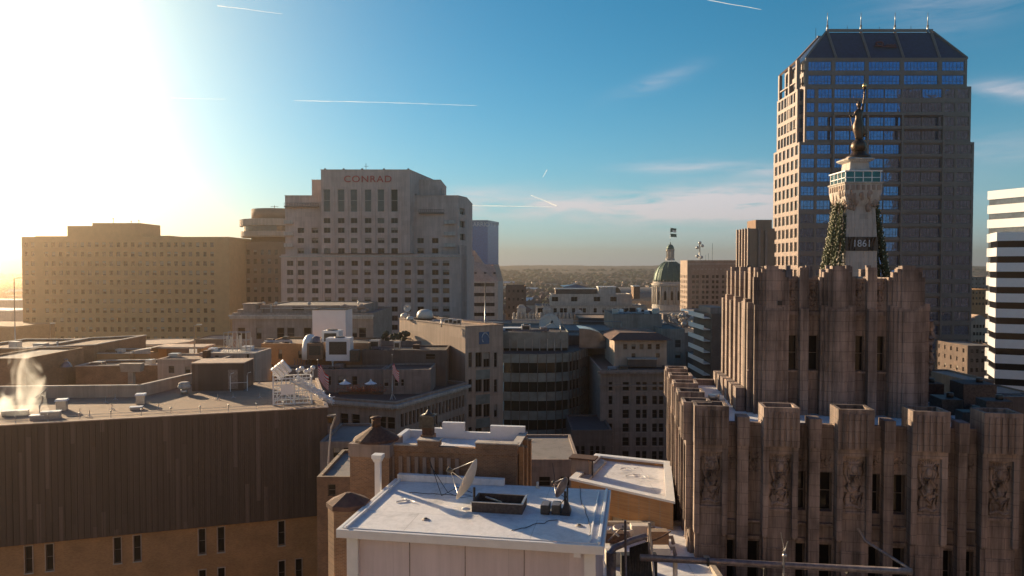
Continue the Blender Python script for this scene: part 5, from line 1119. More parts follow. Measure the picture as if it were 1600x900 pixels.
for a in ((70, 546, 139, 6, 'steel pipe run along the slant rimmed brown block at left'), (118, 553, 144, 7, 'low pipe run on the long brown block between the drums', 'rust'), (405, 491, 198, 9, 'pipe run on the cornice building roof left part'), (412, 537, 144, 5, 'pipe run on the orange penthouse roof'), (675, 504, 158, 6, 'pale pipe run on the bank building roof'), (800, 520, 158, 8, 'pipe run on the curved office roof', 'pipe'), (968, 491, 217, 9, 'pipe run on the blank beige wall block'), (800, 516, 208, 10, 'rusty pipe run on the long dim grey block', 'rust'), (600, 533, 163, 7, 'pipe run on the grey flat roofed block left of the bank'), (580, 547, 143, 5, 'dark pipe run on the set back rooftop block', 'pipe'), (480, 577, 135, 6, 'dark pipe run on the wide rooftop storey', 'pipe'), (950, 578, 143, 4, 'short pipe run on the hip roofed building main roof', 'steel'), (1470, 600, 152, 6, 'pipe run on the dark roof at the foot of the skyscraper'), (1560, 620, 138, 8, 'pipe run on the low dark roof under the white banded tower', 'pipe')): pipe_run(*a)
for px, py, Y, lab in ((520, 577, 136, 'slim vent stack on the wide rooftop storey'), (690, 511, 150, 'slim vent stack near the edge of the bank roof'), (876, 519, 159, 'slim vent stack at the right end of the curved office roof'), (1000, 531, 150, 'slim vent stack beside the hip roof'), (560, 478, 195, 'slim vent stack on the cornice building attic'), (90, 546, 141, 'slim vent stack on the slant rimmed block'), (360, 609, 104, 'slim vent stack on the brown building roof right of the plant room')):
    q = at(px, py, Y); tag(MB().cyl(0, 0, 0, 1.3, .14, n=8).lathe([(.26, 1.3), (.24, 1.42), (.05, 1.6)], n=10).build('vent_stack', 'steel', loc=tuple(q)), lab, 'vent')
# ---- right: dark roofs behind the art deco tower
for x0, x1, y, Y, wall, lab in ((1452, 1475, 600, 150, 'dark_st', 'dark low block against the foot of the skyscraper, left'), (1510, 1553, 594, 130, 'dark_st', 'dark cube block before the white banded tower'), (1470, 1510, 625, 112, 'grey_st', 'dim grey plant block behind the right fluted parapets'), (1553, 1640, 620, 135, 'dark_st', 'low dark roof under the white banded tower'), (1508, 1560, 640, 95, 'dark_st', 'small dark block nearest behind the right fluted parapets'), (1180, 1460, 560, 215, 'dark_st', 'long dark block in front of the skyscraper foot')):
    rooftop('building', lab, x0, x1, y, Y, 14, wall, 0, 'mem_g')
# unseen buildings added behind the viewpoint for skyscraper reflections and warm bounced light
for x, y, w_, h_, wall, lab in ((268, -70, 120, 118, 'dark_st', 'added dark tower behind the viewpoint for the skyscraper reflection'), (462, -60, 120, 262, 'dark_st', 'added tallest tower behind the viewpoint, dark, for the skyscraper reflection'), (-130, -70, 60, 70, 'white_st', 'added broad beige block behind the viewpoint for bounced light, far left'), (-66, -64, 52, 92, 'white_st', 'added limestone block behind the viewpoint for bounced light, left'), (-10, -60, 44, 84, 'grey_st', 'added beige block for bounced light, right behind the viewpoint'), (38, -66, 60, 104, 'beige', 'added limestone tower behind the viewpoint for bounced light, right'), (102, -70, 66, 88, 'pink', 'added pinkish block behind the viewpoint for bounced light, far right'), (172, -80, 80, 120, 'white_st', 'added wide beige tower behind the viewpoint for bounced light, farthest right')):
    bb = Bld('added_tower', lab, 'building', (x, y)); bb.rect(0, w_, -30, 0, 0, h_, wall, 'mem_g', {2: grid(lin(4, w_ - 4, int(w_ / 7)), lin(max(8, h_ - 90), h_ - 5, 11), 2.6, 3.6)}, .5, depth=.4); bb.done(44)
# ================================================================== ART DECO TOWER, right foreground
TR = R(-8)
b = Bld('art_deco_tower', 'stepped art deco limestone tower with fluted parapets and carved relief panels', 'building', (at(1083, 700, 50).x, 50), TR)
FL0, FL1 = (0, 0), (25, 0)
def onx(px, py=700, y=0): return b.on((0, y), (25, y), px, py)[0]
def onz(px, py, y=0): return b.on((0, y), (25, y), px, py)[1]
D_LOW = 20.3; zroof = onz(1110, 668); zcap = 58 - 214 * 50 / FPX
fr = Matrix.Identity(4)
le = Matrix.Translation((0, D_LOW, 0)) @ Matrix.Rotation(R(-90), 4, 'Z')       # u runs from the back to the front corner, out = -y local
BACK = .42                                                                     # wall plane sits behind the pier faces
zz = dict(cap=zcap, capb=58 - 275 * 50 / FPX, pt=58 - 286 * 50 / FPX, pb=58 - 372 * 50 / FPX, br=58 - 420 * 50 / FPX, coping=58 - 243 * 50 / FPX)
wx0, wx1 = onx(1137), onx(1590)
# walls with window openings (plane y = BACK)
bays = [(1138.5, 1150.5, 1170, 1189, 0), (1247, 1262, 1282, 1304, 1), (1362, 1379, 1397, 1419, 1), (1480, 1495, 1512, 1529, 0)]
hs = []
zw = (58 - 317 * 50 / FPX, 58 - 378 * 50 / FPX); zw2 = (58 - 430 * 50 / FPX, 58 - 500 * 50 / FPX)
for a, c, e, g, k_ in bays:
    for p, q in ((a, c), (e, g)):
        u0, u1 = onx(p), onx(q)
        if k_: hs.append((u0, u1, zw[1], zw[0], 'sash'))
        hs.append((u0, u1, zw2[1], zw2[0], 'sash')); hs.append((u0, u1, zw2[1] - 4.6, zw2[0] - 4.6, 'sash'))
U1 = onx(1640)
lh = []
for j in range(5):
    for s_ in (0, 1): u0 = .9 + 4.2 * j + 1.9 * s_; lh += [(u0 + 1.05, u0 + 1.7, zw2[1], zw2[0], 'sash'), (u0 + 1.05, u0 + 1.7, zw[1], zw[0], 'sash')]
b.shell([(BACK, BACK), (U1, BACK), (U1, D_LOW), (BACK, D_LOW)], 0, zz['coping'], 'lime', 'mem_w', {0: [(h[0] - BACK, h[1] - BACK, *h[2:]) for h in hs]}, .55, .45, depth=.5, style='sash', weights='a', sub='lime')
def stonebox(k, u0, u1, o, z0, z1, o0=-BACK + .02): k.box(u0, u1, -o, -o0 if o0 < 0 else o0, z0, z1)
def relief(k, u0, u1, z0, z1, y, seed, dep=.12):
    r_ = random.Random(seed); w_, h_ = u1 - u0, z1 - z0; cx = (u0 + u1) / 2
    # a seated carved figure among curling leaves: crown rays, head, shoulders, bent arms, drapery arcs
    s = min(w_, h_ / 2)
    def tb(pts, r0, r1=None): k.tube([(cx + a * w_ / 2, y - .0, z0 + c * h_) for a, c in pts], r0 * s, 6, 0, (r1 or r0) * s)
    for a in range(-3, 4): tb([(a * .1, .86), (a * .24, .97)], .05, .03)
    k.ball((cx + .05 * w_, y, z0 + .76 * h_), .17 * s, 10, 0, .95, .6, 1.3)
    tb([(-.75, .9), (-.8, .7), (-.55, .55), (-.1, .5)], .10, .07); tb([(.78, .92), (.8, .72), (.5, .58), (.35, .66)], .09, .06)
    tb([(-.1, .66), (-.15, .52), (.1, .4)], .16, .13); tb([(-.3, .6), (-.7, .45), (-.35, .34), (.25, .38)], .09, .07); tb([(.25, .62), (.65, .5), (.45, .36)], .09, .07)
    tb([(-.7, .34), (-.85, .2), (-.6, .05)], .08, .05); tb([(-.25, .3), (.15, .22), (.55, .3), (.3, .12), (-.1, .16)], .09, .06)
    tb([(-.8, .06), (-.2, .1), (.5, .04), (.85, .08)], .08, .06); tb([(.8, .35), (.72, .2), (.85, .12)], .07, .05); tb([(-.45, .78), (-.5, .62)], .06, .04); tb([(.5, .82), (.45, .68)], .06, .04)
    for _ in range(10): a, c = r_.uniform(-.75, .75), r_.uniform(.05, .9); tb([(a, c), (a + r_.uniform(-.25, .25), c + r_.uniform(-.07, .07)), (a + r_.uniform(-.2, .2), c + .1)], .05, .03)
def pier_block(T, u0, u1, seed, panel_=True, lift=0.0):
    """wide pier: fluted hollow cap standing proud, framed relief panel, plain shaft"""
    w_ = u1 - u0; k = MB(); k.T = T; t = .22; z0, z1 = zz['capb'], zz['cap'] + lift
    # hollow cap of four stone walls
    k.box(u0, u1, -.62, -.62 + t, z0, z1).box(u0, u1, 1.1, 1.1 + t, zz['coping'] - .3, z1).box(u0, u0 + t, -.62 + t + .001, 1.099, z0 + .002, z1 - .004).box(u1 - t, u1, -.62 + t + .001, 1.099, z0 + .002, z1 - .004)
    n = 5
    for i in range(n): x = u0 + w_ * (.17 + .66 * i / (n - 1)); k.box(x - w_ * .045, x + w_ * .045, -.72, -.622, z0 + .08, z1 - .28)
    k.box(u0 + .3, u1 - .3, -.35, 1.09, z1 - 1.0, z1 - .9)
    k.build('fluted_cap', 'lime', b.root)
    k = MB(); k.T = T; s = w_ * .17
    k.box(u0 + .03, u0 + s, -.42, BACK - .02, zz['br'] + .2, z0 - .003).box(u1 - s, u1 - .03, -.42, BACK - .02, zz['br'] + .2, z0 - .003)
    k.box(u0 + s + .002, u1 - s - .002, -.42, BACK - .02, zz['pt'], z0 - .004)
    k.box(u0 + s + .002, u1 - s - .002, -.16, BACK - .02, -1, zz['pt'] - .002); k.box(u0 + .12, u0 + s, -.12, BACK - .02, -1, zz['br'] + .198).box(u1 - s, u1 - .12, -.12, BACK - .02, -1, zz['br'] + .198)
    k.box(u0 + s + .004, u1 - s - .004, -.30, -.161, zz['pb'] - .16, zz['pb']); k.box(u0 + s + .004, u1 - s - .004, -.24, -.162, -1, zz['br'] - .6)
    for x in (u0 + s * .55, u1 - s * .55): k.ball((x, -.25, zz['br'] + .15), s * .42, 8, 0, 1, .6, 1)
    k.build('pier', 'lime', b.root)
    if panel_:
        k = MB(); k.T = T; relief(k, u0 + s + .06, u1 - s - .06, zz['pb'] + .05, zz['pt'] - .08, -.17, seed); k.build('relief_panel', 'lime', b.root)
def thin_pier(T, u0, u1, dz=0):
    k = MB(); k.T = T; z1 = zz['cap'] - .75 + dz; k.box(u0, u1, -.34, .9, zz['capb'] - .05, z1).box(u0 + .04, u1 - .04, -.18, BACK - .02, -1, zz['capb'] - .052).build('thin_pier', 'lime', b.root)
for i, (p, q) in enumerate(((1083.5, 1136.5), (1190, 1246), (1305, 1361), (1420, 1478), (1530, 1590))): pier_block(fr, onx(p), onx(q), i)
for p, q in ((1151, 1170), (1263, 1282), (1380, 1397), (1496, 1512), (1606, 1622)): thin_pier(fr, onx(p, 660), onx(q, 660))
# reliefs and sills between the piers
for a, c, e, g, k_ in bays:
    for p, q, sd in ((a, c, 11), (e, g, 12)):
        u0, u1 = onx(p), onx(q); k = MB()
        z1 = zz['pt']; z0 = z1 - (1.6 if not k_ else 1.15)
        relief(k, u0 + .04, u1 - .04, z0, z1, BACK + .02, sd + k_); k.build('spandrel_relief', 'lime', b.root)
        MB().box(u0, u1, BACK - .18, BACK - .004, zw2[0] + .2, zw2[0] + .42).build('sill_course', 'lime', b.root); MB().box(u0, u1, BACK - .28, BACK - .005, zw2[0] + 1.4, zw2[0] + 1.5).build('sill_course', 'lime', b.root)
# left side
LB = [(19.0 - 4.25 * j, 0) for j in range(5)]
for j in range(5):
    u1 = D_LOW - 4.25 * j - .003 if j == 0 else D_LOW - 4.25 * j; u1 = D_LOW - .64 - 4.25 * j; u0 = u1 - 1.95
    pier_block(le, u0, u1, 20 + j)
    if j < 4: thin_pier(le, u0 - 1.42, u0 - .84)
# fill the panel between the caps with a stepped band along the side
# roof clutter on the lower roof
# ---- middle and high tiers
mx0, my0 = 4.75, 6.7; mx1, my1 = 17.75, 21.5
zmid = 58 - 57 * 56 / FPX; zhi = 58 + .35
def onm(px, py=550): return b.on((mx0, my0), (mx1, my0), px, py)[0]
def onmz(py, px=1300): return b.on((mx0, my0), (mx1, my0), px, py)[1]
wm = [(1229, 1247), (1261, 1280), (1332, 1352), (1366, 1385)]
zt2 = onmz(437); zb2 = onmz(483)
b.shell([(mx0 + .9, my0 + .42), (mx1 - .9, my0 + .42), (mx1 - .9, my1), (mx0 + .9, my1)], zroof - 3, onmz(435), 'lime', 'mem_w', {0: [(onm(p) - .9, onm(q) - .9, onmz(580), onmz(525), 'sash') for p, q in wm]}, .7, .4, depth=.25, style='sash', weights='a', name='upper_wall', roofname='upper_roof', sub='lime')
def buttress(T, uc, specs, zlow, nm='buttress', mats='lime'):
    k = MB(); k.T = T; last = None
    for w_, o, z1, zstep in specs:
        k.box(uc - w_ / 2, uc + w_ / 2, -o, .41, zstep, z1)
        k.box(uc - w_ / 2 + .03, uc + w_ / 2 - .03, -o - .26, .40, zlow, zstep - .003)
    k.build(nm, mats, b.root)
mf = Matrix.Translation((mx0, my0, 0)); zst = onmz(482)
sp = [(2.55, .02, onmz(433), zst + .25), (2.0, .14, onmz(425), zst + .12), (1.45, .26, onmz(420), zst), (.9, .38, onmz(415.5), zst - .12)]
for px in (1204, 1307, 1415): buttress(mf, onm(px), sp, zroof - 3)
spt = [(.75, .1, onmz(421), zst), ]
for px in (1255, 1361): buttress(mf, onm(px), [(.66, .1, onmz(418), zst)], zroof - 3, 'slim_buttress')
for i, (p, q) in enumerate(wm):
    k = MB(); k.T = mf; relief(k, onm(p) + .03, onm(q) - .03, zb2, zt2, .44, 40 + i); k.box(onm(p), onm(q), .2, .415, zb2 - .5, zb2 - .2); k.build('carved_panel', 'lime', b.root)
# corner mass, left and right, stepped top
k = MB(); k.T = mf
k.box(-.02, .95, .3, 3.2, zroof - 3, zmid + .1).box(.93, 1.5, .12, 3.0, zroof - 3.001, zmid + .45)
k.box(.5, 1.3, .35, 3.4, zmid + .102, onmz(418)).build('corner_pier', 'lime', b.root)
k = MB(); k.T = mf; k.box(mx1 - mx0 - .95, mx1 - mx0 + .02, .3, 3.2, zroof - 3, zmid + .1).box(mx1 - mx0 - 1.3, mx1 - mx0 - .5, .35, 3.4, zmid + .102, onmz(418))
k.build('corner_pier', 'lime', b.root)
# left side of the upper tiers: slim ribs stepping back
ml = Matrix.Translation((mx0, my1, 0)) @ Matrix.Rotation(R(-90), 4, 'Z'); LS = my1 - my0
for j in range(6):
    uc = LS - 1.35 - 2.35 * j; k = MB(); k.T = ml
    w_ = .95; k.box(uc - w_ / 2, uc + w_ / 2, .0 - .12, .88, zroof - 3, zmid - .15 + (.5 if j % 2 == 0 else .1)); k.box(uc - w_ * .3, uc + w_ * .3, .3, 1.5, zmid - .5, 58.05 - (.35 if j % 2 else 0)); k.box(uc - w_ / 2 - .72, uc - w_ / 2 - .25, .25, .88, zroof - 3, zmid - .5).box(uc - w_ / 2 - .8, uc - w_ / 2 - .2, .6, 1.6, zmid - .52, 57.7)
    k.box(uc - w_ * .75, uc + w_ * .75, -.8, -.13, zroof - 3, zroof + 1.6 - .1 * j); k.build('side_rib', 'lime', b.root)
k = MB(); k.T = ml
for j in range(4): k.tube([(LS - .7 + .2 * math.sin(j * 2.2), .2, zmid - 2 - j * 1.1), (LS - .5 - .2 * math.sin(j * 2), .1, zmid - 3 - j * 1.1)], .22, 7, 0, .16)
k.build('corner_carving', 'lime', b.root)
k = MB(); k.T = Matrix.Translation((mx1, my0, 0)) @ Matrix.Rotation(R(90), 4, 'Z')
for j in range(6): k.tube([(.4 + .2 * math.sin(j * 2.2), -.15, onmz(500) - j * .6), (.55 - .25 * math.sin(j * 2), -.3, onmz(512) - j * .6), (.4, -.12, onmz(524) - j * .6)], .2, 7, 0, .14)
k.build('corner_carving', 'lime', b.root)
# rear parapet blocks catching the sun
k = MB(); k.T = mf
for j in range(7): u = 1.8 + 1.75 * j; k.box(u, u + .9, 13.2, 14.2, zst - 1, 58 - .15 + .25 * (j % 2)); k.box(u + .25, u + .65, 12.9, 13.198, zst - 1, 58.2)
k.build('rear_parapet', 'lime', b.root)
MB().box(onm(1302) + mx0, onm(1306) + mx0, my0 + 8, my0 + 10, zst, 57.2).build('stair_head', 'lime', b.root)
# small square vent hole plate
k = MB(); k.T = mf; u = onm(1211); k.box(u, u + .32, -.30 - .44, -.23 - .44, onmz(477), onmz(470)).build('vent_plate', 'black', b.root)
b.done()
BT = b
def loc_w(x, y, z): q = Matrix.Translation(b.o) @ Matrix.Rotation(TR, 4, 'Z') @ Vector((x, y, z)); return tuple(q)
for x, y, w_, d_, h_, lab, mt in ((1.9, 5.2, 1.0, 1.2, 1.6, 'round shouldered dark tank box on the art deco lower roof, left side', 'rust'), (2.6, 8.5, 1.3, 1.0, 1.1, 'grey square unit on the art deco lower roof by the rib bases', 'steel')):
    q = loc_w(x, y, zz['coping'] - .85); t = thing('roof_unit', lab, 'roof unit', q, TR); MB().box(-w_ / 2, w_ / 2, -d_ / 2, d_ / 2, 0, h_).build('casing', mt, t, bevel=.04); MB().cyl(0, 0, h_ + .001, h_ + .3, .3, n=12).build('cowl', 'steel', t)
for x, y, w_, d_, h_, lab, mt in ((19.6, 4.5, 1.6, 1.2, 1.3, 'dark square unit on the art deco lower roof right, nearest the parapet', 'steel_d'), (21.8, 6.0, 1.8, 1.6, 1.9, 'tall dark plant box on the art deco lower roof right', 'wood'), (19.8, 9.0, 1.5, 2.2, 1.5, 'dark unit against the upper tier on the art deco lower roof right', 'steel_d'), (22.6, 11.0, 2.4, 2.4, 2.4, 'large dark plant box far back on the art deco lower roof right', 'wood'), (20.5, 14.5, 2.2, 1.8, 1.8, 'brown unit at the back of the art deco lower roof right', 'rust')):
    q = loc_w(x, y, zz['coping'] - .85); t = thing('roof_unit', lab, 'roof unit', q, TR); MB().box(-w_ / 2, w_ / 2, -d_ / 2, d_ / 2, .1, h_).build('casing', mt, t, bevel=.04); MB().box(-w_ * .4, w_ * .4, -d_ * .4, d_ * .4, 0, .098).build('base', 'black', t); MB().cyl(w_ * .2, 0, h_ + .001, h_ + .35, .25, n=12).build('cowl', 'steel_d', t)
t = thing('roof_duct', 'low dark duct running along the art deco lower roof right', 'duct', loc_w(18.9, 2.6, zz['coping'] - .6), TR); MB().tube([(0, 0, 0), (0, 6, 0), (.8, 7, 0), (.8, 13, 0)], .28, 8).build('duct', 'pipe', t)
q = loc_w(1.7, 1.9, zz['coping'] - .85); t = thing('rusty_drum_fan', 'rusty round fan drum on the art deco roof corner', 'fan', q, TR); MB().lathe([(.35, 0), (.5, .3), (.5, .8), (.3, .95)], n=14).build('drum', 'rust', t); MB().tube([(.4, 0, .3), (1.0, .2, .3), (1.2, .2, 0)], .1).build('duct', 'steel_d', t)

# ================================================================== BROWN CLAD BUILDING, left foreground
AB = R(17.6)
zc = 41.0; q = zat(512, 637, zc)
Lw = 62.0
b = Bld('brown_clad_building', 'large flat roofed building with brown ribbed metal upper wall over tan brick', 'building', (q.x - Lw * math.cos(AB), q.y - Lw * math.sin(AB)), AB)
def onf(px, py): return b.on((0, 0), (Lw, 0), px, py)
zb = onf(508, 805)[1]
LD = 24.5
k = MB(); panel(k, (0, 0), (Lw, 0), zb, zc, [], 0); panel(k, (Lw, 0), (Lw, LD), zb, zc, [], 0); panel(k, (Lw, LD), (0, LD), zb, zc, [], 0); panel(k, (0, LD), (0, 0), zb, zc, [], 0)
nr = int(Lw / .62)
for i in range(nr): u = .31 + i * .62; k.box(u - .035, u + .035, -.07, -.002, zb + .05, zc - .3)
k.face([(0, 0, zb), (Lw, 0, zb), (Lw, LD, zb), (0, LD, zb)]); k.build('metal_wall', 'brown_clad', b.root)
hs = []
for px in (42, 75, 182, 213, 315, 345, 440):
    u, _ = onf(px, 850); zt_ = zb - .25 - (.0); hs.append((u - .36, u + .36, zb - 3.3, zb - .35, 'sash')); hs.append((u - .36, u + .36, zb - 8.2, zb - 5.2, 'sash'))
for px in (467,): u, _ = onf(px, 880); hs.append((u - .36, u + .36, zb - 8.2, zb - 5.2, 'sash'))
b.shell([(.0, .55), (Lw - .55, .55), (Lw - .55, LD - .5), (0, LD - .5)], 0, zb - .01, 'brick_or', 'tar', {0: hs}, 0, depth=.3, style='plain', name='brick_wall', roofname='soffit', weights='a', sub='concrete')
for h in hs:
    k = MB(); u0, u1, z0, z1 = h[:4]
    for a in ((u0 - .1, u0 - .002, z0 - .1, z1 + .1), (u1 + .002, u1 + .1, z0 - .1, z1 + .1)): k.box(a[0], a[1], .45, .548, a[2], a[3])
    k.box(u0, u1, .45, .548, z1 + .002, z1 + .1).build('window_surround', 'tan', b.root)
MB().face([(.3, .3, zc - .12), (Lw - .3, .3, zc - .12), (Lw - .3, LD, zc - .12), (.3, LD, zc - .12)]).build('roof', 'mem_t', b.root)
k = MB().box(-.1, Lw + .1, -.14, .35, zc + .003, zc + .12).box(Lw - .35, Lw + .1, .352, LD, zc + .003, zc + .12).build('roof_edge', 'tan', b.root)
# low second edge line with a rail of little knobs
k = MB()
for i in range(18): u = Lw - 2 - i * 3.1; k.tube([(u, .9, zc - .1), (u, .9, zc + .75)], .035, 5).ball((u, .9, zc + .8), .11, 6)
k.tube([(Lw - 2, .9, zc + .55), (Lw - 55, .9, zc + .55)], .02, 4).tube([(Lw - 2, .9, zc + .25), (Lw - 55, .9, zc + .25)], .02, 4).build('edge_rail', 'steel', b.root)
# back parapet wall with step
ub = b.loc(zat(330, 588, zc + 1))
k = MB(); p1 = b.loc(zat(-20, 611, zc)); p2 = b.loc(zat(215, 605, zc)); p3 = b.loc(zat(292, 590, zc + 1.2))
def wallseg(k, a, c, z0, z1, z2, th=.4):
    d = Vector((c.x - a.x, c.y - a.y, 0)).normalized(); n = Vector((-d.y, d.x, 0)) * th
    v = [(a.x, a.y, z0), (c.x, c.y, z0), (c.x + n.x, c.y + n.y, z0), (a.x + n.x, a.y + n.y, z0), (a.x, a.y, z1), (c.x, c.y, z2), (c.x + n.x, c.y + n.y, z2), (a.x + n.x, a.y + n.y, z1)]
    for f in ((0, 1, 5, 4), (1, 2, 6, 5), (2, 3, 7, 6), (3, 0, 4, 7), (4, 5, 6, 7)): k.face([v[i] for i in f])
pa, pb_, pc = b.loc(zat(-40, 622, zc)), b.loc(zat(220, 619, zc)), b.loc(zat(330, 592, zc))
wallseg(k, pa, pb_, zc - .5, zc + 1.35, zc + 1.35); wallseg(k, pb_, pc, zc - .5, zc + 1.35, zc + 1.35); k.build('parapet', 'tan', b.root)
k = MB(); wallseg(k, pa + Vector((0, -.06, 0)), pb_ + Vector((0, -.06, 0)), zc + 1.352, zc + 1.5, zc + 1.5, .52); wallseg(k, pb_ + Vector((0, -.06, 0)), pc + Vector((0, -.06, 0)), zc + 1.352, zc + 1.5, zc + 1.5, .52); k.build('coping', 'white_st', b.root)
b.done(); BB = b
def rloc(px, py, z=None): q = zat(px, py, zc - .12 if z is None else z); return (q.x, q.y, q.z)
# ribbed plant room on its roof
q = b.loc(rloc(300, 610)); q2 = b.loc(rloc(383, 608)); t = thing('plant_room', 'ribbed brown metal plant room on the flat roof', 'plant room', rloc(300, 611), AB - R(13)); MB().box(0, 7.0, 0, 5, 0, 3.75).build('wall', 'brown_clad', t); MB().box(-.1, 7.1, -.1, 5.1, 3.752, 3.9).build('roof', 'tan', t); MB().box(4.9, 6.2, -.05, -.003, .2, 2.9).build('door', 'pipe', t)
t = thing('roof_ladder_hoop', 'white hooped ladder rails before the plant room door', 'ladder', rloc(360, 612), AB); k = MB()
for s in (0, 2.2): k.tube([(s, 0, 0), (s, 0, 2.1), (s + .1, 0, 2.5), (s + .5, 0, 2.6)], .05)
k.tube([(0, 0, 1.2), (2.2, 0, 1.2)], .03).build('rails', 'white_p', t)
for px, py, w_, h_, lab in ((95, 642, 1.05, 1.15, 'square metal roof vent box with bright top, left of three on the brown building'), (219, 632, 1.0, 1.1, 'square metal roof vent box in the middle of the brown building roof')):
    t = thing('roof_vent_box', lab, 'vent', rloc(px, py), AB); MB().box(-w_ / 2, w_ / 2, 0, w_, 0, h_).build('curb', 'steel', t, bevel=.02); MB().prism([(-w_ * .62, -w_ * .12), (w_ * .62, -w_ * .12), (w_ * .62, w_ * 1.12), (-w_ * .62, w_ * 1.12)], h_ + .002, h_ + .2, k=.9).build('hood', 'alu', t)
for px, py, w_, h_, lab in ((78, 655, 1.9, .75, 'low wide metal hatch at the roof edge near the steam'), (57, 656, 1.4, .4, 'flat pale hatch left of the low wide hatch at the roof edge'), (212, 641, 1.3, .28, 'flat pale roof hatch lying before the middle vent box'), (22, 650, 2.6, .5, 'long flat plate hatch under the steam')):
    t = thing('roof_hatch', lab, 'hatch', rloc(px, py), AB); MB().box(-w_ / 2, w_ / 2, 0, .9, 0, h_).build('curb', 'steel', t, bevel=.02); MB().box(-w_ / 2 - .06, w_ / 2 + .06, -.06, .96, h_ + .002, h_ + .1).build('lid', 'alu', t)
t = thing('turbine_vent', 'white round turbine vent before the ribbed plant room', 'vent', rloc(288, 615), AB); MB().cyl(0, 0, 0, .6, .45).build('base', 'steel', t); MB().lathe([(.3, .6), (.75, .75), (.85, 1.0), (.7, 1.3), (.75, 1.45), (.5, 1.6)], n=14, sm=False).build('head', 'white_st', t)
t = thing('bent_pipe', 'bent steel exhaust pipe beside the steam plume', 'pipe', rloc(62, 648), AB); MB().tube([(0, 0, 0), (0, 0, 1.0), (.25, 0, 1.6), (.3, 0, 2.2)], .12).tube([(-.4, 0, 2.0), (.8, 0, 3.0)], .1).build('pipe', 'steel', t)
t0 = thing('roof_anchor', 'small spiked steel fall anchor on the brown building roof', 'anchor', rloc(180, 625), 0, 'fall anchors on the brown building roof'); k = MB().tube([(0, 0, 0), (0, 0, .8)], .04, 5)
for a in range(3): k.tube([(0, 0, .25), (.35 * math.cos(a * 2.1), .35 * math.sin(a * 2.1), 0)], .03, 4)
k.build('post', 'steel', t0)
for px, py in ((125, 648), (165, 630), (175, 640), (340, 625), (364, 622), (406, 622), (248, 640), (405, 600), (140, 652)): dup(t0, rloc(px, py))
# white scaffold frame with a bright slatted box
t = thing('white_scaffold', 'white steel gantry with slatted panels and a tangle of rods at the roof corner', 'gantry', rloc(427, 634), AB); k = MB()
SX, SY, SZ = 4.6, 3.0, 3.3
for x in (0, SX * .55, SX):
    for y in (0, SY): k.box(x - .08, x + .08, y - .08, y + .08, 0, SZ + (.5 if x == 0 else 0))
for i in range(1, 9):
    if i != 5: k.tube([(SX * i / 9, 0, .1), (SX * i / 9, 0, SZ)], .03, 4).tube([(SX * i / 9, SY, .1), (SX * i / 9, SY, SZ)], .03, 4)
for z in (.9, 2.5): k.tube([(0, 0, z), (SX, 0, z)], .04, 4).tube([(0, SY, z), (SX, SY, z)], .04, 4)
for i in range(4): k.tube([(SX * i / 4, 0, .1), (SX * (i + 1) / 4, 0, SZ)], .035, 4)
for z in (.15, 1.7, SZ):
    for y in (0, SY): k.box(.082, SX - .082, y - .06, y + .06, z - .07, z + .07)
    for x in (0, SX): k.box(x - .05, x + .05, .082, SY - .082, z - .06, z + .06)
k.tube([(0, 0, .2), (SX * .55, 0, SZ)], .05, 5).tube([(SX * .55, 0, .2), (0, 0, SZ)], .05, 5).build('frame', 'white_p', t)
k = MB(); k.T = Matrix.Translation((1.5, 1.0, SZ + .2)) @ Matrix.Rotation(R(-38), 4, 'Y')
for i in range(4): k.box(-.9 + .5 * i, -.55 + .5 * i, 0, 1.6, 0, 1.7)
k.build('slatted_box', 'alu', t)
k = MB(); r5 = random.Random(5)
for i in range(330):
    f = r5.random() ** .8; c_ = Vector((2.6 + 4.6 * f, r5.uniform(-.3, 1.6), (SZ - .2) * (1 - f) ** 1.1 + .1 + r5.uniform(-.4, .5))); d = Vector((r5.uniform(-1, 1), r5.uniform(-.5, .5), r5.uniform(-1, 1))).normalized() * r5.uniform(.2, .75); k.tube([c_ - d * .5, c_ + d * .5], .05, 4)
for y in (-.2, .5): k.tube([(2.0, y, SZ - .3), (4.5, y, 1.6), (7.4, y, .15)], .09, 6)
k.build('rods', 'alu', t)
for i in range(5): MB().ball((0, 0, 0), .3, 8).build('lamp', 'white_p', t, loc=(3.0 + i * .45, .6, SZ + .9 + .25 * math.sin(i * 2)))
MB().box(.9, 2.4, -.12, -.04, 1.3, 2.6).build('sheet_panel', 'alu', t)
MB().tube([(3, .6, SZ), (3, .6, SZ + 1)], .06).tube([(4.8, .6, SZ), (4.8, .6, SZ + 1)], .06).build('lamp_support', 'white_p', t)
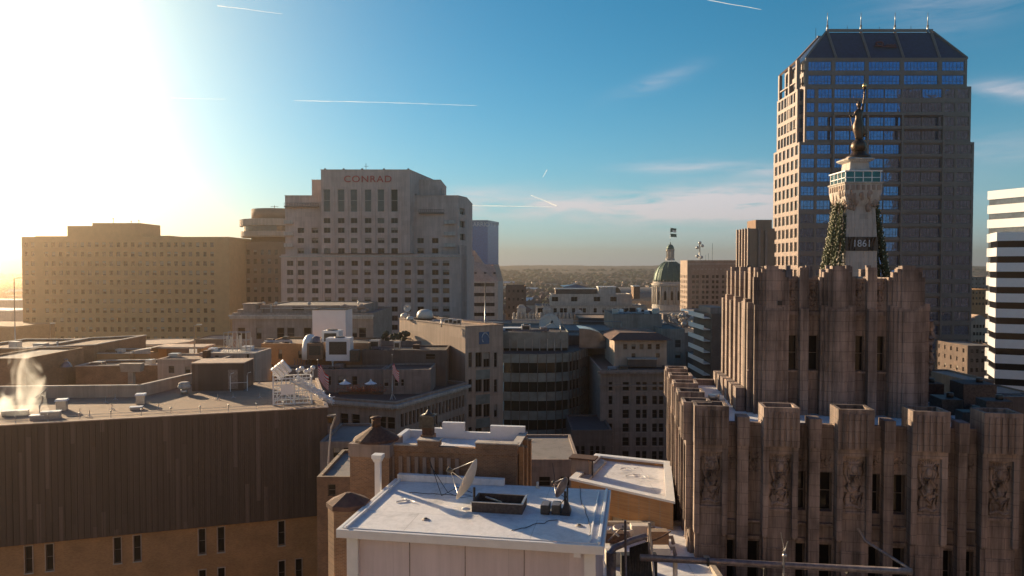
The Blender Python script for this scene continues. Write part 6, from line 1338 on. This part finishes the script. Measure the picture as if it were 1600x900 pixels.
# steam
def steam():
    q = Vector(rloc(30, 648)); mb = MB(); i0 = 0; n = 14
    secs = [(0, 0, -.05, 3.8, 2.2), (-.5, 0, 1.0, 3.6, 2.0), (.5, 0, 2.2, 2.6, 1.8), (.8, 0, 3.6, 2.4, 1.6), (.9, 0, 5.2, 2.2, 1.6), (.6, 0, 7.0, 1.8, 1.3), (.9, 0, 8.4, 1.2, .9)]
    loft(mb, secs, n); m = bpy.data.materials.new('steam_vapour'); m.use_nodes = True; t = m.node_tree; t.nodes.clear(); N = t.nodes.new; Lk = t.links.new
    tc_ = N('ShaderNodeTexCoord'); no = N('ShaderNodeTexNoise'); mp = N('ShaderNodeMapping'); mp.inputs['Scale'].default_value = (1, 1, .5); Lk(tc_.outputs['Object'], mp.inputs[0]); Lk(mp.outputs[0], no.inputs['Vector']); no.inputs['Scale'].default_value = .42; no.inputs['Detail'].default_value = 7; no.inputs['Distortion'].default_value = 1.0
    rp = N('ShaderNodeMapRange'); rp.inputs[1].default_value = .46; rp.inputs[2].default_value = .72; rp.inputs[3].default_value = 0; rp.inputs[4].default_value = .9; Lk(no.outputs[0], rp.inputs[0])
    sp_ = N('ShaderNodeSeparateXYZ'); Lk(tc_.outputs['Object'], sp_.inputs[0]); fz = N('ShaderNodeMapRange'); fz.inputs[1].default_value = 0; fz.inputs[2].default_value = 8.5; fz.inputs[3].default_value = 1; fz.inputs[4].default_value = .05; Lk(sp_.outputs[2], fz.inputs[0]); mm = N('ShaderNodeMath'); mm.operation = 'MULTIPLY'; Lk(rp.outputs[0], mm.inputs[0]); Lk(fz.outputs[0], mm.inputs[1])
    v = N('ShaderNodeVolumePrincipled'); v.inputs['Color'].default_value = (.95, .95, .95, 1); v.inputs['Anisotropy'].default_value = .72; Lk(mm.outputs[0], v.inputs['Density']); o_ = N('ShaderNodeOutputMaterial'); Lk(v.outputs[0], o_.inputs['Volume'])
    o = mb.build('steam', m, loc=tuple(q)); tag(o, 'white steam plume rising from the brown building roof at far left', 'steam', None, 'stuff')
steam()

# ================================================================== WHITE ROOF PENTHOUSE, foreground
WR = R(-9.8); zw_ = 44.4
q = zat(533, 826, zw_)
b = Bld('white_roof_penthouse', 'white rendered block with a flat white membrane roof and white gutter, nearest', 'building', (q.x, q.y), WR)
q2 = b.loc(zat(940, 851, zw_)); q3 = b.loc(zat(606, 748, zw_)); W_, Dp = q2.x, q3.y
k = MB()
for p0, p1 in (((0.35, .35), (W_ - .35, .35)), ((W_ - .35, .35), (W_ - .35, Dp)), ((W_ - .35, Dp), (.35, Dp)), ((.35, Dp), (.35, .35))): panel(k, p0, p1, 20, zw_ - .003, [], 0)
k.build('wall', 'stucco', b.root)
MB().box(0, W_, 0, Dp, zw_ - .18, zw_, 0).build('roof', 'mem_w', b.root)
k = MB().box(-.2, W_ + .12, -.2, -.003, zw_ - .42, zw_ + .02).box(-.2, -.003, -.002, Dp + .1, zw_ - .42, zw_ + .02).box(W_ + .003, W_ + .12, -.002, Dp, zw_ - .42, zw_ + .02); k.build('gutter', 'white_p', b.root, bevel=.02)
k = MB().box(.22, .34, .02, Dp - .1, zw_ + .002, zw_ + .14).box(W_ - .62, W_ - .54, .3, Dp - .6, zw_ + .002, zw_ + .1).box(W_ - .2, W_ - .05, .02, Dp - .2, zw_ + .002, zw_ + .16).box(.02, W_ - .25, .03, .12, zw_ + .002, zw_ + .06); k.build('roof_edge_kerb', 'white_p', b.root, bevel=.02)
MB().box(.1, W_ * .52, Dp - .35, Dp + .05, zw_ + .003, zw_ + .42).build('rear_parapet', 'mem_w', b.root, bevel=.03)
k = MB().box(.25, .85, .12, .348, 20, zw_ - .43).box(W_ - .85, W_ - .3, .12, .348, 20, zw_ - .43); k.build('corner_board', 'white_p', b.root)
for u in (3.6, 6.55, 9.6): MB().box(u - .02, u + .02, .33, .349, 20, zw_ - .43).build('panel_joint', 'pipe', b.root)
MB().box(W_ - 1.35, W_ - 1.0, -.18, .1, zw_ - .62, zw_ - .425).build('downpipe_box', 'white_p', b.root)
MB().tube([(0, 0, 0), (.5, .35, .03), (.1, .75, .04)], .05, 5).tube([(.5, .35, .03), (1.1, .1, .03)], .04, 5).build('torn_flashing', 'white_p', b.root, loc=(1.45, Dp * .5, zw_ + .05))
b.done()
def wloc(px, py): q = zat(px, py, zw_); return (q.x, q.y, q.z + .003)
for px, py, lab in ((665, 812, 'small round roof drain on the sunlit left of the white roof'), (905, 822, 'small round roof drain near the front right corner of the white roof')):
    t = thing('roof_drain', lab, 'drain', wloc(px, py)); MB().lathe([(.22, 0), (.2, .03), (.12, .05)], n=16).build('ring', 'white_st', t); MB().lathe([(.11, .051), (.1, .09), (.03, .1)], n=12).build('strainer', 'steel_d', t)
tag(MB().cyl(0, 0, 0, .35, .07, n=10).lathe([(.16, 0), (.09, .08)], n=12).build('vent_pipe', 'dish', loc=wloc(840, 762)), 'short pale vent pipe between the box curb and the dark dish', 'vent')
k = MB(); r6 = random.Random(9)
for s_ in range(3):
    a = Vector(wloc(*((640, 770), (800, 830), (905, 760))[s_])); c_ = Vector(wloc(*((735, 775), (868, 812), (925, 838))[s_])); P_ = [a.lerp(c_, j / 10) + Vector((r6.uniform(-.12, .12), r6.uniform(-.12, .12), .02)) for j in range(11)]; o_ = MB().tube(P_, .018, 5).build('roof_cable', 'black'); tag(o_, ('thin black cable lying on the rear left of the white roof', 'thin black cable lying on the front right of the white roof', 'thin black cable running down the right side of the white roof')[s_], 'cable')
# box well of dark timber
a1 = Vector(wloc(737, 800)); a2 = Vector(wloc(815, 806)); w_ = (a2 - a1).length; t = thing('open_box_curb', 'open black timber box curb on the white roof beside the big dish', 'curb', tuple(a1), WR)
dd = 1.75; hh = .55; k = MB().box(0, w_, 0, .1, 0, hh).box(0, w_, dd - .1, dd, 0, hh).box(0, .1, .102, dd - .102, 0, hh).box(w_ - .1, w_, .102, dd - .102, 0, hh); k.build('box', 'wood', t)
k = MB().box(-.05, w_ + .05, -.05, .0, hh + .002, hh + .06).box(w_ - .05, w_ + .05, .002, dd, hh + .002, hh + .06).build('rim', 'steel', t)
MB().tube([(.5, 1.5, .4), (1.6, .4, .5)], .06, 6).build('loose_pipe', 'steel', t); MB().box(.11, w_ - .11, .11, dd - .11, .01, .05).build('floor', 'black', t)
MB().ball((-.35, .1, .12), .16, 8, 0, 1.6, .7, .6).ball((-.1, .5, .3), .12, 8).build('white_clip', 'white_p', t)
# three-part dark condenser set and an edge-on dish
for i, (px, lab) in enumerate(((851, 'small black boxed unit, left one of the dark pair on the white roof'), (868, 'small black boxed unit, right one of the dark pair on the white roof'))):
    q = wloc(px, 805); t = thing('small_condenser', lab, 'air unit', q, WR); MB().box(-.24, .24, 0, .9, .06, .5).build('casing', 'steel_d', t, bevel=.03); MB().box(-.2, .2, .05, .85, .502, .53).build('lid', 'pipe', t); MB().box(-.24, .24, .1, .2, 0, .058).box(-.24, .24, .7, .8, 0, .058).build('feet', 'black', t)
q = wloc(882, 806); t = thing('dark_dish_mount', 'black ballast mount under the edge on dark dish', 'mount', q, WR); MB().box(-.25, .3, 0, .9, 0, .12).prism([(-.2, .1), (.3, .1), (.3, .8), (-.2, .8)], .122, .7, k=.3).build('ballast', 'black', t); MB().tube([(.12, .4, .1), (.12, .4, 1.5)], .05).tube([(-.5, .3, .2), (.12, .4, 1.0)], .03).build('post', 'steel_d', t)
d2 = dish('satellite_dish', 'dark dish seen edge on, right of the box curb', wloc(883, 800), .62, (-.9, .55, .38), 1.15, 'pipe')
# the large oval dish
d1 = dish('satellite_dish', 'large pale oval dish with long feed arm beside the open box curb', wloc(741, 790), 1.25, (-.93, .20, .42), 1.05, 'dish')
k = MB().tube([wloc(738, 770), Vector(wloc(715, 768)) + Vector((0, 0, .25)), Vector(wloc(690, 775)) + Vector((0, 0, .02)), Vector(wloc(670, 742)) + Vector((0, 0, 1.15))], .022, 5)
k.tube([wloc(742, 775), wloc(720, 778), wloc(700, 770), Vector(wloc(672, 748)) + Vector((0, 0, .9))], .02, 5).tube([wloc(885, 778), Vector(wloc(875, 775)) + Vector((0, 0, .1)), Vector(wloc(868, 770)) + Vector((0, 0, .6)), Vector(wloc(863, 745)) + Vector((0, 0, .9))], .02, 5)
tag(k.build('coax_cables', 'black'), 'loops of black cable trailing over the white roof from the dishes', 'cables')
t = thing('white_vent_stack', 'white square vent stack with flared cap at the rear left corner of the white roof', 'vent', tuple(zat(591, 775, zw_ - .6)), WR); MB().box(-.17, .17, -.17, .17, 0, 2.15).build('stack', 'white_p', t, bevel=.02); MB().prism([(-.2, -.2), (.2, -.2), (.2, .2), (-.2, .2)], 2.152, 2.4, k=1.5).box(-.32, .32, -.32, .32, 2.402, 2.62).build('cap', 'white_p', t)

# ================================================================== BRICK BUILDING WITH PARAPETS BEHIND IT
BR = R(-9); zbk = 46.05
q = at(606, 712, 48.9)
b = Bld('parapet_brick_building', 'brown brick building with stepped white lined parapets round a white roof, behind the white block', 'building', (q.x, q.y), BR)
W_ = b.loc(at(808, 712, 47.7)).x; Dp = 4.4
zf = q.z + .1
b.rect(0, W_, 0, Dp, 15, zbk - .3, 'brick_br', 'mem_w', {}, 0)
k = MB(); g = MB()
def seg(u0, u1, y0, y1, z): k.box(u0, u1, y0, y1, zbk - .298, z)
zz_ = zbk + .18
k.box(0, W_, -.12, .28, zbk - .298, zbk + .12).box(2.1, 3.55, -.2, .6, zbk + .122, zbk + .5).box(W_ - 2.7, W_ + .05, -.2, .45, zbk + .122, zbk + .45)
k.box(W_ - .35, W_ + .06, .452, Dp, zbk - .297, zbk + .22)
k.build('front_parapet', 'brick_br', b.root)
g.box(-.02, W_ - .3, Dp - .3, Dp, zbk - .297, zbk + .2).box(1.4, 2.7, Dp - .32, Dp + .02, zbk + .202, zbk + .4).box(2.702, 4.3, Dp - .36, Dp + .05, zbk - .2, zbk + .85).box(6.2, W_ - .05, Dp - .36, Dp + .05, zbk - .2, zbk + .72).box(-.02, .3, .3, Dp - .31, zbk - .297, zbk + .3)
g.box(2.0, 2.09, -.1, .5, zbk, zbk + .2); g.build('rear_parapet', 'white_p', b.root)
MB().box(W_ - .45, W_ + .12, .3, Dp, zbk + .222, zbk + .3).build('coping', 'white_st', b.root)
MB().box(W_ - 2.75, W_ + .1, -.25, .5, zbk + .452, zbk + .53).build('coping', 'white_st', b.root)
MB().box(2.05, 3.6, -.25, .65, zbk + .502, zbk + .58).build('coping', 'white_st', b.root)
MB().box(.1, 2.04, -.16, .3, zbk + .122, zbk + .2).build('coping', 'white_st', b.root)
k = MB()
for j in range(4): k.box(W_ + .062, W_ + .35 + .1 * (j % 2),   .5 + j * 1.0, 1.0 + j * 1.0, 15, zbk + .2 - .3 * (j % 2))
k.build('side_rib', 'brick_or', b.root)
k = MB()
for j in range(9): k.box(.25 + j * .55, .5 + j * .55, -.16, -.122, 40, zbk - .6)
k.build('front_flutes', 'grey_st', b.root)
MB().box(-1, W_ * .7, 1.0, 5.5, zbk - .299, zbk - .2).build('roof_sheet', 'mem_w', b.root) if 0 else None
b.done()
def bl(x, y, z): q = Matrix.Translation(b.o) @ Matrix.Rotation(BR, 4, 'Z') @ Vector((x, y, z)); return tuple(q)
t = thing('chimney_pot', 'dark metal chimney lantern on a stained brick stack before the white parapet', 'chimney', bl(2.55, .9, zbk - .28), BR); MB().box(-.42, .42, -.42, .42, 0, 1.0).build('stack', 'brick_br', t); MB().box(-.34, .34, -.34, .34, 1.002, 1.5).build('neck', 'rust', t)
k = MB().box(-.5, .5, -.5, .5, 1.502, 1.6).box(-.5, .5, -.5, .5, 2.2, 2.3)
for x in (-.45, .45):
    for y in (-.45, .45): k.box(x - .05, x + .05, y - .05, y + .05, 1.602, 2.198)
k.box(-.38, .38, -.38, .38, 1.601, 2.199).build('lantern', 'steel_d', t); MB().lathe([(.45, 2.302), (.2, 2.42), (.08, 2.6), (.02, 2.7)], n=10).build('finial', 'steel_d', t)
# brick turret with cone cap
q = at(578, 720, 48.3); t = thing('cone_capped_turret', 'square brown brick turret with stone band and rusty cone cap', 'turret', (q.x, 48.3, 0), BR); zt_ = at(578, 690, 48.3).z
MB().box(-1.35, 1.35, -.1, 2.6, 15, zt_ - 1.0).build('shaft', 'brick_br', t); MB().box(-1.42, 1.42, -.17, 2.67, zt_ - .998, zt_ - .15).build('stone_band', 'grey_st', t)
MB().lathe([(1.55, zt_ - .14), (1.5, zt_), (.95, zt_ + .33), (.5, zt_ + .62), (.32, zt_ + .74)], 0, 1.25, 16, sm=False).build('cone_cap', 'rust', t); MB().cyl(0, 1.25, zt_ + .74, zt_ + 1.3, .3, n=12).lathe([(.38, zt_ + 1.302), (.4, zt_ + 1.36), (.1, zt_ + 1.45)], 0, 1.25, 12).build('flue', 'rust', t)
q = at(537, 800, 41); t = thing('octagonal_turret', 'lower octagonal brown brick turret with shallow cone roof at the white block corner', 'turret', (q.x, 42.2, 0), BR); zt_ = at(537, 792, 41).z
MB().lathe([(1.15, 15), (1.15, zt_ - .3)], 0, 0, 8, sm=False, a0=R(22)).build('shaft', 'brick_br', t); MB().lathe([(1.25, zt_ - .3), (1.25, zt_ - .05), (.15, zt_ + .45)], 0, 0, 8, sm=False, a0=R(22)).build('cone_roof', 'tile', t)

# dark street gap between, with awning ribs and a parked van far below
t = thing('arched_ironwork', 'tall curved pale iron arch in the dark gap left of the brick turret', 'ironwork', tuple(at(516, 700, 75))); k = MB(); k.tube([(-.3, 0, -3), (-.1, 0, 0), (.1, 0, 2), (.6, 0, 3.4)], .09, 6).tube([(-.3, 0, 3.3), (.6, 0, 3.42)], .09, 6).tube([(-.2, 0, -6), (.9, 0, -8.5), (2.2, 0, -11)], .16, 6); k.build('arch', 'white_st', t)
rooftop('building', 'low brown ledge building in the dark gap beside the brick turret', 495, 552, 745, 66, 10, 'brick_br', 0, 'mem_g', [(512, 757, 524, 775)])
rooftop('building', 'dim grey building in the gap behind the ironwork', 500, 560, 690, 84, 10, 'grey_st', 0, 'mem_g', [(520, 700, 530, 716), (536, 700, 546, 716)])

# ================================================================== ORANGE BRICK BUILDING WITH WHITE ROOF
zo = 40.2
b = Bld('orange_brick_building', 'orange brick building with patched white roof against the art deco tower', 'building', (zat(892, 750, zo).x, zat(892, 750, zo).y))
P = fp(b, ((892, 750), (1052, 786), (1046, 724), (932, 712)), zo)
u0, z1 = b.on(P[0], P[1], 962, 808); u1, z0 = b.on(P[0], P[1], 1003, 830)
b.shell(P, 0, zo, 'brick_or', 'mem_w', {0: [(u0 - .5, u0 + 1.5, z1 - 2.0, z1, 'grid')]}, .25, .45, depth=.3, coping='white_p')
ip = inset(P, 1.3); k = MB()
for i in (3,): k.prism([inset(P, .5)[3], inset(P, .5)[0], ip[0], ip[3]], zo - .24, zo - .05)
k.build('roof_kerb', 'white_st', b.root)
k = MB()
for i in range(7): x, y = rnd.uniform(.45, .7), rnd.uniform(.5, .8); a = Vector(P[0]).lerp(Vector(P[1]), x).lerp(Vector(P[3]).lerp(Vector(P[2]), x), y); c_ = a + Vector((rnd.uniform(-1.2, 1.2), rnd.uniform(-.8, .8))); k.tube([(a.x, a.y, zo - .2), ((a.x + c_.x) / 2 + .2, (a.y + c_.y) / 2, zo - .1), (c_.x, c_.y, zo - .21)], .035, 5)
k.build('roof_wrinkles', 'mem_w', b.root); b.done()
q = zat(916, 740, zo); t = thing('slab_chimney', 'stone chimney under a rusty flat slab on the orange building roof', 'chimney', (q.x - .2, q.y + .4, zo - .3), R(-20)); MB().box(-1.0, .6, -.5, .6, 0, 1.5).build('stack', 'grey_st', t); MB().box(-1.15, 1.15, -.65, .75, 1.52, 1.66).build('slab', 'rust', t); MB().box(.85, .97, -.5, -.38, 0, 1.518).build('post', 'steel_d', t)
# plant yard between
q = at(945, 850, 50)
b = Bld('plant_yard', 'cluttered plant roof with ducts beside the white block', 'building', (5.2, 44.0)); b.rect(0, 8.2, 0, 12.5, 0, 38.4, 'concrete', 'mem_w', {}, .3); b.done()
k = thing('bent_duct', 'large bent rusty duct rising over the plant roof', 'duct', (0, 0, 0)); pts_ = [at(951, 868, 46), at(960, 856, 46.2), at(985, 845, 46.5), at(1008, 838, 47), at(1015, 845, 47), at(1017, 890, 47)]
MB().tube(pts_, .2, 12).build('duct', 'pipe', k); k.location = (0, 0, 0)
k2 = MB().tube([at(955, 905, 46), at(955, 862, 46)], .3, 10); tag(k2.build('standing_flue', 'pipe'), 'upright grey flue beside the white block corner', 'flue')
t = thing('round_cooling_fan', 'round pale cooling fan tub on the plant roof', 'fan', tuple(zat(975, 838, 38.2))); MB().lathe([(.65, 0), (.75, .3), (.82, .65), (.72, .7), (.6, .4), (.2, .35)], n=24).build('tub', 'dish', t); MB().box(-.6, .6, -.06, .06, .5, .54).box(-.06, .06, -.6, .6, .541, .58).build('blades', 'steel_d', t)
for i, (x0, y0, x1, y1, r_, Y, lab) in enumerate(((977, 813, 978, 905, .075, 45, 'tall upright steel pole in front of the plant roof'), (1014, 816, 1022, 905, .07, 45.5, 'leaning pale steel pole, pair with a second, right of the plant roof'), (1013, 858, 1016, 818, .09, 46, 'short tapered pale post leaning by the bent duct'), (953, 826, 967, 838, .06, 47, 'short slanting pale strut over the plant roof'), (950, 845, 970, 826, .05, 47.2, 'short slanting dark strut over the plant roof'))):
    tag(MB().tube([at(x0, y0, Y), at(x1, y1, Y)], r_, 8).build('steel_pole', 'pipe' if i % 2 == 0 else 'dish'), lab, 'pole')
k = MB()
for i in range(12): k.tube([at(985 + i * 2.4, 855 - i * .8, 45.6), at(984 + i * 2.7, 915, 45.2)], .055, 5)
tag(k.build('dark_louvre_fence', 'steel_d'), 'dark slatted screen below the bent duct', 'screen')
k = MB().box(-1.1, 1.2, 0, .6, -2.5, 0).build('dark_tank', 'black', loc=tuple(at(998, 868, 46.8))); tag(k, 'black tank behind the slatted screen', 'tank')
k = MB().tube([at(1017, 845, 47), at(1024, 843, 47), at(1036, 838, 47.2), at(1048, 830, 47.4)], .05, 6); tag(k.build('curved_rod', 'rust'), 'curved dark rod against the art deco wall', 'rod')
for i in range(5):
    px, py = ((960, 846), (1000, 838), (1028, 852), (1030, 870), (962, 880))[i]; q = zat(px, py, 38.2); t = thing('roof_duct_box', ('low duct box left on the plant roof', 'flat duct box behind the bent duct', 'brick coloured duct box near the art deco wall', 'pale duct box nearest the long pipe', 'curled pale duct elbow low at the left of the plant roof')[i], 'duct', tuple(q))
    MB().box(-.7, .7, -.4, .4, 0, .7 + .2 * (i % 3)).build('box', ('rust', 'dish', 'brick_br', 'dish', 'dish')[i], t, bevel=.04); MB().tube([(.5, 0, .5), (1.0, 0, .6), (1.1, 0, .1)], .14, 8).build('elbow', 'pipe', t)
# long pipe in front of the art deco tower
PY = 42.0
t = thing('long_pipe', 'long horizontal weathered steel pipe crossing in front of the art deco tower', 'pipe', (0, 0, 0)); MB().tube([at(1000, 871, PY), at(1180, 881, PY - .5), at(1424, 893, PY - 1.2)], .19, 14).build('pipe', 'pipe', t)
for px in (1106, 1194, 1323): q = at(px, 878 + (px - 1106) * .055, PY - .4); MB().lathe([(.235, -.05), (.235, .05)], n=14).build('collar', 'steel_d', t, loc=tuple(q)).rotation_euler = (0, R(90), 0)
tag(MB().tube([at(1225, 860, PY - .9), at(1224, 930, PY - .9)], .05, 6).tube([at(1220, 832, PY - 1), at(1226, 862, PY - .9)], .02, 5).tube([at(1231, 846, PY - 1), at(1226, 862, PY - .9)], .03, 5).ball(at(1226, 868, PY - .9), .13, 8).build('pipe_mast', 'steel'), 'slim steel mast with a small head crossing the long pipe', 'mast')
tag(MB().tube([at(1340, 826, PY + 1), at(1352, 845, PY + .5), at(1420, 888, PY - 1)], .09, 8).build('pipe_brace', 'pipe'), 'slanting steel brace reaching down to the end of the long pipe', 'brace')
tag(MB().tube([at(1055, 905, PY), at(1055, 872, PY)], .14, 8).build('pipe_support', 'dish'), 'pale upright support under the left part of the long pipe', 'support')
tag(MB().tube([at(1195, 905, PY), at(1195, 884, PY - .5)], .08, 8).tube([at(1415, 930, PY - 1.1), at(1415, 893, PY - 1.1)], .08, 8).build('pipe_stand', 'steel_d'), 'dark stands under the middle and end of the long pipe', 'support')
b = Bld('service_roof', 'low service building under the long pipe before the art deco tower', 'building', (5.2, 35.5)); b.rect(0, 22, 0, 8, 0, 38.2, 'concrete', 'mem_g', {}, .3); b.done()
